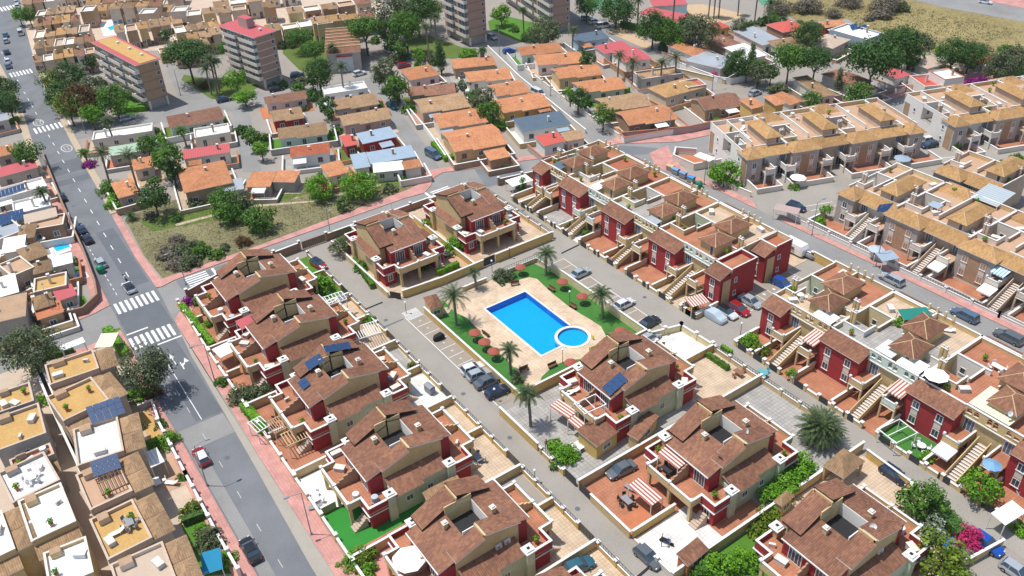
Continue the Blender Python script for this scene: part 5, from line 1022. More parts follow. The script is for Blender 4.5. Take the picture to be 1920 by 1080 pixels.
def tree(kind, u, v, rad, label, leaf=None, h=None, zc=None, big=None, squash=1.0, group=None, cat=None, xy=None):
    """crown centre seen at (u, v); rad = crown radius in metres; h = height of the crown centre"""
    tcount[0] += 1; i = tcount[0]; leaf = leaf or LEAF
    zc = zc if zc is not None else {'round': rad*1.05+1.2, 'pine': rad*.75+4, 'cypress': rad*1.0, 'shrub': rad*.35}[kind]
    x, y = xy or P(u, v, zc); big = 0 if rad < (1.9 if math.hypot(x, y) < 170 else 2.8) else 1 if rad < 3.9 else 2
    t = thing(TREEN[kind], label, cat or {'round': 'tree', 'pine': 'pine tree', 'cypress': 'cypress tree', 'shrub': 'shrub'}[kind], (x, y), (i*2.4) % 6.28, group)
    c = bpy.data.objects.new('foliage' if kind == 'shrub' else 'crown', crown_data(kind, leaf, i % 3, big)); C.objects.link(c); c.parent = t; c.location = (0, 0, zc); s = rad*.93
    c.scale = (s, s*(.9+.2*((i*37) % 10)/10), s*squash) if kind != 'cypress' else (s*1.0, s*1.0, s)
    th = {'round': zc-rad*.5, 'pine': zc-rad*.25, 'cypress': zc*.35, 'shrub': .3}[kind]
    if kind != 'shrub': trunk_mesh(max(.4, th*.7), .1+rad*.035, 5 if kind != 'cypress' else 0, rad*.5, zc, 'bark', i).build('trunk', t)
    else: trunk_mesh(.25, .07, 4, rad*.45, max(.3, zc+rad*.2), 'bark', i).build('stems', t)
    return t
def hedge(p0, p1, w, h, label, mat=None, z0=0):
    """clipped hedge between two ground points"""
    A, B_ = Vector(p0), Vector(p1); d = B_-A; L_ = d.length; r = random.Random(int(A.x*10+B_.y)); mat = mat or LEAFB; b = MB(); b.box(0, L_, -w*.42, w*.42, 0, h*.93, mat)
    n = int((L_*(w+2*h))*16)
    for i in range(n):
        f = r.random()*(w+2*h); x = r.uniform(0, L_)
        if f < w: p, nn = (x, f-w/2, h+r.uniform(-.08, .06)), (r.gauss(0, .4), r.gauss(0, .4), 1)
        elif f < w+h: p, nn = (x, -w/2+r.uniform(-.05, .08), f-w), (r.gauss(0, .4), -1, r.gauss(.2, .4))
        else: p, nn = (x, w/2+r.uniform(-.08, .05), f-w-h), (r.gauss(0, .4), 1, r.gauss(.2, .4))
        leafquad(b, p, nn, .3, mat, r)
    o = b.build('hedge', None, (A.x, A.y, z0), math.atan2(d.y, d.x)); return tag(o, label, 'hedge')
def palm_mesh(n, L_, droop, leaflets, seed, mat, wid=.55, lw=.075):
    r = random.Random(seed); b = MB()
    for i in range(n):
        a = 2.39996*i; t0 = i/n; el = math.radians(78-92*t0**.85+r.uniform(-6, 6)); ln = L_*r.uniform(.85, 1.08)*(.8+.2*math.sin(math.pi*t0)); p = Vector((0, 0, 0)); prev = p; segs = 6; pts = [p]
        for s in range(segs):
            e = el-droop*(s/segs)**1.3*1.6; d = Vector((math.cos(a)*math.cos(e), math.sin(a)*math.cos(e), math.sin(e))); p = p+d*ln/segs; pts.append(p)
        side = Vector((-math.sin(a), math.cos(a), 0))
        for s in range(segs): b.bar(pts[s], pts[s+1], .035*(1-s/segs*.6), mat, 3)
        for k in range(leaflets):
            f = .12+.86*k/(leaflets-1); s = min(segs-1, int(f*segs)); q = pts[s].lerp(pts[s+1], f*segs-s); ax = (pts[s+1]-pts[s]).normalized(); w = wid*math.sin(math.pi*min(1, f*.85+.12))**.6*(1-.35*f)
            for sg in (-1, 1):
                up_ = ax.cross(side*sg); tip = q+side*sg*w+ax*w*.65+Vector((0, 0, -w*.25)); b.face([q-ax*lw, q+ax*lw, tip], mat)
    return b
_pm = {}
def palm(u, v, h, L_, label, base=True, dry=True, lean=.3, fr=None, n=30, leaflets=13, trunk_r=.22, droop=1.0, stems=1, mat=None):
    """palm with its trunk foot at ground point (u, v)"""
    x, y = P(u, v) if base else P(u, v, h); mat = mat or FROND
    t = thing('palm_tree', label, 'palm tree', (x, y), (u*.37) % 6.28)
    for s in range(stems):
        ox, oy = (0, 0) if s == 0 else (1.6*math.cos(s*2.2), 1.6*math.sin(s*2.2)); hh = h*(1-.12*s)
        tk = MB(); k = 7
        for j in range(k): tk.cyl(ox+lean*(j/k)**2, oy, hh*j/k, hh*(j+1)/k, trunk_r*(1.15 if j == 0 else 1)*(1.06), trunk_r*.92, 9, 'bark_grey', ox=lean*(((j+1)/k)**2-(j/k)**2))
        tk.cyl(ox+lean, oy, hh*.97, hh*1.04, trunk_r*1.5, trunk_r*1.1, 9, 'bark'); tk.build('trunk', t)
        key = (n, L_, droop, leaflets, mat.name)
        if key not in _pm:
            m_ = palm_mesh(n, L_, droop, leaflets, 3, mat); o = m_.build('crown'); _pm[key] = o.data; bpy.data.objects.remove(o)
        c = bpy.data.objects.new('crown', _pm[key]); C.objects.link(c); c.parent = t; c.location = (ox+lean, oy, hh*1.02); c.rotation_euler.z = s*1.3
    return t
# ---- palms
Z = lambda u, v: (760+u/4, 440+v/4)
palm(*Z(385, 680), 5.6, 3.5, 'big palm on the pool lawn nearest the car park wall gate', n=36)
palm(*Z(1055, 300), 4.2, 2.5, 'round headed palm at the far corner of the pool lawn')
palm(*Z(1478, 625), 4.6, 2.7, 'palm on the pool lawn beside the white parked car')
palm(*Z(792, 1050), 4.4, 2.2, 'slender palm at the near left corner of the pool lawn', n=24)
palm(*Z(533, 410), 3.6, 1.6, 'small fan palm in the rockery by the pool gate', n=20, leaflets=8)
palm(995, 800, 6.0, 2.5, 'tall palm in the grey tiled yard with its shadow on the paving', n=28)
palm(1533, 828, 2.4, 4.0, 'huge grey-green date palm beside the east lane', n=110, leaflets=22, trunk_r=.5, lean=0, droop=.75)
palm(*Z(830, 1090), .5, 1.5, 'low spiky palm beside the slender palm at the lawn corner', n=22, leaflets=8)
palm(217, 275, 6.5, 2.4, 'palm in front of the long white roofed house'); palm(208, 350, 8.0, 3.0, 'tall palm right of the purple flowering bush', droop=1.2)
palm(262, 366, 9.0, 3.4, 'tallest palm beside the main road above the orange outbuilding', droop=1.0); palm(325, 350, 7.5, 2.6, 'palm behind the brick house with the green mat', mat=LEAF)
palm(95, 400, 5.0, 2.2, 'palm at the corner of the white walled house left of the road'); palm(408, 176, 9.5, 3.2, 'group of three tall palms on the small green', stems=3)
palm(646, 181, 8.0, 2.7, 'palm in front of the long white flat roofed house near the hall'); palm(628, 135, 7, 2.4, 'palm beside the sawtooth roofed hall'); palm(806, 122, 10.5, 2.8, 'very tall thin palm beside the tower lawn'); palm(818, 83, 8.0, 3.0, 'palm directly in front of the left tower')
palm(1073, 100, 6.5, 2.6, 'palm between the orange bungalow and the dark flat roof'); palm(1158, 150, 6.5, 2.8, 'first palm of the row behind the crimson roofed house'); palm(1185, 165, 7, 3.2, 'second palm of the row, fullest crown'); palm(1238, 160, 6, 2.8, 'third palm of the row, in front of the grey wall'); palm(1266, 153, 6.5, 3.4, 'last palm of the row by the street')
palm(1258, 83, 16, 2.6, 'very tall thin palm beside the sports club'); palm(1195, 52, 8, 2.6, 'palm left of the red canopy of the sports club'); palm(1338, 35, 9, 2.6, 'pair of palms behind the sports pool', stems=2); palm(1328, 33, 9, 2.4, 'palm just left of the pair behind the sports pool'); palm(1383, 30, 7, 2.4, 'palm on the sports club lawn'); palm(1414, 45, 9, 2.8, 'palm at the right end of the sports club'); palm(1440, 50, 7, 3, 'bushy palm at the corner of the dry field'); palm(982, 62, 7, 2.0, 'palm on the green between the two towers', mat=LEAFD)
palm(330, 415, .8, 1.8, 'low spiky palm on the vacant plot near its path', n=24, leaflets=8, mat=LEAF); palm(250, 412, 1.0, 1.9, 'dark bushy palm at the road corner of the vacant plot', n=24, leaflets=8, mat=LEAFD); palm(165, 305, 2.5, 2.0, 'low palm left of the purple flowering bush', mat=LEAF); palm(905, 128, 5, 1.8, 'palm trunk thick with ivy beside the tower street', mat=LEAFD, trunk_r=.6); palm(350, 275, 4.0, 2.2, 'palm beside the white flat roofed house wall', mat=LEAF)
# ---- trees, pines, cypresses
T = tree
T('round', 50, 655, 4.6, 'big grey-green tree over the side street at the left', LEAFO, big=2); T('round', 272, 688, 4.3, 'big grey-green tree leaning over the main road kerb', LEAFO, big=2); T('shrub', 258, 737, 2.2, 'bright green bush below the grey-green road tree', LEAFB); T('shrub', 288, 735, 1.6, 'dusky pink flowering bush beside the kerb', LEAFR)
T('round', 92, 150, 3.6, 'yellow-green tree nearest the zebra crossing', LEAFY); T('round', 131, 142, 4.6, 'dark round tree behind the yellow-green one', LEAFD); T('round', 108, 178, 3.8, 'dark tree beside the road below the crossing', LEAFD); T('round', 126, 198, 4.2, 'yellow-green tree beside the road with a lamp post', LEAFY); T('round', 152, 186, 5, 'russet leaved tree in the roadside clump', LEAFR)
T('round', 180, 190, 3.6, 'mid green tree between the russet tree and the lawn', LEAF); T('round', 212, 184, 4.8, 'tall dark tree beside the bright lawn', LEAF); T('round', 172, 162, 3.6, 'pale olive tree behind the russet tree', LEAFO); T('shrub', 190, 153, 2.6, 'grey-green shrub on the grey forecourt', LEAFO); T('shrub', 135, 168, 3, 'olive shrub in the middle of the clump', LEAFO)
T('pine', 350, 100, 6.8, 'wide umbrella pine beside the ochre roofed flats', LEAFD); T('pine', 430, 90, 4.2, 'dark pine close against the crimson roofed flats', LEAF, zc=6); T('round', 441, 148, 3.4, 'bright green tree on the small green', LEAFB); T('round', 458, 180, 3.4, 'flat topped clipped tree beside the street', LEAFB, squash=.55, zc=3); T('shrub', 385, 160, 2, 'brownish bush below the three palms', LEAFR)
T('pine', 562, 70, 4.8, 'umbrella pine behind the crimson roofed flats', LEAF, zc=5); T('pine', 588, 92, 4.2, 'bright umbrella pine in the dry garden', LEAF, zc=4.5); T('shrub', 540, 82, 3, 'dark shrub in the dry garden', LEAFD); T('round', 597, 135, 4.4, 'conifer with layered branches by the street', LEAFD, squash=1.2); T('shrub', 557, 163, 2.2, 'round clipped bush beside the street bend', LEAF); T('shrub', 608, 52, 4, 'low dark shrubs above the hall', LEAFD)
T('pine', 683, 52, 5.8, 'umbrella pine right of the sawtooth hall', LEAF); T('round', 738, 22, 6.6, 'tall olive-brown eucalyptus left of the tower', LEAFO, zc=9); T('round', 782, 16, 6.4, 'dark eucalyptus against the top frame edge', LEAFD, zc=9); T('pine', 760, 52, 5.6, 'rounded pine left of the tower lawn', LEAF, squash=1.6); T('round', 726, 60, 4.2, 'dark tree behind the white van', LEAFD); T('round', 806, 18, 4.6, 'dark green tree touching the tower', LEAF, zc=6)
T('cypress', 825, 105, 5.4, 'thick dark cypress beside the orange roof', LEAFD); T('shrub', 757, 106, 2.3, 'dark ball shaped bush by the parking', LEAFD); T('shrub', 740, 112, 2.6, 'grey green shrub by the parking', LEAFO); T('shrub', 786, 121, 2, 'bright bush between the car park and the hipped roof', LEAFB); T('round', 720, 135, 3.8, 'reddish green overgrown tree above the lane corner', LEAFO, squash=1.2); T('round', 742, 163, 3.8, 'bright green tree at the head of the lane', LEAF); T('shrub', 880, 100, 3, 'bright green bushes right of the cypress', LEAFB)
T('round', 905, 185, 3.6, 'grey-green tree between two orange bungalows', LEAFO); T('round', 918, 208, 3.2, 'dark tree leaning over the lane wall', LEAF); T('shrub', 843, 165, 2.6, 'olive bush on the brown bungalow', LEAFO); T('shrub', 920, 155, 2.6, 'grey bush beside the orange roof front', LEAFO); T('round', 940, 26, 3.6, 'clipped round tree on the tower green', LEAFB, zc=4); T('shrub', 965, 55, 1.8, 'small bush on the tower green', LEAF)
T('round', 1022, 58, 5.2, 'grey-green tree in front of the right tower', LEAFO, zc=5); T('shrub', 995, 68, 3.4, 'dark undergrowth below the right tower', LEAFD); T('round', 1155, 18, 6, 'dark tree at the car park corner by the sports club', LEAFD, zc=6); T('round', 1225, 48, 5.4, 'dark tree inside the sports club hedge', LEAFD); T('round', 1252, 58, 4.6, 'mid green tree beside the very tall palm', LEAF); T('round', 1312, 56, 6, 'big olive tree by the sports club gate', LEAFO, big=1); T('round', 1290, 48, 4, 'dark tree behind the olive one', LEAFD); T('round', 1100, 10, 4, 'round green tree above the car park', LEAF); T('shrub', 1246, 86, 2.6, 'round bush beside the white street wall', LEAF)
T('round', 1386, 115, 4.2, 'dark tree beside the grey hipped house', LEAFD); T('cypress', 1410, 108, 4.6, 'narrow dark cypress beside the white tent roof', LEAFD); T('cypress', 1362, 128, 2.8, 'small cypress by the magenta bush', LEAFD); T('shrub', 1340, 142, 1.8, 'magenta flowering bush on the white wall', LEAFM); T('round', 1425, 128, 3, 'green tree at the street corner', LEAF)
T('pine', 1482, 108, 5.2, 'broad pine above the street, left of two', LEAF, squash=1.3); T('pine', 1530, 112, 4.8, 'dark pine behind the khaki roof', LEAFD, squash=1.3); T('round', 1516, 64, 4.4, 'dark round tree beside the crimson roofed house', LEAFD); T('pine', 1640, 112, 7.2, 'largest pine, wide crown beside the brown hipped house', LEAFD, squash=1.3); T('pine', 1688, 78, 5.8, 'tall pine in front of the dry field', LEAFD, squash=1.3); T('round', 1706, 105, 3.6, 'small green tree right of the largest pine', LEAF); T('round', 1728, 82, 3.8, 'grey-green tree at the field edge', LEAFO); T('shrub', 1720, 128, 3, 'bush beside the cream roofed house', LEAF)
T('round', 1790, 98, 4.6, 'dark tree right of the cream roof', LEAFD); T('round', 1820, 104, 4.4, 'dark tree beside the terracotta roof', LEAFD); T('round', 1872, 122, 4.4, 'grey-green tree at the green fence', LEAFO); T('round', 1905, 112, 4.6, 'grey-green tree at the right frame edge', LEAFO); T('round', 1611, 176, 3.8, 'bright green street tree beside the dark brown house', LEAF); T('cypress', 1573, 152, 4, 'dusky narrow tree in front of the dark brown roof', LEAFO); T('round', 1522, 188, 2.8, 'round green tree in front of the khaki roof', LEAF); T('shrub', 1839, 156, 2.8, 'magenta bougainvillea over the street wall', LEAFP); T('shrub', 1460, 168, 3, 'grey-green bush under the pine', LEAFO); T('shrub', 1820, 155, 2, 'pink-purple bougainvillea left of the larger one', LEAFP)
T('round', 50, 285, 3.6, 'round green tree left of the road above the crimson roof', LEAF); T('round', 53, 27, 3, 'round tree beside the farthest road bend', LEAF); T('round', 6, 165, 4, 'dark tree at the left frame edge, upper', LEAFD); T('round', 14, 190, 4, 'dark tree at the left frame edge, lower', LEAFD); T('shrub', 152, 103, 3, 'magenta bougainvillea behind the far grey house', LEAFP); T('shrub', 168, 308, 1.8, 'purple flowering bush beside the road', LEAFP); T('shrub', 592, 40, 2, 'magenta bush near the hall', LEAFM)
T('round', 285, 365, 3.7, 'dark round tree at the vacant plot corner wall', LEAFD); T('round', 315, 298, 3.6, 'dense tree right of the green sheet roof', LEAF, squash=1.3); T('shrub', 300, 262, 2.6, 'bright bush between the white and the brown roof', LEAFB); T('shrub', 206, 355, 3, 'dense garden green along the main road pavement', LEAF); T('shrub', 213, 378, 2.6, 'bright garden green nearest the pink pavement', LEAFB); T('shrub', 655, 200, 2.6, 'magenta bougainvillea in front of the tan roof', LEAFM); T('shrub', 712, 198, 2, 'green bush at the end of the tan roof', LEAF); T('shrub', 586, 178, 3, 'dark garden bushes left of the white flat roof', LEAFD); T('shrub', 490, 262, 2.6, 'garden bushes left of the long khaki roof', LEAF)
T('round', 598, 352, 3.9, 'fresh green round tree on the vacant plot, left of a pair', LEAFB, zc=2.8, squash=.9); T('round', 672, 348, 4.2, 'fresh green round tree on the vacant plot, right of a pair', LEAFB, zc=3, squash=.9); T('round', 424, 376, 3.9, 'green tree at the back of the plot beside a grey one', LEAF, zc=3); T('round', 452, 378, 3, 'grey-green tree at the back of the plot', LEAFO, zc=3); T('round', 430, 400, 3.2, 'dark low tree in the middle of the plot', LEAF, zc=2.2); T('round', 487, 410, 3.7, 'dense tree casting shade in the middle of the plot', LEAF, zc=2.6); T('round', 643, 382, 1.8, 'small dark tree beside the plot path', LEAFD, zc=1.7); T('shrub', 405, 372, 2.6, 'green bushes under the plot trees', LEAF)
for i, (u, v, s, l, lb) in enumerate([(318, 472, 2.6, SCRUB, 'dry grey scrub bush at the road end of the plot'), (345, 470, 2.8, LEAFO, 'olive scrub bush left of centre in the plot thicket'), (362, 462, 2.2, LEAFO, 'olive scrub bush in the middle of the plot thicket'), (330, 450, 2.0, SCRUB, 'pale dry bush at the top of the plot thicket'), (375, 470, 2.4, LEAF, 'green bush right of the plot thicket'), (355, 492, 2.4, LEAFO, 'scrub bush closest to the kerb lamp post'), (328, 495, 2.2, SCRUB, 'grey scrub bush next to the pavement corner'), (405, 478, 1.7, LEAF, 'small green bush on bare earth by the pavement'), (420, 464, 1.3, LEAFO, 'grey-green little bush above the small green one'),
                                      (455, 453, 1.9, LEAFR, 'rusty green bush on its own near the pavement'), (730, 354, 1.8, LEAFO, 'low flowering bush by the pavement bend'), (758, 338, 1.2, LEAF, 'tiny round bush near the pale garage'), (280, 405, 1.6, SCRUB, 'dry bush beside the corner wall of the plot'), (365, 382, 1.9, LEAFO, 'dry olive bush by the brick house yard'), (513, 352, 1.2, LEAF, 'small bush against the grey shed wall')]):
    T('shrub', u, v, s, lb, l)
for i, (u, v, s, lb) in enumerate([(1462, 14, 5, 'pale grey scrub at the left edge of the dry field'), (1515, 12, 5, 'grey scrub mound second from the left in the dry field'), (1563, 26, 3, 'small grey scrub mound in the dry field'), (1655, 26, 3.6, 'grey scrub mound in the middle of the dry field'), (1662, 8, 6, 'largest grey scrub mound near the far road'), (1592, 4, 4, 'grey scrub at the top edge of the dry field'), (1630, 34, 2, 'little scrub beside the middle mound'), (1690, 14, 3, 'greenish scrub right of the largest mound')]):
    T('shrub', u, v, s, lb, SCRUB if i != 7 else LEAFO)
# estate and right-hand side
T('round', 1360, 324, 3.3, 'bright green tree at the corner of the beige houses', LEAFB, zc=3); T('round', 976, 344, 1.8, 'small green tree in the corner garden by the north road', LEAF, zc=1.8); T('shrub', 851, 461, 2.6, 'bright green bush in the yard between the two pool villas', LEAFB); T('round', 640, 460, 2.4, 'clipped blue-green tree in the gated villa garden', LEAFO, zc=1.8, squash=.7); T('shrub', 786, 497, 1.9, 'green bush beside the porch of the left pool villa', LEAF); T('shrub', 677, 500, 1.7, 'green bush beside the left pool villa side wall', LEAF)
T('round', 798, 418, 1.1, 'little ball tree between the two pool villas', LEAFB, zc=1.3); T('shrub', 944, 518, 2.2, 'blue-green bush on the pool lawn', LEAFO); T('shrub', 598, 535, 3.0, 'climbing green mass over the villa terrace by the lane', LEAFB); T('shrub', 690, 598, 1.4, 'green bush beside the glass roofed pergola', LEAFB); T('shrub', 771, 686, .9, 'yellow-green plant by the lane wall pier', LEAFY); T('shrub', 575, 548, 2.0, 'dark green bush behind the climbing mass', LEAF)
T('shrub', 1062, 852, 2.1, 'orange flowering vine over the lane fence, left part', LEAFB); T('shrub', 1045, 838, 1.7, 'green vine with orange flowers at the fence corner', LEAFB); T('shrub', 1115, 655, .9, 'round yellow-green plant by the villa and the pool', LEAFB); T('shrub', 1045, 842+28, 1.4, 'lower end of the flowering vine on the fence', LEAF)
T('shrub', 1500, 868, 2.6, 'bright green garden mass beside the big date palm, upper part', LEAFB, zc=1.4); T('shrub', 1478, 900, 2.5, 'bright green garden mass, lower part along the tan wall', LEAFB, zc=1.4); T('shrub', 1455, 930, 2.2, 'bright green climbing hedge end near the villa wall', LEAFB, zc=1.3); T('shrub', 1440, 968, 2, 'yellow-green garden plants with pink flowers', LEAFY); T('shrub', 1420, 990, 1.6, 'green and yellow plants by the curved border', LEAFY)
T('round', 1730, 938, 3.0, 'spreading green tree over the villa garden gate', LEAF, big=1, zc=2.8); T('shrub', 1742, 985, 2.6, 'white flowering oleander beside the villa', LEAFW, zc=1.2, big=1); T('round', 1765, 1050, 3.4, 'yellow-green tree in the lower right garden', LEAFY, big=1, zc=3); T('shrub', 1818, 1008, 1.9, 'magenta bougainvillea beside the blue car', LEAFM, zc=1.4); T('round', 1838, 912, 2.6, 'loose green tree in the stair garden at the right', LEAFB, zc=2.6); T('shrub', 1735, 858, 1.3, 'green bush behind the dark green gate', LEAFB); T('shrub', 1910, 990, 1.4, 'green bush at the right frame edge', LEAFB)
T('shrub', 1352, 1062, 2.4, 'dense green garden growth at the lower frame edge', LEAFB, zc=1.2); T('shrub', 1400, 1050, 2.0, 'bright green shrub left of the lawn with toys', LEAFB, zc=1); T('shrub', 1325, 1072, 1.9, 'green shrub in the bottom corner of the white yard', LEAF); T('shrub', 1407, 638, 1.9, 'leafy bush behind the corner gate of the parking court', LEAFB); T('shrub', 1428, 656, 1.6, 'orange-green bush right of the corner gate', LEAFY); T('round', 1484, 700, 1.0, 'clipped ball shrub in the front garden', LEAFB, zc=1.4)
T('shrub', 1100, 438, 1.4, 'green bush in the third front garden of the row', LEAF); T('shrub', 1062, 420, 1.2, 'grey bush in the second front garden of the row', LEAFO); T('shrub', 1302, 575, 1.0, 'little green bush in the end garden', LEAFB); T('shrub', 1690, 602, 1.3, 'green climber on the back terrace by the green canopy', LEAFB, zc=6.6); T('shrub', 1537, 415, 1.7, 'green bush inside the corner garden wall', LEAFB); T('shrub', 1551, 392, 1.5, 'green climber on the white gable of the beige row', LEAFB, zc=2)
T('shrub', 1790, 272, 2.0, 'green and white flowering bush in the upper right front garden', LEAFB); T('round', 1812, 326, 2.2, 'green tree beside the green shade sails', LEAFB, zc=2.4); T('shrub', 1875, 310, 1.8, 'dark bush beside the red car', LEAF); T('shrub', 1905, 300, 2.2, 'yellow-green hedge corner at the right edge', LEAFY); T('shrub', 1488, 350, 1.3, 'round green bush in the first beige garden', LEAFB)
for u, v, s, l, lb in [(315, 825, 1.9, LEAFB, 'bright green tree beside the pink pavement above the red car'), (300, 795, 1.3, LEAF, 'small bush along the left pavement wall'), (358, 958, 1.8, LEAFY, 'yellow-green bush in the toy strewn garden'), (392, 1012, 2.2, LEAFO, 'grey-green tree in the lower left garden'), (378, 995, 1.3, LEAFB, 'bright green bush beside the grey-green garden tree'), (425, 1048, 1.4, LEAFB, 'narrow clipped bush near the lower pavement'), (340, 895, .9, LEAF, 'small plant on the garden wall by the white table'),
                        (71, 693, 1.4, LEAFY, 'yellow-green bush between the two columns of terraces'), (72, 752, 1.5, LEAFB, 'bush with a grey pot in the alley between terraces'), (95, 658, 1.3, LEAF, 'small bush at the alley mouth'), (140, 490, 1.4, LEAFO, 'garden plants beside the white roofed house'), (265, 740+60, 1, LEAFO, 'dry shrub along the roadside wall')]:
    T('shrub', u, v, s, lb, l)
for u, v, s, l, lb in [(352, 566, 1.5, LEAFP, 'purple bougainvillea at the rounded corner'), (378, 562, 1.8, LEAF, 'green bushes in the corner garden'), (392, 605, 1.2, LEAFB, 'green bushes beside the corner villa wall'), (417, 715, 1.3, LEAF, 'green bush in the garden opposite the turn arrow'), (450, 738, 2.3, LEAFO, 'grey-green creeper over the garden wall'), (478, 735, 1.8, LEAFO, 'grey-green creeper beside the steel frame'), (500, 728, 1.2, LEAFO, 'creeper under the white steel frame'), (655, 1052, 1.7, LEAFB, 'bright green plants in the pink paved garden'), (682, 1045, 1.9, LEAFY, 'yellow-green plants beside the pink paved yard'), (690, 1068, 1.4, LEAFB, 'leafy plants at the bottom edge by the pavement')]:
    T('shrub', u, v, s, lb, l)
HG = lambda a, b, w, h, lb, m=None, **k: hedge(P(*a), P(*b), w, h, lb, m, **k)
HG((343, 580), (402, 655), 1.1, 1.5, 'clipped hedge along the curved corner pavement'); HG((458, 765), (500, 815), 1.5, 1.3, 'clipped hedge along the pavement by the third villa'); HG((203, 625), (240, 672), 1.6, 1.6, 'clipped hedge beside the main road crossing'); HG((140, 672-12), (75, 690-12), .8, 1.0, 'dark thin hedge on the side street wall', LEAFD); HG((1333, 330), (1388, 358), 1.6, 1.4, 'long clipped hedge at the beige corner garden'); HG((832, 302), (948, 282), 1.4, 1.2, 'long L-shaped hedge, street side'); HG((836, 300), (812, 272), 1.2, 1.2, 'long L-shaped hedge, lane side')
HG((1105, 190), (1180, 172), 1.0, 1.2, 'hedge in front of the orange bungalow'); HG((820, 517), (860, 500), .9, 1.2, 'hedge on the wall beside the pool street'); HG((665, 492), (700, 542), .9, 1.2, 'dark hedge along the inner estate drive', LEAF); HG((1745, 955), (1800, 1015), 2.0, 2.0, 'tall dark hedge above the lane in the lower right', LEAFD); HG((232, 210), (276, 207), 1.6, 1.4, 'hedge edging the bright lawn below the flats'); HG((345, 985), (385, 970), .9, 1.3, 'dark hedge across the lower left garden', LEAFD); HG((1165, 42+8), (1290, 80), 1.8, 1.8, 'tall hedge along the sports club fence', LEAF)
HG((1865, 150), (1935, 133), 1.8, 1.6, 'hedge along the street at the right frame edge', LEAFB); HG((270, 845), (305, 832), 1.0, 1.4, 'hedge behind the white pergola roof'); HG((1352, 678-25), (1372, 690-25), .6, .8, 'low hedge inside the crazy paved yard', LEAFB); HG((1325, 668), (1365, 695), .8, .9, 'row of low bushes by the crazy paved yard wall', LEAF); HG((-4, 240), (38, 228), 1.2, 1.5, 'trimmed hedge at the upper left edge')
# dry grass and weeds as ground cover
def scatter(name, poly, n, s, mat, label, seed=3, z=.03):
    r = random.Random(seed); b = MB(); xs = [p[0] for p in poly]; ys = [p[1] for p in poly]; k = 0
    def inside(x, y):
        c = False; m_ = len(poly)
        for i in range(m_):
            (x1, y1), (x2, y2) = poly[i], poly[i-1]
            if (y1 > y) != (y2 > y) and x < (x2-x1)*(y-y1)/(y2-y1)+x1: c = not c
        return c
    while k < n:
        cx, cy = r.uniform(min(xs), max(xs)), r.uniform(min(ys), max(ys))
        if not inside(cx, cy): continue
        for j in range(r.randint(2, 6)):
            a = r.uniform(0, 6.28); h = s*r.uniform(.5, 1.3); x, y = cx+r.gauss(0, s*1.2), cy+r.gauss(0, s*1.2)
            if inside(x, y): b.face([(x-.3*s*math.cos(a), y-.3*s*math.sin(a), z), (x+.3*s*math.cos(a), y+.3*s*math.sin(a), z), (x+.2*s*math.sin(a), y, z+h)], mat)
        k += 1
    o = b.build(name); o['kind'] = 'stuff'; o['label'] = label; o['category'] = 'grass'
plot = [(-149.6, 22.6), (-160, 22.2), (-176.5, 23.2), (-179, 30), (-175, 44), (-168, 57), (-164.5, 66), (-156.5, 81.8), (-152.2, 79.4), (-151.3, 75.5), (-150.4, 56.8), (-149.6, 40.4)]
scatter('dry_grass', plot, 1600, .17, DRYG, 'dry grass tufts over the vacant plot'); scatter('weeds', plot, 1300, .2, LEAFO, 'green weeds over the vacant plot', 5)
scatter('dry_grass', PP((1450, 30), (1590, 35), (1640, 70), (1810, 110), (1920, 118), (1920, 60), (1700, 10), (1480, 5)), 900, .32, DRYG, 'dry grass over the field at the upper right', 7)
scatter('weeds', PP((1450, 20), (1590, 35), (1640, 70), (1810, 90), (1920, 60), (1700, 10), (1480, 5)), 700, .35, LEAFO, 'olive weeds over the field at the upper right', 8)
# ================================================================== vehicles
paint, nt_, b_ = nodes_mat('car_paint'); oi_ = N(nt_, 'ShaderNodeObjectInfo'); nt_.links.new(oi_.outputs['Color'], b_.inputs['Base Color']); b_.inputs['Roughness'].default_value = .28; b_.inputs['Metallic'].default_value = .25
b_.inputs['Coat Weight'].default_value = .6; MATS['car_paint'] = paint
def loft(b, secs, mat):
    """closed body from cross-sections: each (x, [(y, z)...]) with mirrored halves already expanded"""
    n = len(secs[0][1]); base = len(b.v); k = b.mi(mat)
    for x, ring in secs: b.v += [(x, y, z) for y, z in ring]
    for i in range(len(secs)-1):
        for j in range(n):
            q = (j+1) % n; b.f.append((base+i*n+j, base+i*n+q, base+(i+1)*n+q, base+(i+1)*n+j)); b.m.append(k)
    b.f.append(tuple(base+j for j in range(n-1, -1, -1))); b.m.append(k); b.f.append(tuple(base+(len(secs)-1)*n+j for j in range(n))); b.m.append(k)
def ring(w, z0, z1, tw=.92): return [(-w*.93, z0), (-w, z0+.12), (-w, z0+(z1-z0)*.6), (-w*tw, z1), (w*tw, z1), (w, z0+(z1-z0)*.6), (w, z0+.12), (w*.93, z0)]
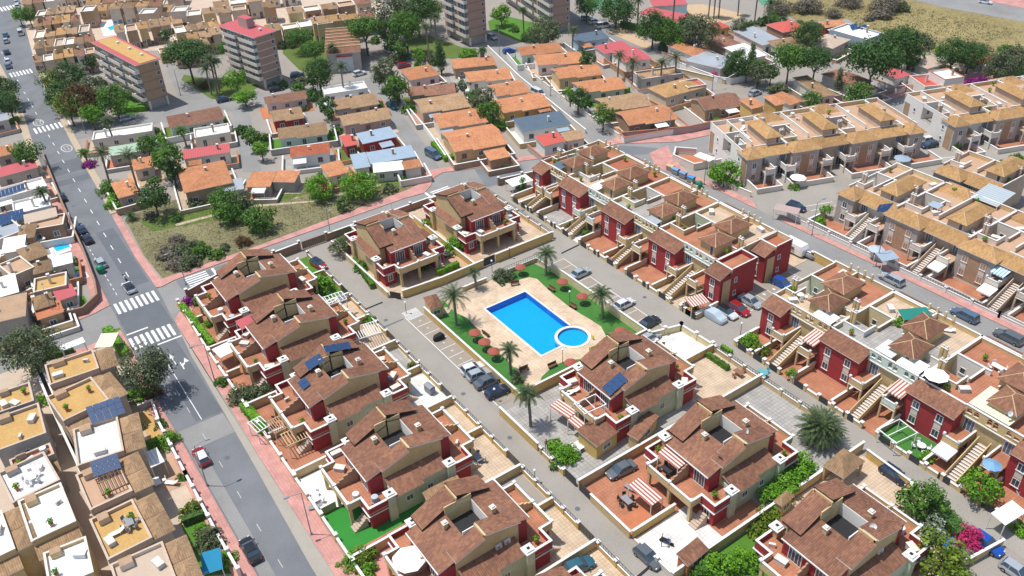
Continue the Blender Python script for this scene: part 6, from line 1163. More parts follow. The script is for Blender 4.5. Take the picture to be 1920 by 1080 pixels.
def car_base(kind):
    t = thing('car' if kind != 'van' else 'van', '', 'car', (0, 0, 0)); L_, H_, Wd = {'hatch': (4.05, 1.46, .86), 'sedan': (4.5, 1.42, .88), 'wagon': (4.6, 1.5, .9), 'van': (4.7, 1.9, .92)}[kind]; h = L_/2; bl = .88 if kind != 'van' else 1.05
    b = MB(); loft(b, [(-h, ring(Wd*.8, .34, bl*.72)), (-h+.12, ring(Wd*.93, .26, bl*.98)), (-h+.6, ring(Wd, .2, bl*1.02)), (0, ring(Wd, .2, bl)), (h-1.15, ring(Wd, .2, bl*.98)), (h-.35, ring(Wd*.95, .22, bl*.82)), (h, ring(Wd*.78, .34, bl*.62))], 'car_paint'); b.build('body', t, smooth=False)
    rb = {'hatch': -h+.18, 'sedan': -h+.75, 'wagon': -h+.12, 'van': -h+.08}[kind]; rt_ = {'hatch': -h+.55, 'sedan': -h+1.3, 'wagon': -h+.45, 'van': -h+.25}[kind]; fb = h-1.05 if kind != 'van' else h-.75; ft = fb-.85 if kind != 'van' else fb-.75
    g = MB(); gw = Wd*.93; top = H_-.05
    loft(g, [(rb, [(-gw, bl*.96), (-gw, bl*.97), (gw, bl*.97), (gw, bl*.96)]), (rt_, [(-gw, bl*.96), (-gw*.8, top), (gw*.8, top), (gw, bl*.96)]), (ft, [(-gw, bl*.96), (-gw*.8, top), (gw*.8, top), (gw, bl*.96)]), (fb, [(-gw, bl*.94), (-gw, bl*.95), (gw, bl*.95), (gw, bl*.94)])], 'glass'); g.build('windows', t)
    r = MB(); loft(r, [(rt_-.08, [(-gw*.76, top-.03), (-gw*.7, top+.02), (gw*.7, top+.02), (gw*.76, top-.03)]), ((rt_+ft)/2, [(-gw*.82, top-.04), (-gw*.72, H_), (gw*.72, H_), (gw*.82, top-.04)]), (ft+.08, [(-gw*.76, top-.04), (-gw*.7, top+.01), (gw*.7, top+.01), (gw*.76, top-.04)])], 'car_paint')
    for s in (-1, 1):
        for x0, x1 in ((fb-.05, ft), (rb+.05, rt_)): r.bar((x0, s*gw*.98, bl*.97), (x1, s*gw*.79, top), .045, 'car_paint', 4)
        r.bar(((rt_+ft)/2-.1, s*gw*1.0, bl*.97), ((rt_+ft)/2-.1, s*gw*.8, top), .04, 'car_paint', 4)
    r.build('roof', t)
    for x in (-h+.8, h-.82):
        for s in (-1, 1):
            w = MB(); k = 14
            y0, y1 = (s*(Wd-.17), s*(Wd+.012)); ring0 = [(x+.31*math.cos(a), .31+.31*math.sin(a)) for a in [2*math.pi*i/k for i in range(k)]]
            w.v += [(p, y0, q) for p, q in ring0]+[(p, y1, q) for p, q in ring0]; kk = w.mi('rubber')
            for i in range(k): j = (i+1) % k; w.f.append((i, j, k+j, k+i)); w.m.append(kk)
            w.f.append(tuple(range(k, 2*k))); w.m.append(kk); w.face([(x+.17*math.cos(2*math.pi*i/10), y1+s*.004, .31+.17*math.sin(2*math.pi*i/10)) for i in range(10)], 'steel'); w.build('wheel', t)
    for s in (-1, 1):
        MB().box(h-.16, h-.02, s*Wd*.5, s*Wd*.74, bl*.56, bl*.7, 'metal_white').build('headlight', t); MB().box(-h+.0, -h+.1, s*Wd*.55, s*Wd*.77, bl*.62, bl*.85, 'canopy_red').build('tail_light', t)
        MB().box(fb-.32, fb-.12, s*Wd*1.0, s*(Wd+.14), bl*.92, bl*1.06, 'car_paint').build('mirror', t)
    return t
CARB = {k: car_base(k) for k in ('hatch', 'sedan', 'wagon', 'van')}; used = set()
COL = {'white': (.75, .75, .75), 'silver': (.42, .45, .47), 'grey': (.13, .145, .155), 'black': (.012, .013, .016), 'navy': (.012, .025, .07), 'blue': (.01, .09, .45), 'steelblue': (.10, .17, .25), 'red': (.38, .012, .025), 'teal': (.03, .13, .17), 'crimson': (.3, .01, .02)}
cnt = [0]
def car(u, v, deg, col, label, kind='hatch', roof=None, grp='parked cars'):
    b = CARB[kind]
    if kind in used: o = copy_tree(b)
    else: o = b; used.add(kind)
    x, y = P(u, v, .6); o.location = (x, y, .0); o.rotation_euler.z = math.radians(deg); tag(o, label, 'van' if kind == 'van' else 'car', grp)
    for c in o.children:
        if c.name.startswith(('body', 'roof', 'mirror')): c.color = (*COL[col], 1)
        if roof and c.name.startswith('roof'): c.color = (*COL[roof], 1)
    cnt[0] += 1; return o
car(115, 369, 180, 'black', 'black hatchback parked by the white walled house on the left kerb'); car(152, 430, 182, 'navy', 'dark blue car parked on the left kerb, in front of the black one'); car(163, 447, 182, 'black', 'black car parked close behind the dark blue one')
car(188, 492, 182, 'silver', 'silver car parked just behind the green bottle bank'); car(241, 538, 183, 'white', 'white car crossing the zebra stripes with a dark windscreen', roof='black'); car(377, 855, 180, 'crimson', 'red car with a white roof parked at the left kerb', roof='white'); car(469, 1030, 180, 'black', 'black car driving down the main road near the bottom', 'sedan')
for i, (u, v, c, lb) in enumerate([(10, 65, 'steelblue', 'steel blue car at the far left kerb, topmost of five'), (11, 76, 'silver', 'silver car second of five at the far left kerb'), (12, 97, 'navy', 'navy car third of five at the far left kerb'), (14, 114, 'white', 'white car fourth of five at the far left kerb'), (15, 123, 'steelblue', 'blue-grey car last of five at the far left kerb'), (31, 3, 'white', 'white car farthest up the main road'), (32, 11, 'white', 'white car just below the farthest one'), (38, 204, 'grey', 'grey car under the dark trees at the left edge')]):
    car(u, v, 176, c, lb)
car(38, 61, 176, 'white', 'small white van driving away up the main road', 'van')
car(886, 690, 85, 'white', 'white car first in the car park row of four', 'hatch'); car(898, 701, 85, 'silver', 'silver car second in the car park row of four', 'hatch'); car(914, 714, 87, 'grey', 'dark grey car third in the car park row of four', 'sedan'); car(933, 733, 86, 'navy', 'dark blue car nearest in the car park row of four', 'hatch')
car(1087, 512, 92, 'silver', 'silver-blue saloon alone in the north lane bays', 'sedan'); car(1171, 569, 92, 'white', 'white car beside the pool lawn palm in the north lane bays'); car(1217, 604, 95, 'black', 'black car at the near end of the north lane bays', 'sedan')
car(1363, 585, 2, 'white', 'white car with a black glass roof in the court', roof='black'); car(1386, 579, 2, 'red', 'red car in the parking court'); car(1407, 564, 2, 'silver', 'silver car in the parking court shade', 'sedan'); car(1467, 531, 3, 'blue', 'bright blue car beneath the tall red end house')
car(1165, 880, 265, 'grey', 'dark grey-blue car on the terracotta yard', 'sedan'); car(1215, 1043, 2, 'grey', 'grey car in the lane beside the white yard', 'hatch'); car(1086, 1060, 80, 'teal', 'dark teal car in the yard behind the yellow wall'); car(1218, 632, 90, 'silver', 'grey car on the paved yard behind the villa by the pool')
car(1677, 889, 0, 'navy', 'dark blue car against the wall of the tiled gazebo'); car(1850, 1018, 0, 'blue', 'blue car beside the magenta bougainvillea'); car(1908, 1072, 0, 'silver', 'pale car cut by the lower right corner')
car(1672, 523, 180, 'silver', 'silver estate car driving on the right-hand road', 'wagon', grp='cars on the right-hand road'); car(1809, 590, 180, 'steelblue', 'blue-grey estate car behind the silver one', 'wagon', grp='cars on the right-hand road'); car(1891, 631, 180, 'grey', 'dark grey estate car near the right frame edge', 'wagon', grp='cars on the right-hand road')
car(1743, 271, 250, 'navy', 'dark car beneath the white gable of the upper beige row'); car(1733, 263, 250, 'white', 'white car behind the dark one at the white gable'); car(1493, 387, 10, 'navy', 'dark car behind the mauve shelter'); car(1744, 341, 30, 'black', 'dark car beside the golden tiled wall'); car(1830, 325, 20, 'navy', 'dark blue car behind the green shade sails'); car(1873, 317, 70, 'red', 'red car behind the dark bush at the right edge'); car(1650, 231, 70, 'white', 'white car on the roof-level street behind the beige row')
car(812, 290, 5, 'steelblue', 'blue-grey van at the mouth of the long lane', 'van'); car(1009, 175, 0, 'white', 'white van in the lane between bungalows', 'van'); car(597, 495, 10, 'red', 'red car with dark windscreen cover inside the estate gate', roof='navy')
car(674, 137, 90, 'white', 'white car in front of the sawtooth hall'); car(757, 122, 85, 'red', 'red car parked below the ball shaped bush'); car(733, 96, 10, 'white', 'white van under the trees left of the tower lawn', 'van'); car(735, 198, 0, 'teal', 'teal car parked along the lane corner'); car(420, 186, 85, 'navy', 'dark blue car at the small green'); car(237, 221, 95, 'silver', 'silver car on the street below the flats'); car(518, 166, 80, 'black', 'black car in the shade of the crimson roofed flats'); car(557, 140, 70, 'navy', 'dark car behind the crimson roofed flats')
car(1100, 33, 70, 'silver', 'silver car in the tower car park, left of three'); car(1116, 40, 70, 'white', 'white car in the tower car park, middle of three'); car(1132, 48, 75, 'white', 'white van in the tower car park, right of three', 'van'); car(923, 69, 0, 'silver', 'silver car beside the left tower'); car(955, 95, 80, 'blue', 'blue car beside the orange roof at the top lane'); car(1416, 174, 90, 'silver', 'silver car at the bend beside the street trees'); car(1848, 3, 15, 'white', 'white car on the far road at the top edge')
# covered car
cc_ = thing('covered_car', 'car under a silver dust cover in the parking court', 'car', (*P(1341, 592, .6), 0), 0.05); b = MB()
loft(b, [(-2.1, ring(.7, .12, .8)), (-1.9, ring(.86, .1, 1.15)), (-1.0, ring(.92, .1, 1.42)), (.2, ring(.92, .1, 1.42)), (1.0, ring(.92, .1, 1.05)), (1.8, ring(.88, .1, .9)), (2.1, ring(.7, .14, .6))], 'bin_cover'); b.build('cover', cc_)
mb = thing('motorcycle', 'black covered motorcycle standing in an empty car park bay', 'motorcycle', (*P(823, 632, .5), 0), 1.5)
b = MB(); loft(b, [(-1.0, ring(.22, .05, .6)), (-.7, ring(.42, .03, .95)), (0, ring(.45, .03, 1.05)), (.5, ring(.42, .03, 1.2)), (.95, ring(.25, .05, .7))], 'rubber'); b.build('cover', mb)
for x in (-.75, .75): MB().bar((x, -.06, .3), (x, .06, .3), .29, 'rubber', 14).build('wheel', mb)
def motorbike(u, v, rz, label, col):
    t = thing('motorcycle', label, 'motorcycle', (*P(u, v, .3), 0), rz)
    for x in (-.68, .68): MB().bar((x, -.06, .31), (x, .06, .31), .3, 'rubber', 14).build('wheel', t)
    b = MB(); b.box(-.45, .35, -.14, .14, .35, .75, col); b.box(.05, .45, -.17, .17, .7, .95, col); b.bar((.68, 0, .31), (.42, 0, 1.0), .05, 'steel'); b.build('frame', t); MB().box(-.75, .05, -.13, .13, .76, .88, 'rubber').build('seat', t); b = MB(); b.bar((.4, -.35, 1.02), (.4, .35, 1.02), .03, 'steel'); b.build('handlebar', t)
motorbike(1250, 1017, .4, 'motorcycle parked on the white tiled yard', 'navy_paint'); motorbike(234, 522, .1, 'white scooter just ahead of the white car', 'white')
# camper and trailer
cm_ = thing('caravan', 'white caravan parked on the right-hand road', 'caravan', (*P(1491, 463, 1.2), 0), 0); b = MB(); loft(b, [(-2.3, ring(.9, .5, 2.0)), (-2.1, ring(1.05, .4, 2.4)), (1.9, ring(1.05, .4, 2.4)), (2.3, ring(.95, .5, 1.7))], 'metal_white'); b.build('body', cm_); window(cm_, 0, -1.05, 1.2, 1.2, .6, '-y', frame='plastic_grey'); MB().bar((0, -1.0, .33), (0, 1.0, .33), .32, 'rubber', 14).build('wheel', cm_)
tr = thing('trailer', 'small grey covered trailer behind the white caravan', 'trailer', (*P(1517, 478, .5), 0), 0); b = MB(); loft(b, [(-1.4, ring(.5, .4, .9)), (-1.1, ring(.75, .35, 1.0)), (1.0, ring(.75, .35, 1.05)), (1.5, ring(.4, .45, .8))], 'plastic_grey'); b.build('body', tr); MB().bar((0, -.7, .28), (0, .7, .28), .27, 'rubber', 12).build('wheel', tr)
# ================================================================== plots, garden walls, patios
def patch(x0, x1, y0, y1, mat, z=.03, name='patio'): return struct(name, [(x0, y0), (x1, y0), (x1, y1), (x0, y1)], z, mat)
def ppatch(pts, mat, z=.035, name='patio'): return struct(name, PP(*pts), z, mat)
WX = [-139.6, -121.4, -104.4, -87.2, -69.7, -53.9, -36.5]
nm = ['corner villa', 'pink canopy villa', 'solar panel villa', 'green lawn villa', 'white sunshade villa', 'cut off villa']
fl_s = [TERRAT, TERRAT, TERRAT, 'turf_bright', 'roof_pinkpave', TERRAT]; fl_l = ['lawn_green', BEIGET, WHITET, BEIGET, BEIGET, BEIGET]
for i in range(6):
    x0, x1 = WX[i]+.15, WX[i+1]-.15; patch(x0, x1, 21.65, 33.5, fl_s[i]); patch(x0, x1, 33.5, 46.9, fl_l[i])
    if i: wall_run('garden_wall', [(WX[i], 21.9), (WX[i], 46.8)], 1.5, 'cream', f'long cream wall between the plots of the {nm[i-1]} and the {nm[i]}')
    wall_run('garden_wall', [(WX[i]+.3 if i else -138.6, 21.5 if i else 22.0), (WX[i+1]-.3, 21.5)], .9, 'cream', f'low cream pavement wall with piers in front of the {nm[i]}', pillars=4.2)
    wall_run('garden_wall', [(WX[i]+.3, 47.05), (WX[i+1]-3.6, 47.05)], .8, 'ochre_wall', f'ochre lane wall with railing and piers behind the {nm[i]}', pillars=3.4, railing=.75)
    g = thing('gate', f'dark metal drive gate behind the {nm[i]}', 'gate', (WX[i+1]-3.3, 47.05)); b = MB(); b.box(0, 2.9, -.03, .03, .1, 1.5, 'iron'); b.build('panel', g)
    b = MB()
    for k in range(10): b.box(.1+k*.29, .14+k*.29, -.05, -.031, .1, 1.5, 'steel')
    b.build('bars', g)
    wall_run('garden_wall', [((WX[i]+WX[i+1])/2-.8, 21.9), ((WX[i]+WX[i+1])/2-.8, 23.9)], 1.3, 'cream', f'short cream wall dividing the front garden of the {nm[i]}'); wall_run('garden_wall', [((WX[i]+WX[i+1])/2-.8, 43.3), ((WX[i]+WX[i+1])/2-.8, 46.8)], 1.3, 'ochre_wall', f'short ochre wall dividing the back garden of the {nm[i]}')
patch(-86.9, -79.2, 21.7, 29, 'roof_white', .042); patch(-104, -96, 38.2, 46.8, GREYT, .042); patch(-71.5, -69.9, 21.7, 31, TERRAT, .044); patch(-69.5, -62, 38, 46.8, 'concrete', .043)
wall_run('garden_wall', [(-139.7, 24), (-141.8, 31), (-142.4, 46.8)], 1.7, 'brown_wall', 'brown boundary wall of the estate at the junction', pillars=5); wall_run('garden_wall', [(-142.5, 52.5), (-142.5, 84)], 1.5, 'brown_wall', 'long brown boundary wall behind the two pool villas', pillars=6); wall_run('garden_wall', [(-140.2, 91.8), (-134.2, 118.4)], 1.5, 'brown_wall', 'brown boundary wall along the north road beside the row houses', pillars=5)
gt = thing('gate', 'wide brown sliding gate closing the inner estate drive', 'gate', (-142.4, 47.3), math.pi/2); b = MB(); b.box(0, 4.9, -.05, .05, .1, 1.7, 'brown_wall'); b.build('panel', gt); b = MB()
for k in range(12): b.box(.2+k*.4, .26+k*.4, -.08, -.052, .1, 1.7, 'iron')
b.build('bars', gt)
# plots of the two villas facing the pool
patch(-142.2, -116.2, 53.2, 87.3, BEIGET); patch(-142, -134, 54, 62, 'lawn_green', .036); patch(-123, -116.5, 66.5, 73, 'peach_floor', .036)
wall_run('garden_wall', [(-139.9, 52.4), (-117.6, 52.6)], 1.2, 'cream', 'long cream wall along the inner estate drive'); wall_run('garden_wall', [(-115.9, 54.6), (-115.2, 62.5), (-115.4, 71.3)], 1.6, 'ochre_wall', 'tall ochre wall in front of the left pool villa'); wall_run('garden_wall', [(-115.3, 74), (-115.2, 87)], 1.8, 'ochre_wall', 'tall ochre wall in front of the right pool villa')
wall_run('garden_wall', [(-138, 69.6), (-115.8, 69.6)], 1.4, 'ochre_wall', 'ochre wall dividing the two pool villa plots'); wall_run('garden_wall', [(-138.5, 87.4), (-115.6, 87.4)], 1.0, 'cream', 'cream wall with railing along the north lane', railing=.7, pillars=4)
g = thing('gate', 'brown slatted gate in the ochre wall before the pool villas', 'gate', (-115.4, 71.4), math.pi/2); MB().box(0, 2.5, -.04, .04, .1, 1.8, 'iron').build('panel', g); g = thing('gate', 'brown barred gate at the corner of the inner drive', 'gate', (-117.4, 52.9), .6); MB().box(0, 2.1, -.04, .04, .1, 1.4, 'iron').build('panel', g)
# centre column
patch(-81.1, -62.8, 51.4, 86.5, GREYT); patch(-81, -72.5, 76, 86.3, WHITET, .036); patch(-72, -62.8, 75.5, 86.3, BEIGET, .04); patch(-62.5, -44.9, 51.4, 68, TERRAT); patch(-62.5, -44.9, 68, 86.5, GREYT); patch(-52, -44.9, 51.5, 60.5, WHITET, .04); patch(-44.4, -27, 51.4, 68, 'lawn_green'); patch(-44.4, -27, 68, 85.8, BEIGET); patch(-55.5, -51.9, 51.8, 56.5, 'terra', .05)
for i, (x, lb) in enumerate([(-81.2, 'ochre wall with white top between the pool garden corner and the grey tiled yard'), (-62.65, 'long ochre wall with white top between the grey tiled and the terracotta plots'), (-44.65, 'long ochre wall above the yard with the motorcycle')]):
    if i: wall_run('garden_wall', [(x, 51.3), (x, 86.6)], 1.6, 'cream', lb)
wall_run('garden_wall', [(-80.8, 51.15), (-71.5, 51.15)], 1.5, 'ochre_wall', 'tall ochre wall along the west lane by the grey tiled yard'); wall_run('garden_wall', [(-70.8, 51.2), (-65.8, 51.2)], .8, 'ochre_wall', 'low lane wall under the flowering vine', railing=.8, pillars=2.4)
wall_run('garden_wall', [(-60.0, 51.2), (-52.4, 51.2)], 1.3, 'cream', 'cream lane wall beside the terracotta yard'); wall_run('garden_wall', [(-50.2, 51.2), (-44.8, 51.2)], 1.0, 'offwhite', 'white paled lane wall of the motorcycle yard', pillars=2.6); wall_run('garden_wall', [(-52.2, 51.5), (-52.2, 58.6)], 1.4, 'ochre_wall', 'ochre wall between the terracotta yard and the white yard')
for x0, y, lb in [(-65.4, 51.2, 'dark gate at the corner of the flowering vine fence'), (-62.4, 51.2, 'dark double gate of the terracotta yard'), (-81, 51.2, 'dark gate of the grey tiled yard')]:
    g = thing('gate', lb, 'gate', (x0, y)); MB().box(0, 2.3, -.04, .04, .1, 1.5, 'iron').build('panel', g)
wall_run('garden_wall', [(-80.9, 80.6), (-79.3, 86.2), (-72.6, 86.5)], 1.2, 'paleyellow', 'yellow wall round the white patio beside the black car', pillars=3); wall_run('garden_wall', [(-72.0, 86.55), (-62.9, 86.6)], .8, 'cream', 'lane wall with railing beside the crazy paved yard', railing=.7, pillars=3.2); wall_run('garden_wall', [(-72.3, 77.5), (-72.3, 86.2)], 1.4, 'ochre_wall', 'ochre wall between the white patio and the crazy paved yard')
wall_run('garden_wall', [(-62.3, 86.6), (-52, 86.7)], .8, 'cream', 'lane wall with railing beside the grey tiled yard of the date palm', railing=.7, pillars=3.2); wall_run('garden_wall', [(-43.5, 85.9), (-36.5, 85.5), (-35.8, 84)], 1.4, 'ochre_wall', 'ochre wall behind the dark blue car'); wall_run('garden_wall', [(-27, 70), (-24.5, 86.2)], 1.3, 'cream', 'cream wall at the right of the lower right villa garden')
# terraced row gardens
def row_garden(x0, W, red, lb, floors=(TERRAT, BEIGET), front=90.2, gates=True, y1=95.6):
    patch(x0, x0+red, front, y1, floors[0]); patch(x0+red, x0+W, front, y1+2, floors[1])
    wall_run('garden_wall', [(x0+.2, front), (x0+W-2.2, front)], .65, 'cream', f'low front wall with stout piers before {lb}', pillars=2.6)
    for k, s in enumerate((x0+.05, x0+red+.1)): wall_run('garden_wall', [(s, front+.2), (s, y1-.1)], 1.2, 'cream', f'{["left", "middle"][k]} dividing wall of the front gardens before {lb}')
    for k in range(3):
        g = thing('gate', f'{["first", "second", "third"][k]} dark gate panel before {lb}', 'gate', (x0+.5+k*(W-1.5)/3, front-.02), 0, 'dark gate panels of the row gardens'); MB().box(.2, 1.9, -.16, -.12, .1, 1.15, 'iron').build('panel', g)
for x0, W, red, lb, f in [(-133, 8.7, 3.4, 'the far end house', (BEIGET, 'concrete')), (-124.2, 13.2, 6.9, 'the white canopy house', (GREYT, WHITET)), (-110.9, 13.1, 6.9, 'the yellow arcade house', (TERRAT, TERRAT)), (-97.7, 13.9, 6.8, 'the mint arcade house', (TERRAT, BEIGET)), (-83.7, 3.5, 3.4, 'the hipped end house', (TERRAT, TERRAT)),
                          (-71.2, 11.1, 3.8, 'the cream arcade house', (TERRAT, TERRAT)), (-60, 14.7, 7, 'the striped canopy house', (TERRAT, TERRAT)), (-45.2, 14.9, 7.1, 'the corrugated canopy house', ('turf', TERRAT)), (-30.2, 14.6, 7, 'the last house on the right', (TERRAT, TERRAT))]: row_garden(x0, W, red, lb, f)
wall_run('garden_wall', [(-80.0, 90.3), (-80.2, 95.4)], 1.0, 'cream', 'cream side wall of the end garden with the striped awning'); wall_run('garden_wall', [(-71.4, 90.2), (-71.4, 95.4)], 1.0, 'cream', 'cream side wall by the corner gate of the parking court')
wall_run('garden_wall', [(-133.5, 119.3), (-80.2, 119.9)], 1.2, 'brown_wall', 'long brown wall behind the red terraces on the right-hand road', pillars=6); wall_run('garden_wall', [(-79.8, 119.9), (-71.5, 119.7)], 1.8, 'ochre_wall', 'tall ochre wall at the end of the parking court'); wall_run('garden_wall', [(-71, 119.6), (-15, 119.2)], 1.6, 'cream', 'long cream wall behind the lower row on the right-hand road', pillars=7)
patch(-133, -80.5, 113.7, 119.2, BEIGET); patch(-71, -15, 113.7, 119, TERRAT)
# beige rows
def row_garden_b(o, a, s0, s1, lb, dep=4.6):
    P0, P1 = along(o, a, s0+.2, -dep), along(o, a, s1-.2, -dep); Q0, Q1 = along(o, a, s0+.2, -.2), along(o, a, s1-.2, -.2); struct('patio', [P0, P1, Q1, Q0], .04, TERRAT)
    wall_run('garden_wall', [Q0, P0, P1, Q1], 1.15, 'offwhite', f'white garden wall round the front garden of {lb}')
for o, a, s0, s1, lb in [(X0, A1, .2, 6.2, 'the first beige house'), (X0, A1, 8.3, 18, 'the round parasol beige house'), (X0, A1, 22, 32, 'the middle beige house'), (X0, A1, 36, 44, 'the beige end house'), (W0, A1, .2, 5.5, 'the upper row gable house'), (W0, A1, 8.5, 18, 'the upper row second house'), (W0, A1, 22, 32, 'the upper row third house'),
                        ((-86.8, 134.6), 0, -2.2, 8, 'the lower row gable house'), ((-76.2, 134.6), 0, -1.6, 9, 'the round table house'), ((-62, 134.6), 0, -1.4, 9, 'the striped awning house'), ((-47.7, 134.6), 0, -1.4, 9, 'the lower row last house')]: row_garden_b(o, a, s0, s1, lb, 5.2 if o[0] > -90 and o[1] < 140 else 4.6)
wall_run('garden_wall', [(-93, 128.6), (-50, 129.3), (-20, 129.8)], .7, 'whitewash', 'long white street wall with pale railing before the lower beige row', railing=.7, pillars=5); wall_run('garden_wall', [(-124, 134.5), (-127.5, 131.5), (-125, 128.5), (-119, 128.8), (-117, 135)], 1.6, 'offwhite', 'cream wall round the terracotta corner yard by the bins'); struct('patio', [(-126.8, 131.3), (-124.8, 129.2), (-119.4, 129.2), (-118, 136), (-123.4, 135)], .05, 'terra')
wall_run('garden_wall', [(-110.5, 128.6), (-103.2, 129.2)], 1.1, 'offwhite', 'white wall in front of the bright green corner tree')
# ---- yards for the smaller houses
ry = random.Random(11)
def yard(o, wallp=.8, shr=2):
    ch = {c.name.split('.')[0]: c for c in o.children}; lb = o['label']; W_ = ch.get('wall') or list(o.children)[0]; bb = [Vector(c) for c in W_.bound_box]; L_ = max(p.x for p in bb); D = max(p.y for p in bb); R_z = o.rotation_euler.z; ox, oy = o.location.x, o.location.y
    tw = lambda x, y: (ox+math.cos(R_z)*x-math.sin(R_z)*y, oy+math.sin(R_z)*x+math.cos(R_z)*y); short = lb if len(lb.split()) <= 10 else ' '.join(lb.split()[:10])
    m_ = ry.choice([BEIGET, 'terra', WHITET, 'lawn', 'beige_floor', GREYT, 'peach_floor', 'lawn_green', 'stone']); f = ry.uniform(2.0, 3.2); e = ry.uniform(1.0, 2.2)
    q = [tw(-e, -f), tw(L_+e, -f), tw(L_+e, D+.8), tw(-e, D+.8)]; struct('yard', q, .02+ry.random()*.012, m_)
    if ry.random() < wallp: wall_run('garden_wall', [q[3], q[0], q[1], q[2]], ry.choice([.9, 1.2, 1.5]), ry.choice(['offwhite', 'whitewash', 'brick_tan', 'grey_wall', 'cream']), 'garden wall round the '+short, cap=ry.choice(['white', 'white', 'terra']), th=.18)
    for k in range(ry.randint(0, shr)):
        x, y = tw(ry.uniform(-.5, L_+.5), ry.choice([-f*.6, -f*.5, D+.5])); T('shrub', 0, 0, ry.uniform(.6, 1.5), ['', 'further ', 'third '][k]+'garden bush beside the '+short, ry.choice([LEAF, LEAFB, LEAFD, LEAFO, LEAFY, LEAFM if ry.random() < .3 else LEAF]), zc=.5, xy=(x, y), big=0)
    if ry.random() < .35 and L_ > 5:
        x0 = ry.uniform(0, L_-3.2); a = thing('patio_canopy', 'canopy on posts beside the '+short, 'canopy', tw(x0, -f+.3), R_z); MB().slab([(0, 0, 2.3), (3, 0, 2.3), (3, f-.5, 2.5), (0, f-.5, 2.5)], .07, ry.choice(['roof_white', CORRW, 'roof_blue', AWN_GW, TILE_O, 'roof_grey']), 'white').build('roof', a)
        for px_ in (.1, 2.9): MB().box(px_-.04, px_+.04, .08, .16, 0, 2.28, 'white').build('post', a)
for o in [o for o in list(C.objects) if o.name.startswith('bungalow') and o.type == 'EMPTY']: yard(o)
struct('ground_patch', PP((60, 130), (200, 95), (345, 95), (420, 70), (530, 70), (700, 55), (720, 5), (560, -20), (40, -20), (50, 60)), -.004, 'beige_wall')
wall_run('garden_wall', PP((985, 135), (1070, 200), (1163, 262)), 1.2, 'offwhite', 'long pale wall down the right side of the bungalow lane', cap='offwhite', pillars=6); wall_run('garden_wall', PP((752, 192), (800, 248), (836, 300)), 1.2, 'whitewash', 'white wall down the right side of the middle lane'); wall_run('garden_wall', PP((915, 92), (975, 150), (1098, 250)), 1.0, 'offwhite', 'pale wall down the left side of the bungalow lane')
wall_run('garden_wall', PP((1162, 262), (1290, 250), (1360, 235), (1420, 218)), 1.8, 'mauve_wall', 'mauve street wall below the corner bungalow and the pergola house', cap='terra'); wall_run('garden_wall', PP((1425, 216), (1520, 198), (1590, 186), (1730, 165), (1920, 130)), 1.5, 'mauve_wall', 'mauve street wall running up to the right frame edge', cap='mauve_wall'); wall_run('garden_wall', PP((1275, 128), (1345, 155), (1370, 158), (1440, 145)), 1.6, 'whitewash', 'curved white garden wall at the street bend')
wall_run('garden_wall', PP((80, 290), (122, 395), (160, 480), (182, 540), (186, 565), (160, 590), (70, 612)), 1.6, 'brown_wall', 'long brown wall along the left side of the main road', cap='brown_wall'); wall_run('garden_wall', PP((300, 800), (352, 900), (410, 1010), (450, 1080)), 1.2, 'offwhite', 'white piered wall along the left pavement near the bottom', pillars=3.2); wall_run('garden_wall', PP((262, 770), (288, 760), (300, 795)), 1.1, 'grey_wall', 'grey patterned wall by the road tree')
wall_run('garden_wall', PP((75, 680), (118, 780), (165, 880), (200, 960), (225, 1040), (240, 1090)), 2.4, 'offwhite', 'long white alley wall between the two columns of terraces'); wall_run('garden_wall', PP((66, 690), (108, 790), (150, 880), (186, 965), (208, 1045)), 2.2, 'beige_wall', 'long beige alley wall left of the white one'); wall_run('garden_wall', PP((0, 460-20), (60, 530), (70, 560)), 1.5, 'beige_wall', 'beige yard wall in the left edge houses')
struct('ground_patch', PP((-60, 670), (190, 650), (240, 660), (310, 800), (440, 1080), (460, 1100), (-60, 1100)), -.006, 'beige_floor'); ppatch([(258, 775), (300, 762), (330, 830), (290, 850)], 'ochre_floor', .03); ppatch([(300, 860), (345, 850), (365, 900), (310, 925)], 'peach_floor', .03); ppatch([(320, 920), (350, 912), (372, 960), (335, 985)], 'beige_wall', .03); struct('lawn', PP((340, 985), (395, 970), (440, 1075), (380, 1080)), .03, 'lawn_green'); struct('lawn', PP((205, 620), (225, 615), (252, 668), (240, 676)), .05, 'lawn_green')
# ================================================================== canopies, awnings, solar panels, furniture
def panel_set(pa, pb, pc, za, zb, nx, ny, label, mat='solar', rack=True):
    """rows of solar panels on a frame: near edge pa-pb at height za, far edge (through pc) at height zb"""
    a, b_ = Vector((*P(*pa, za), za)), Vector((*P(*pb, za), za)); c = Vector((*P(*pc, zb), zb)); u = b_-a; v = c-a; t = thing('solar_panel', label, 'solar panels', (a.x, a.y)); o = Vector((a.x, a.y, 0)); n = u.cross(v).normalized()*.05
    if n.z < 0: n = -n
    k = 0
    for i in range(nx):
        for j in range(ny):
            q = [a+u*(i+s)/nx+v*(j+w)/ny-o+n*.5 for s, w in ((.03, .03), (.97, .03), (.97, .97), (.03, .97))]; b = MB(); b.slab([tuple(p+n) for p in q], .05, mat, 'steel'); b.build('panel', t)
    b = MB()
    for w in (.1, .9): b.bar(tuple(a+v*w-o), tuple(b_+v*w-o), .035, 'white', 4)
    if rack and zb-za > .3:
        for s in (.05, .95): p = a+u*s+v*.9-o; b.bar(tuple(p), (p.x, p.y, za-.2), .04, 'white', 4)
    b.build('rack', t); return t

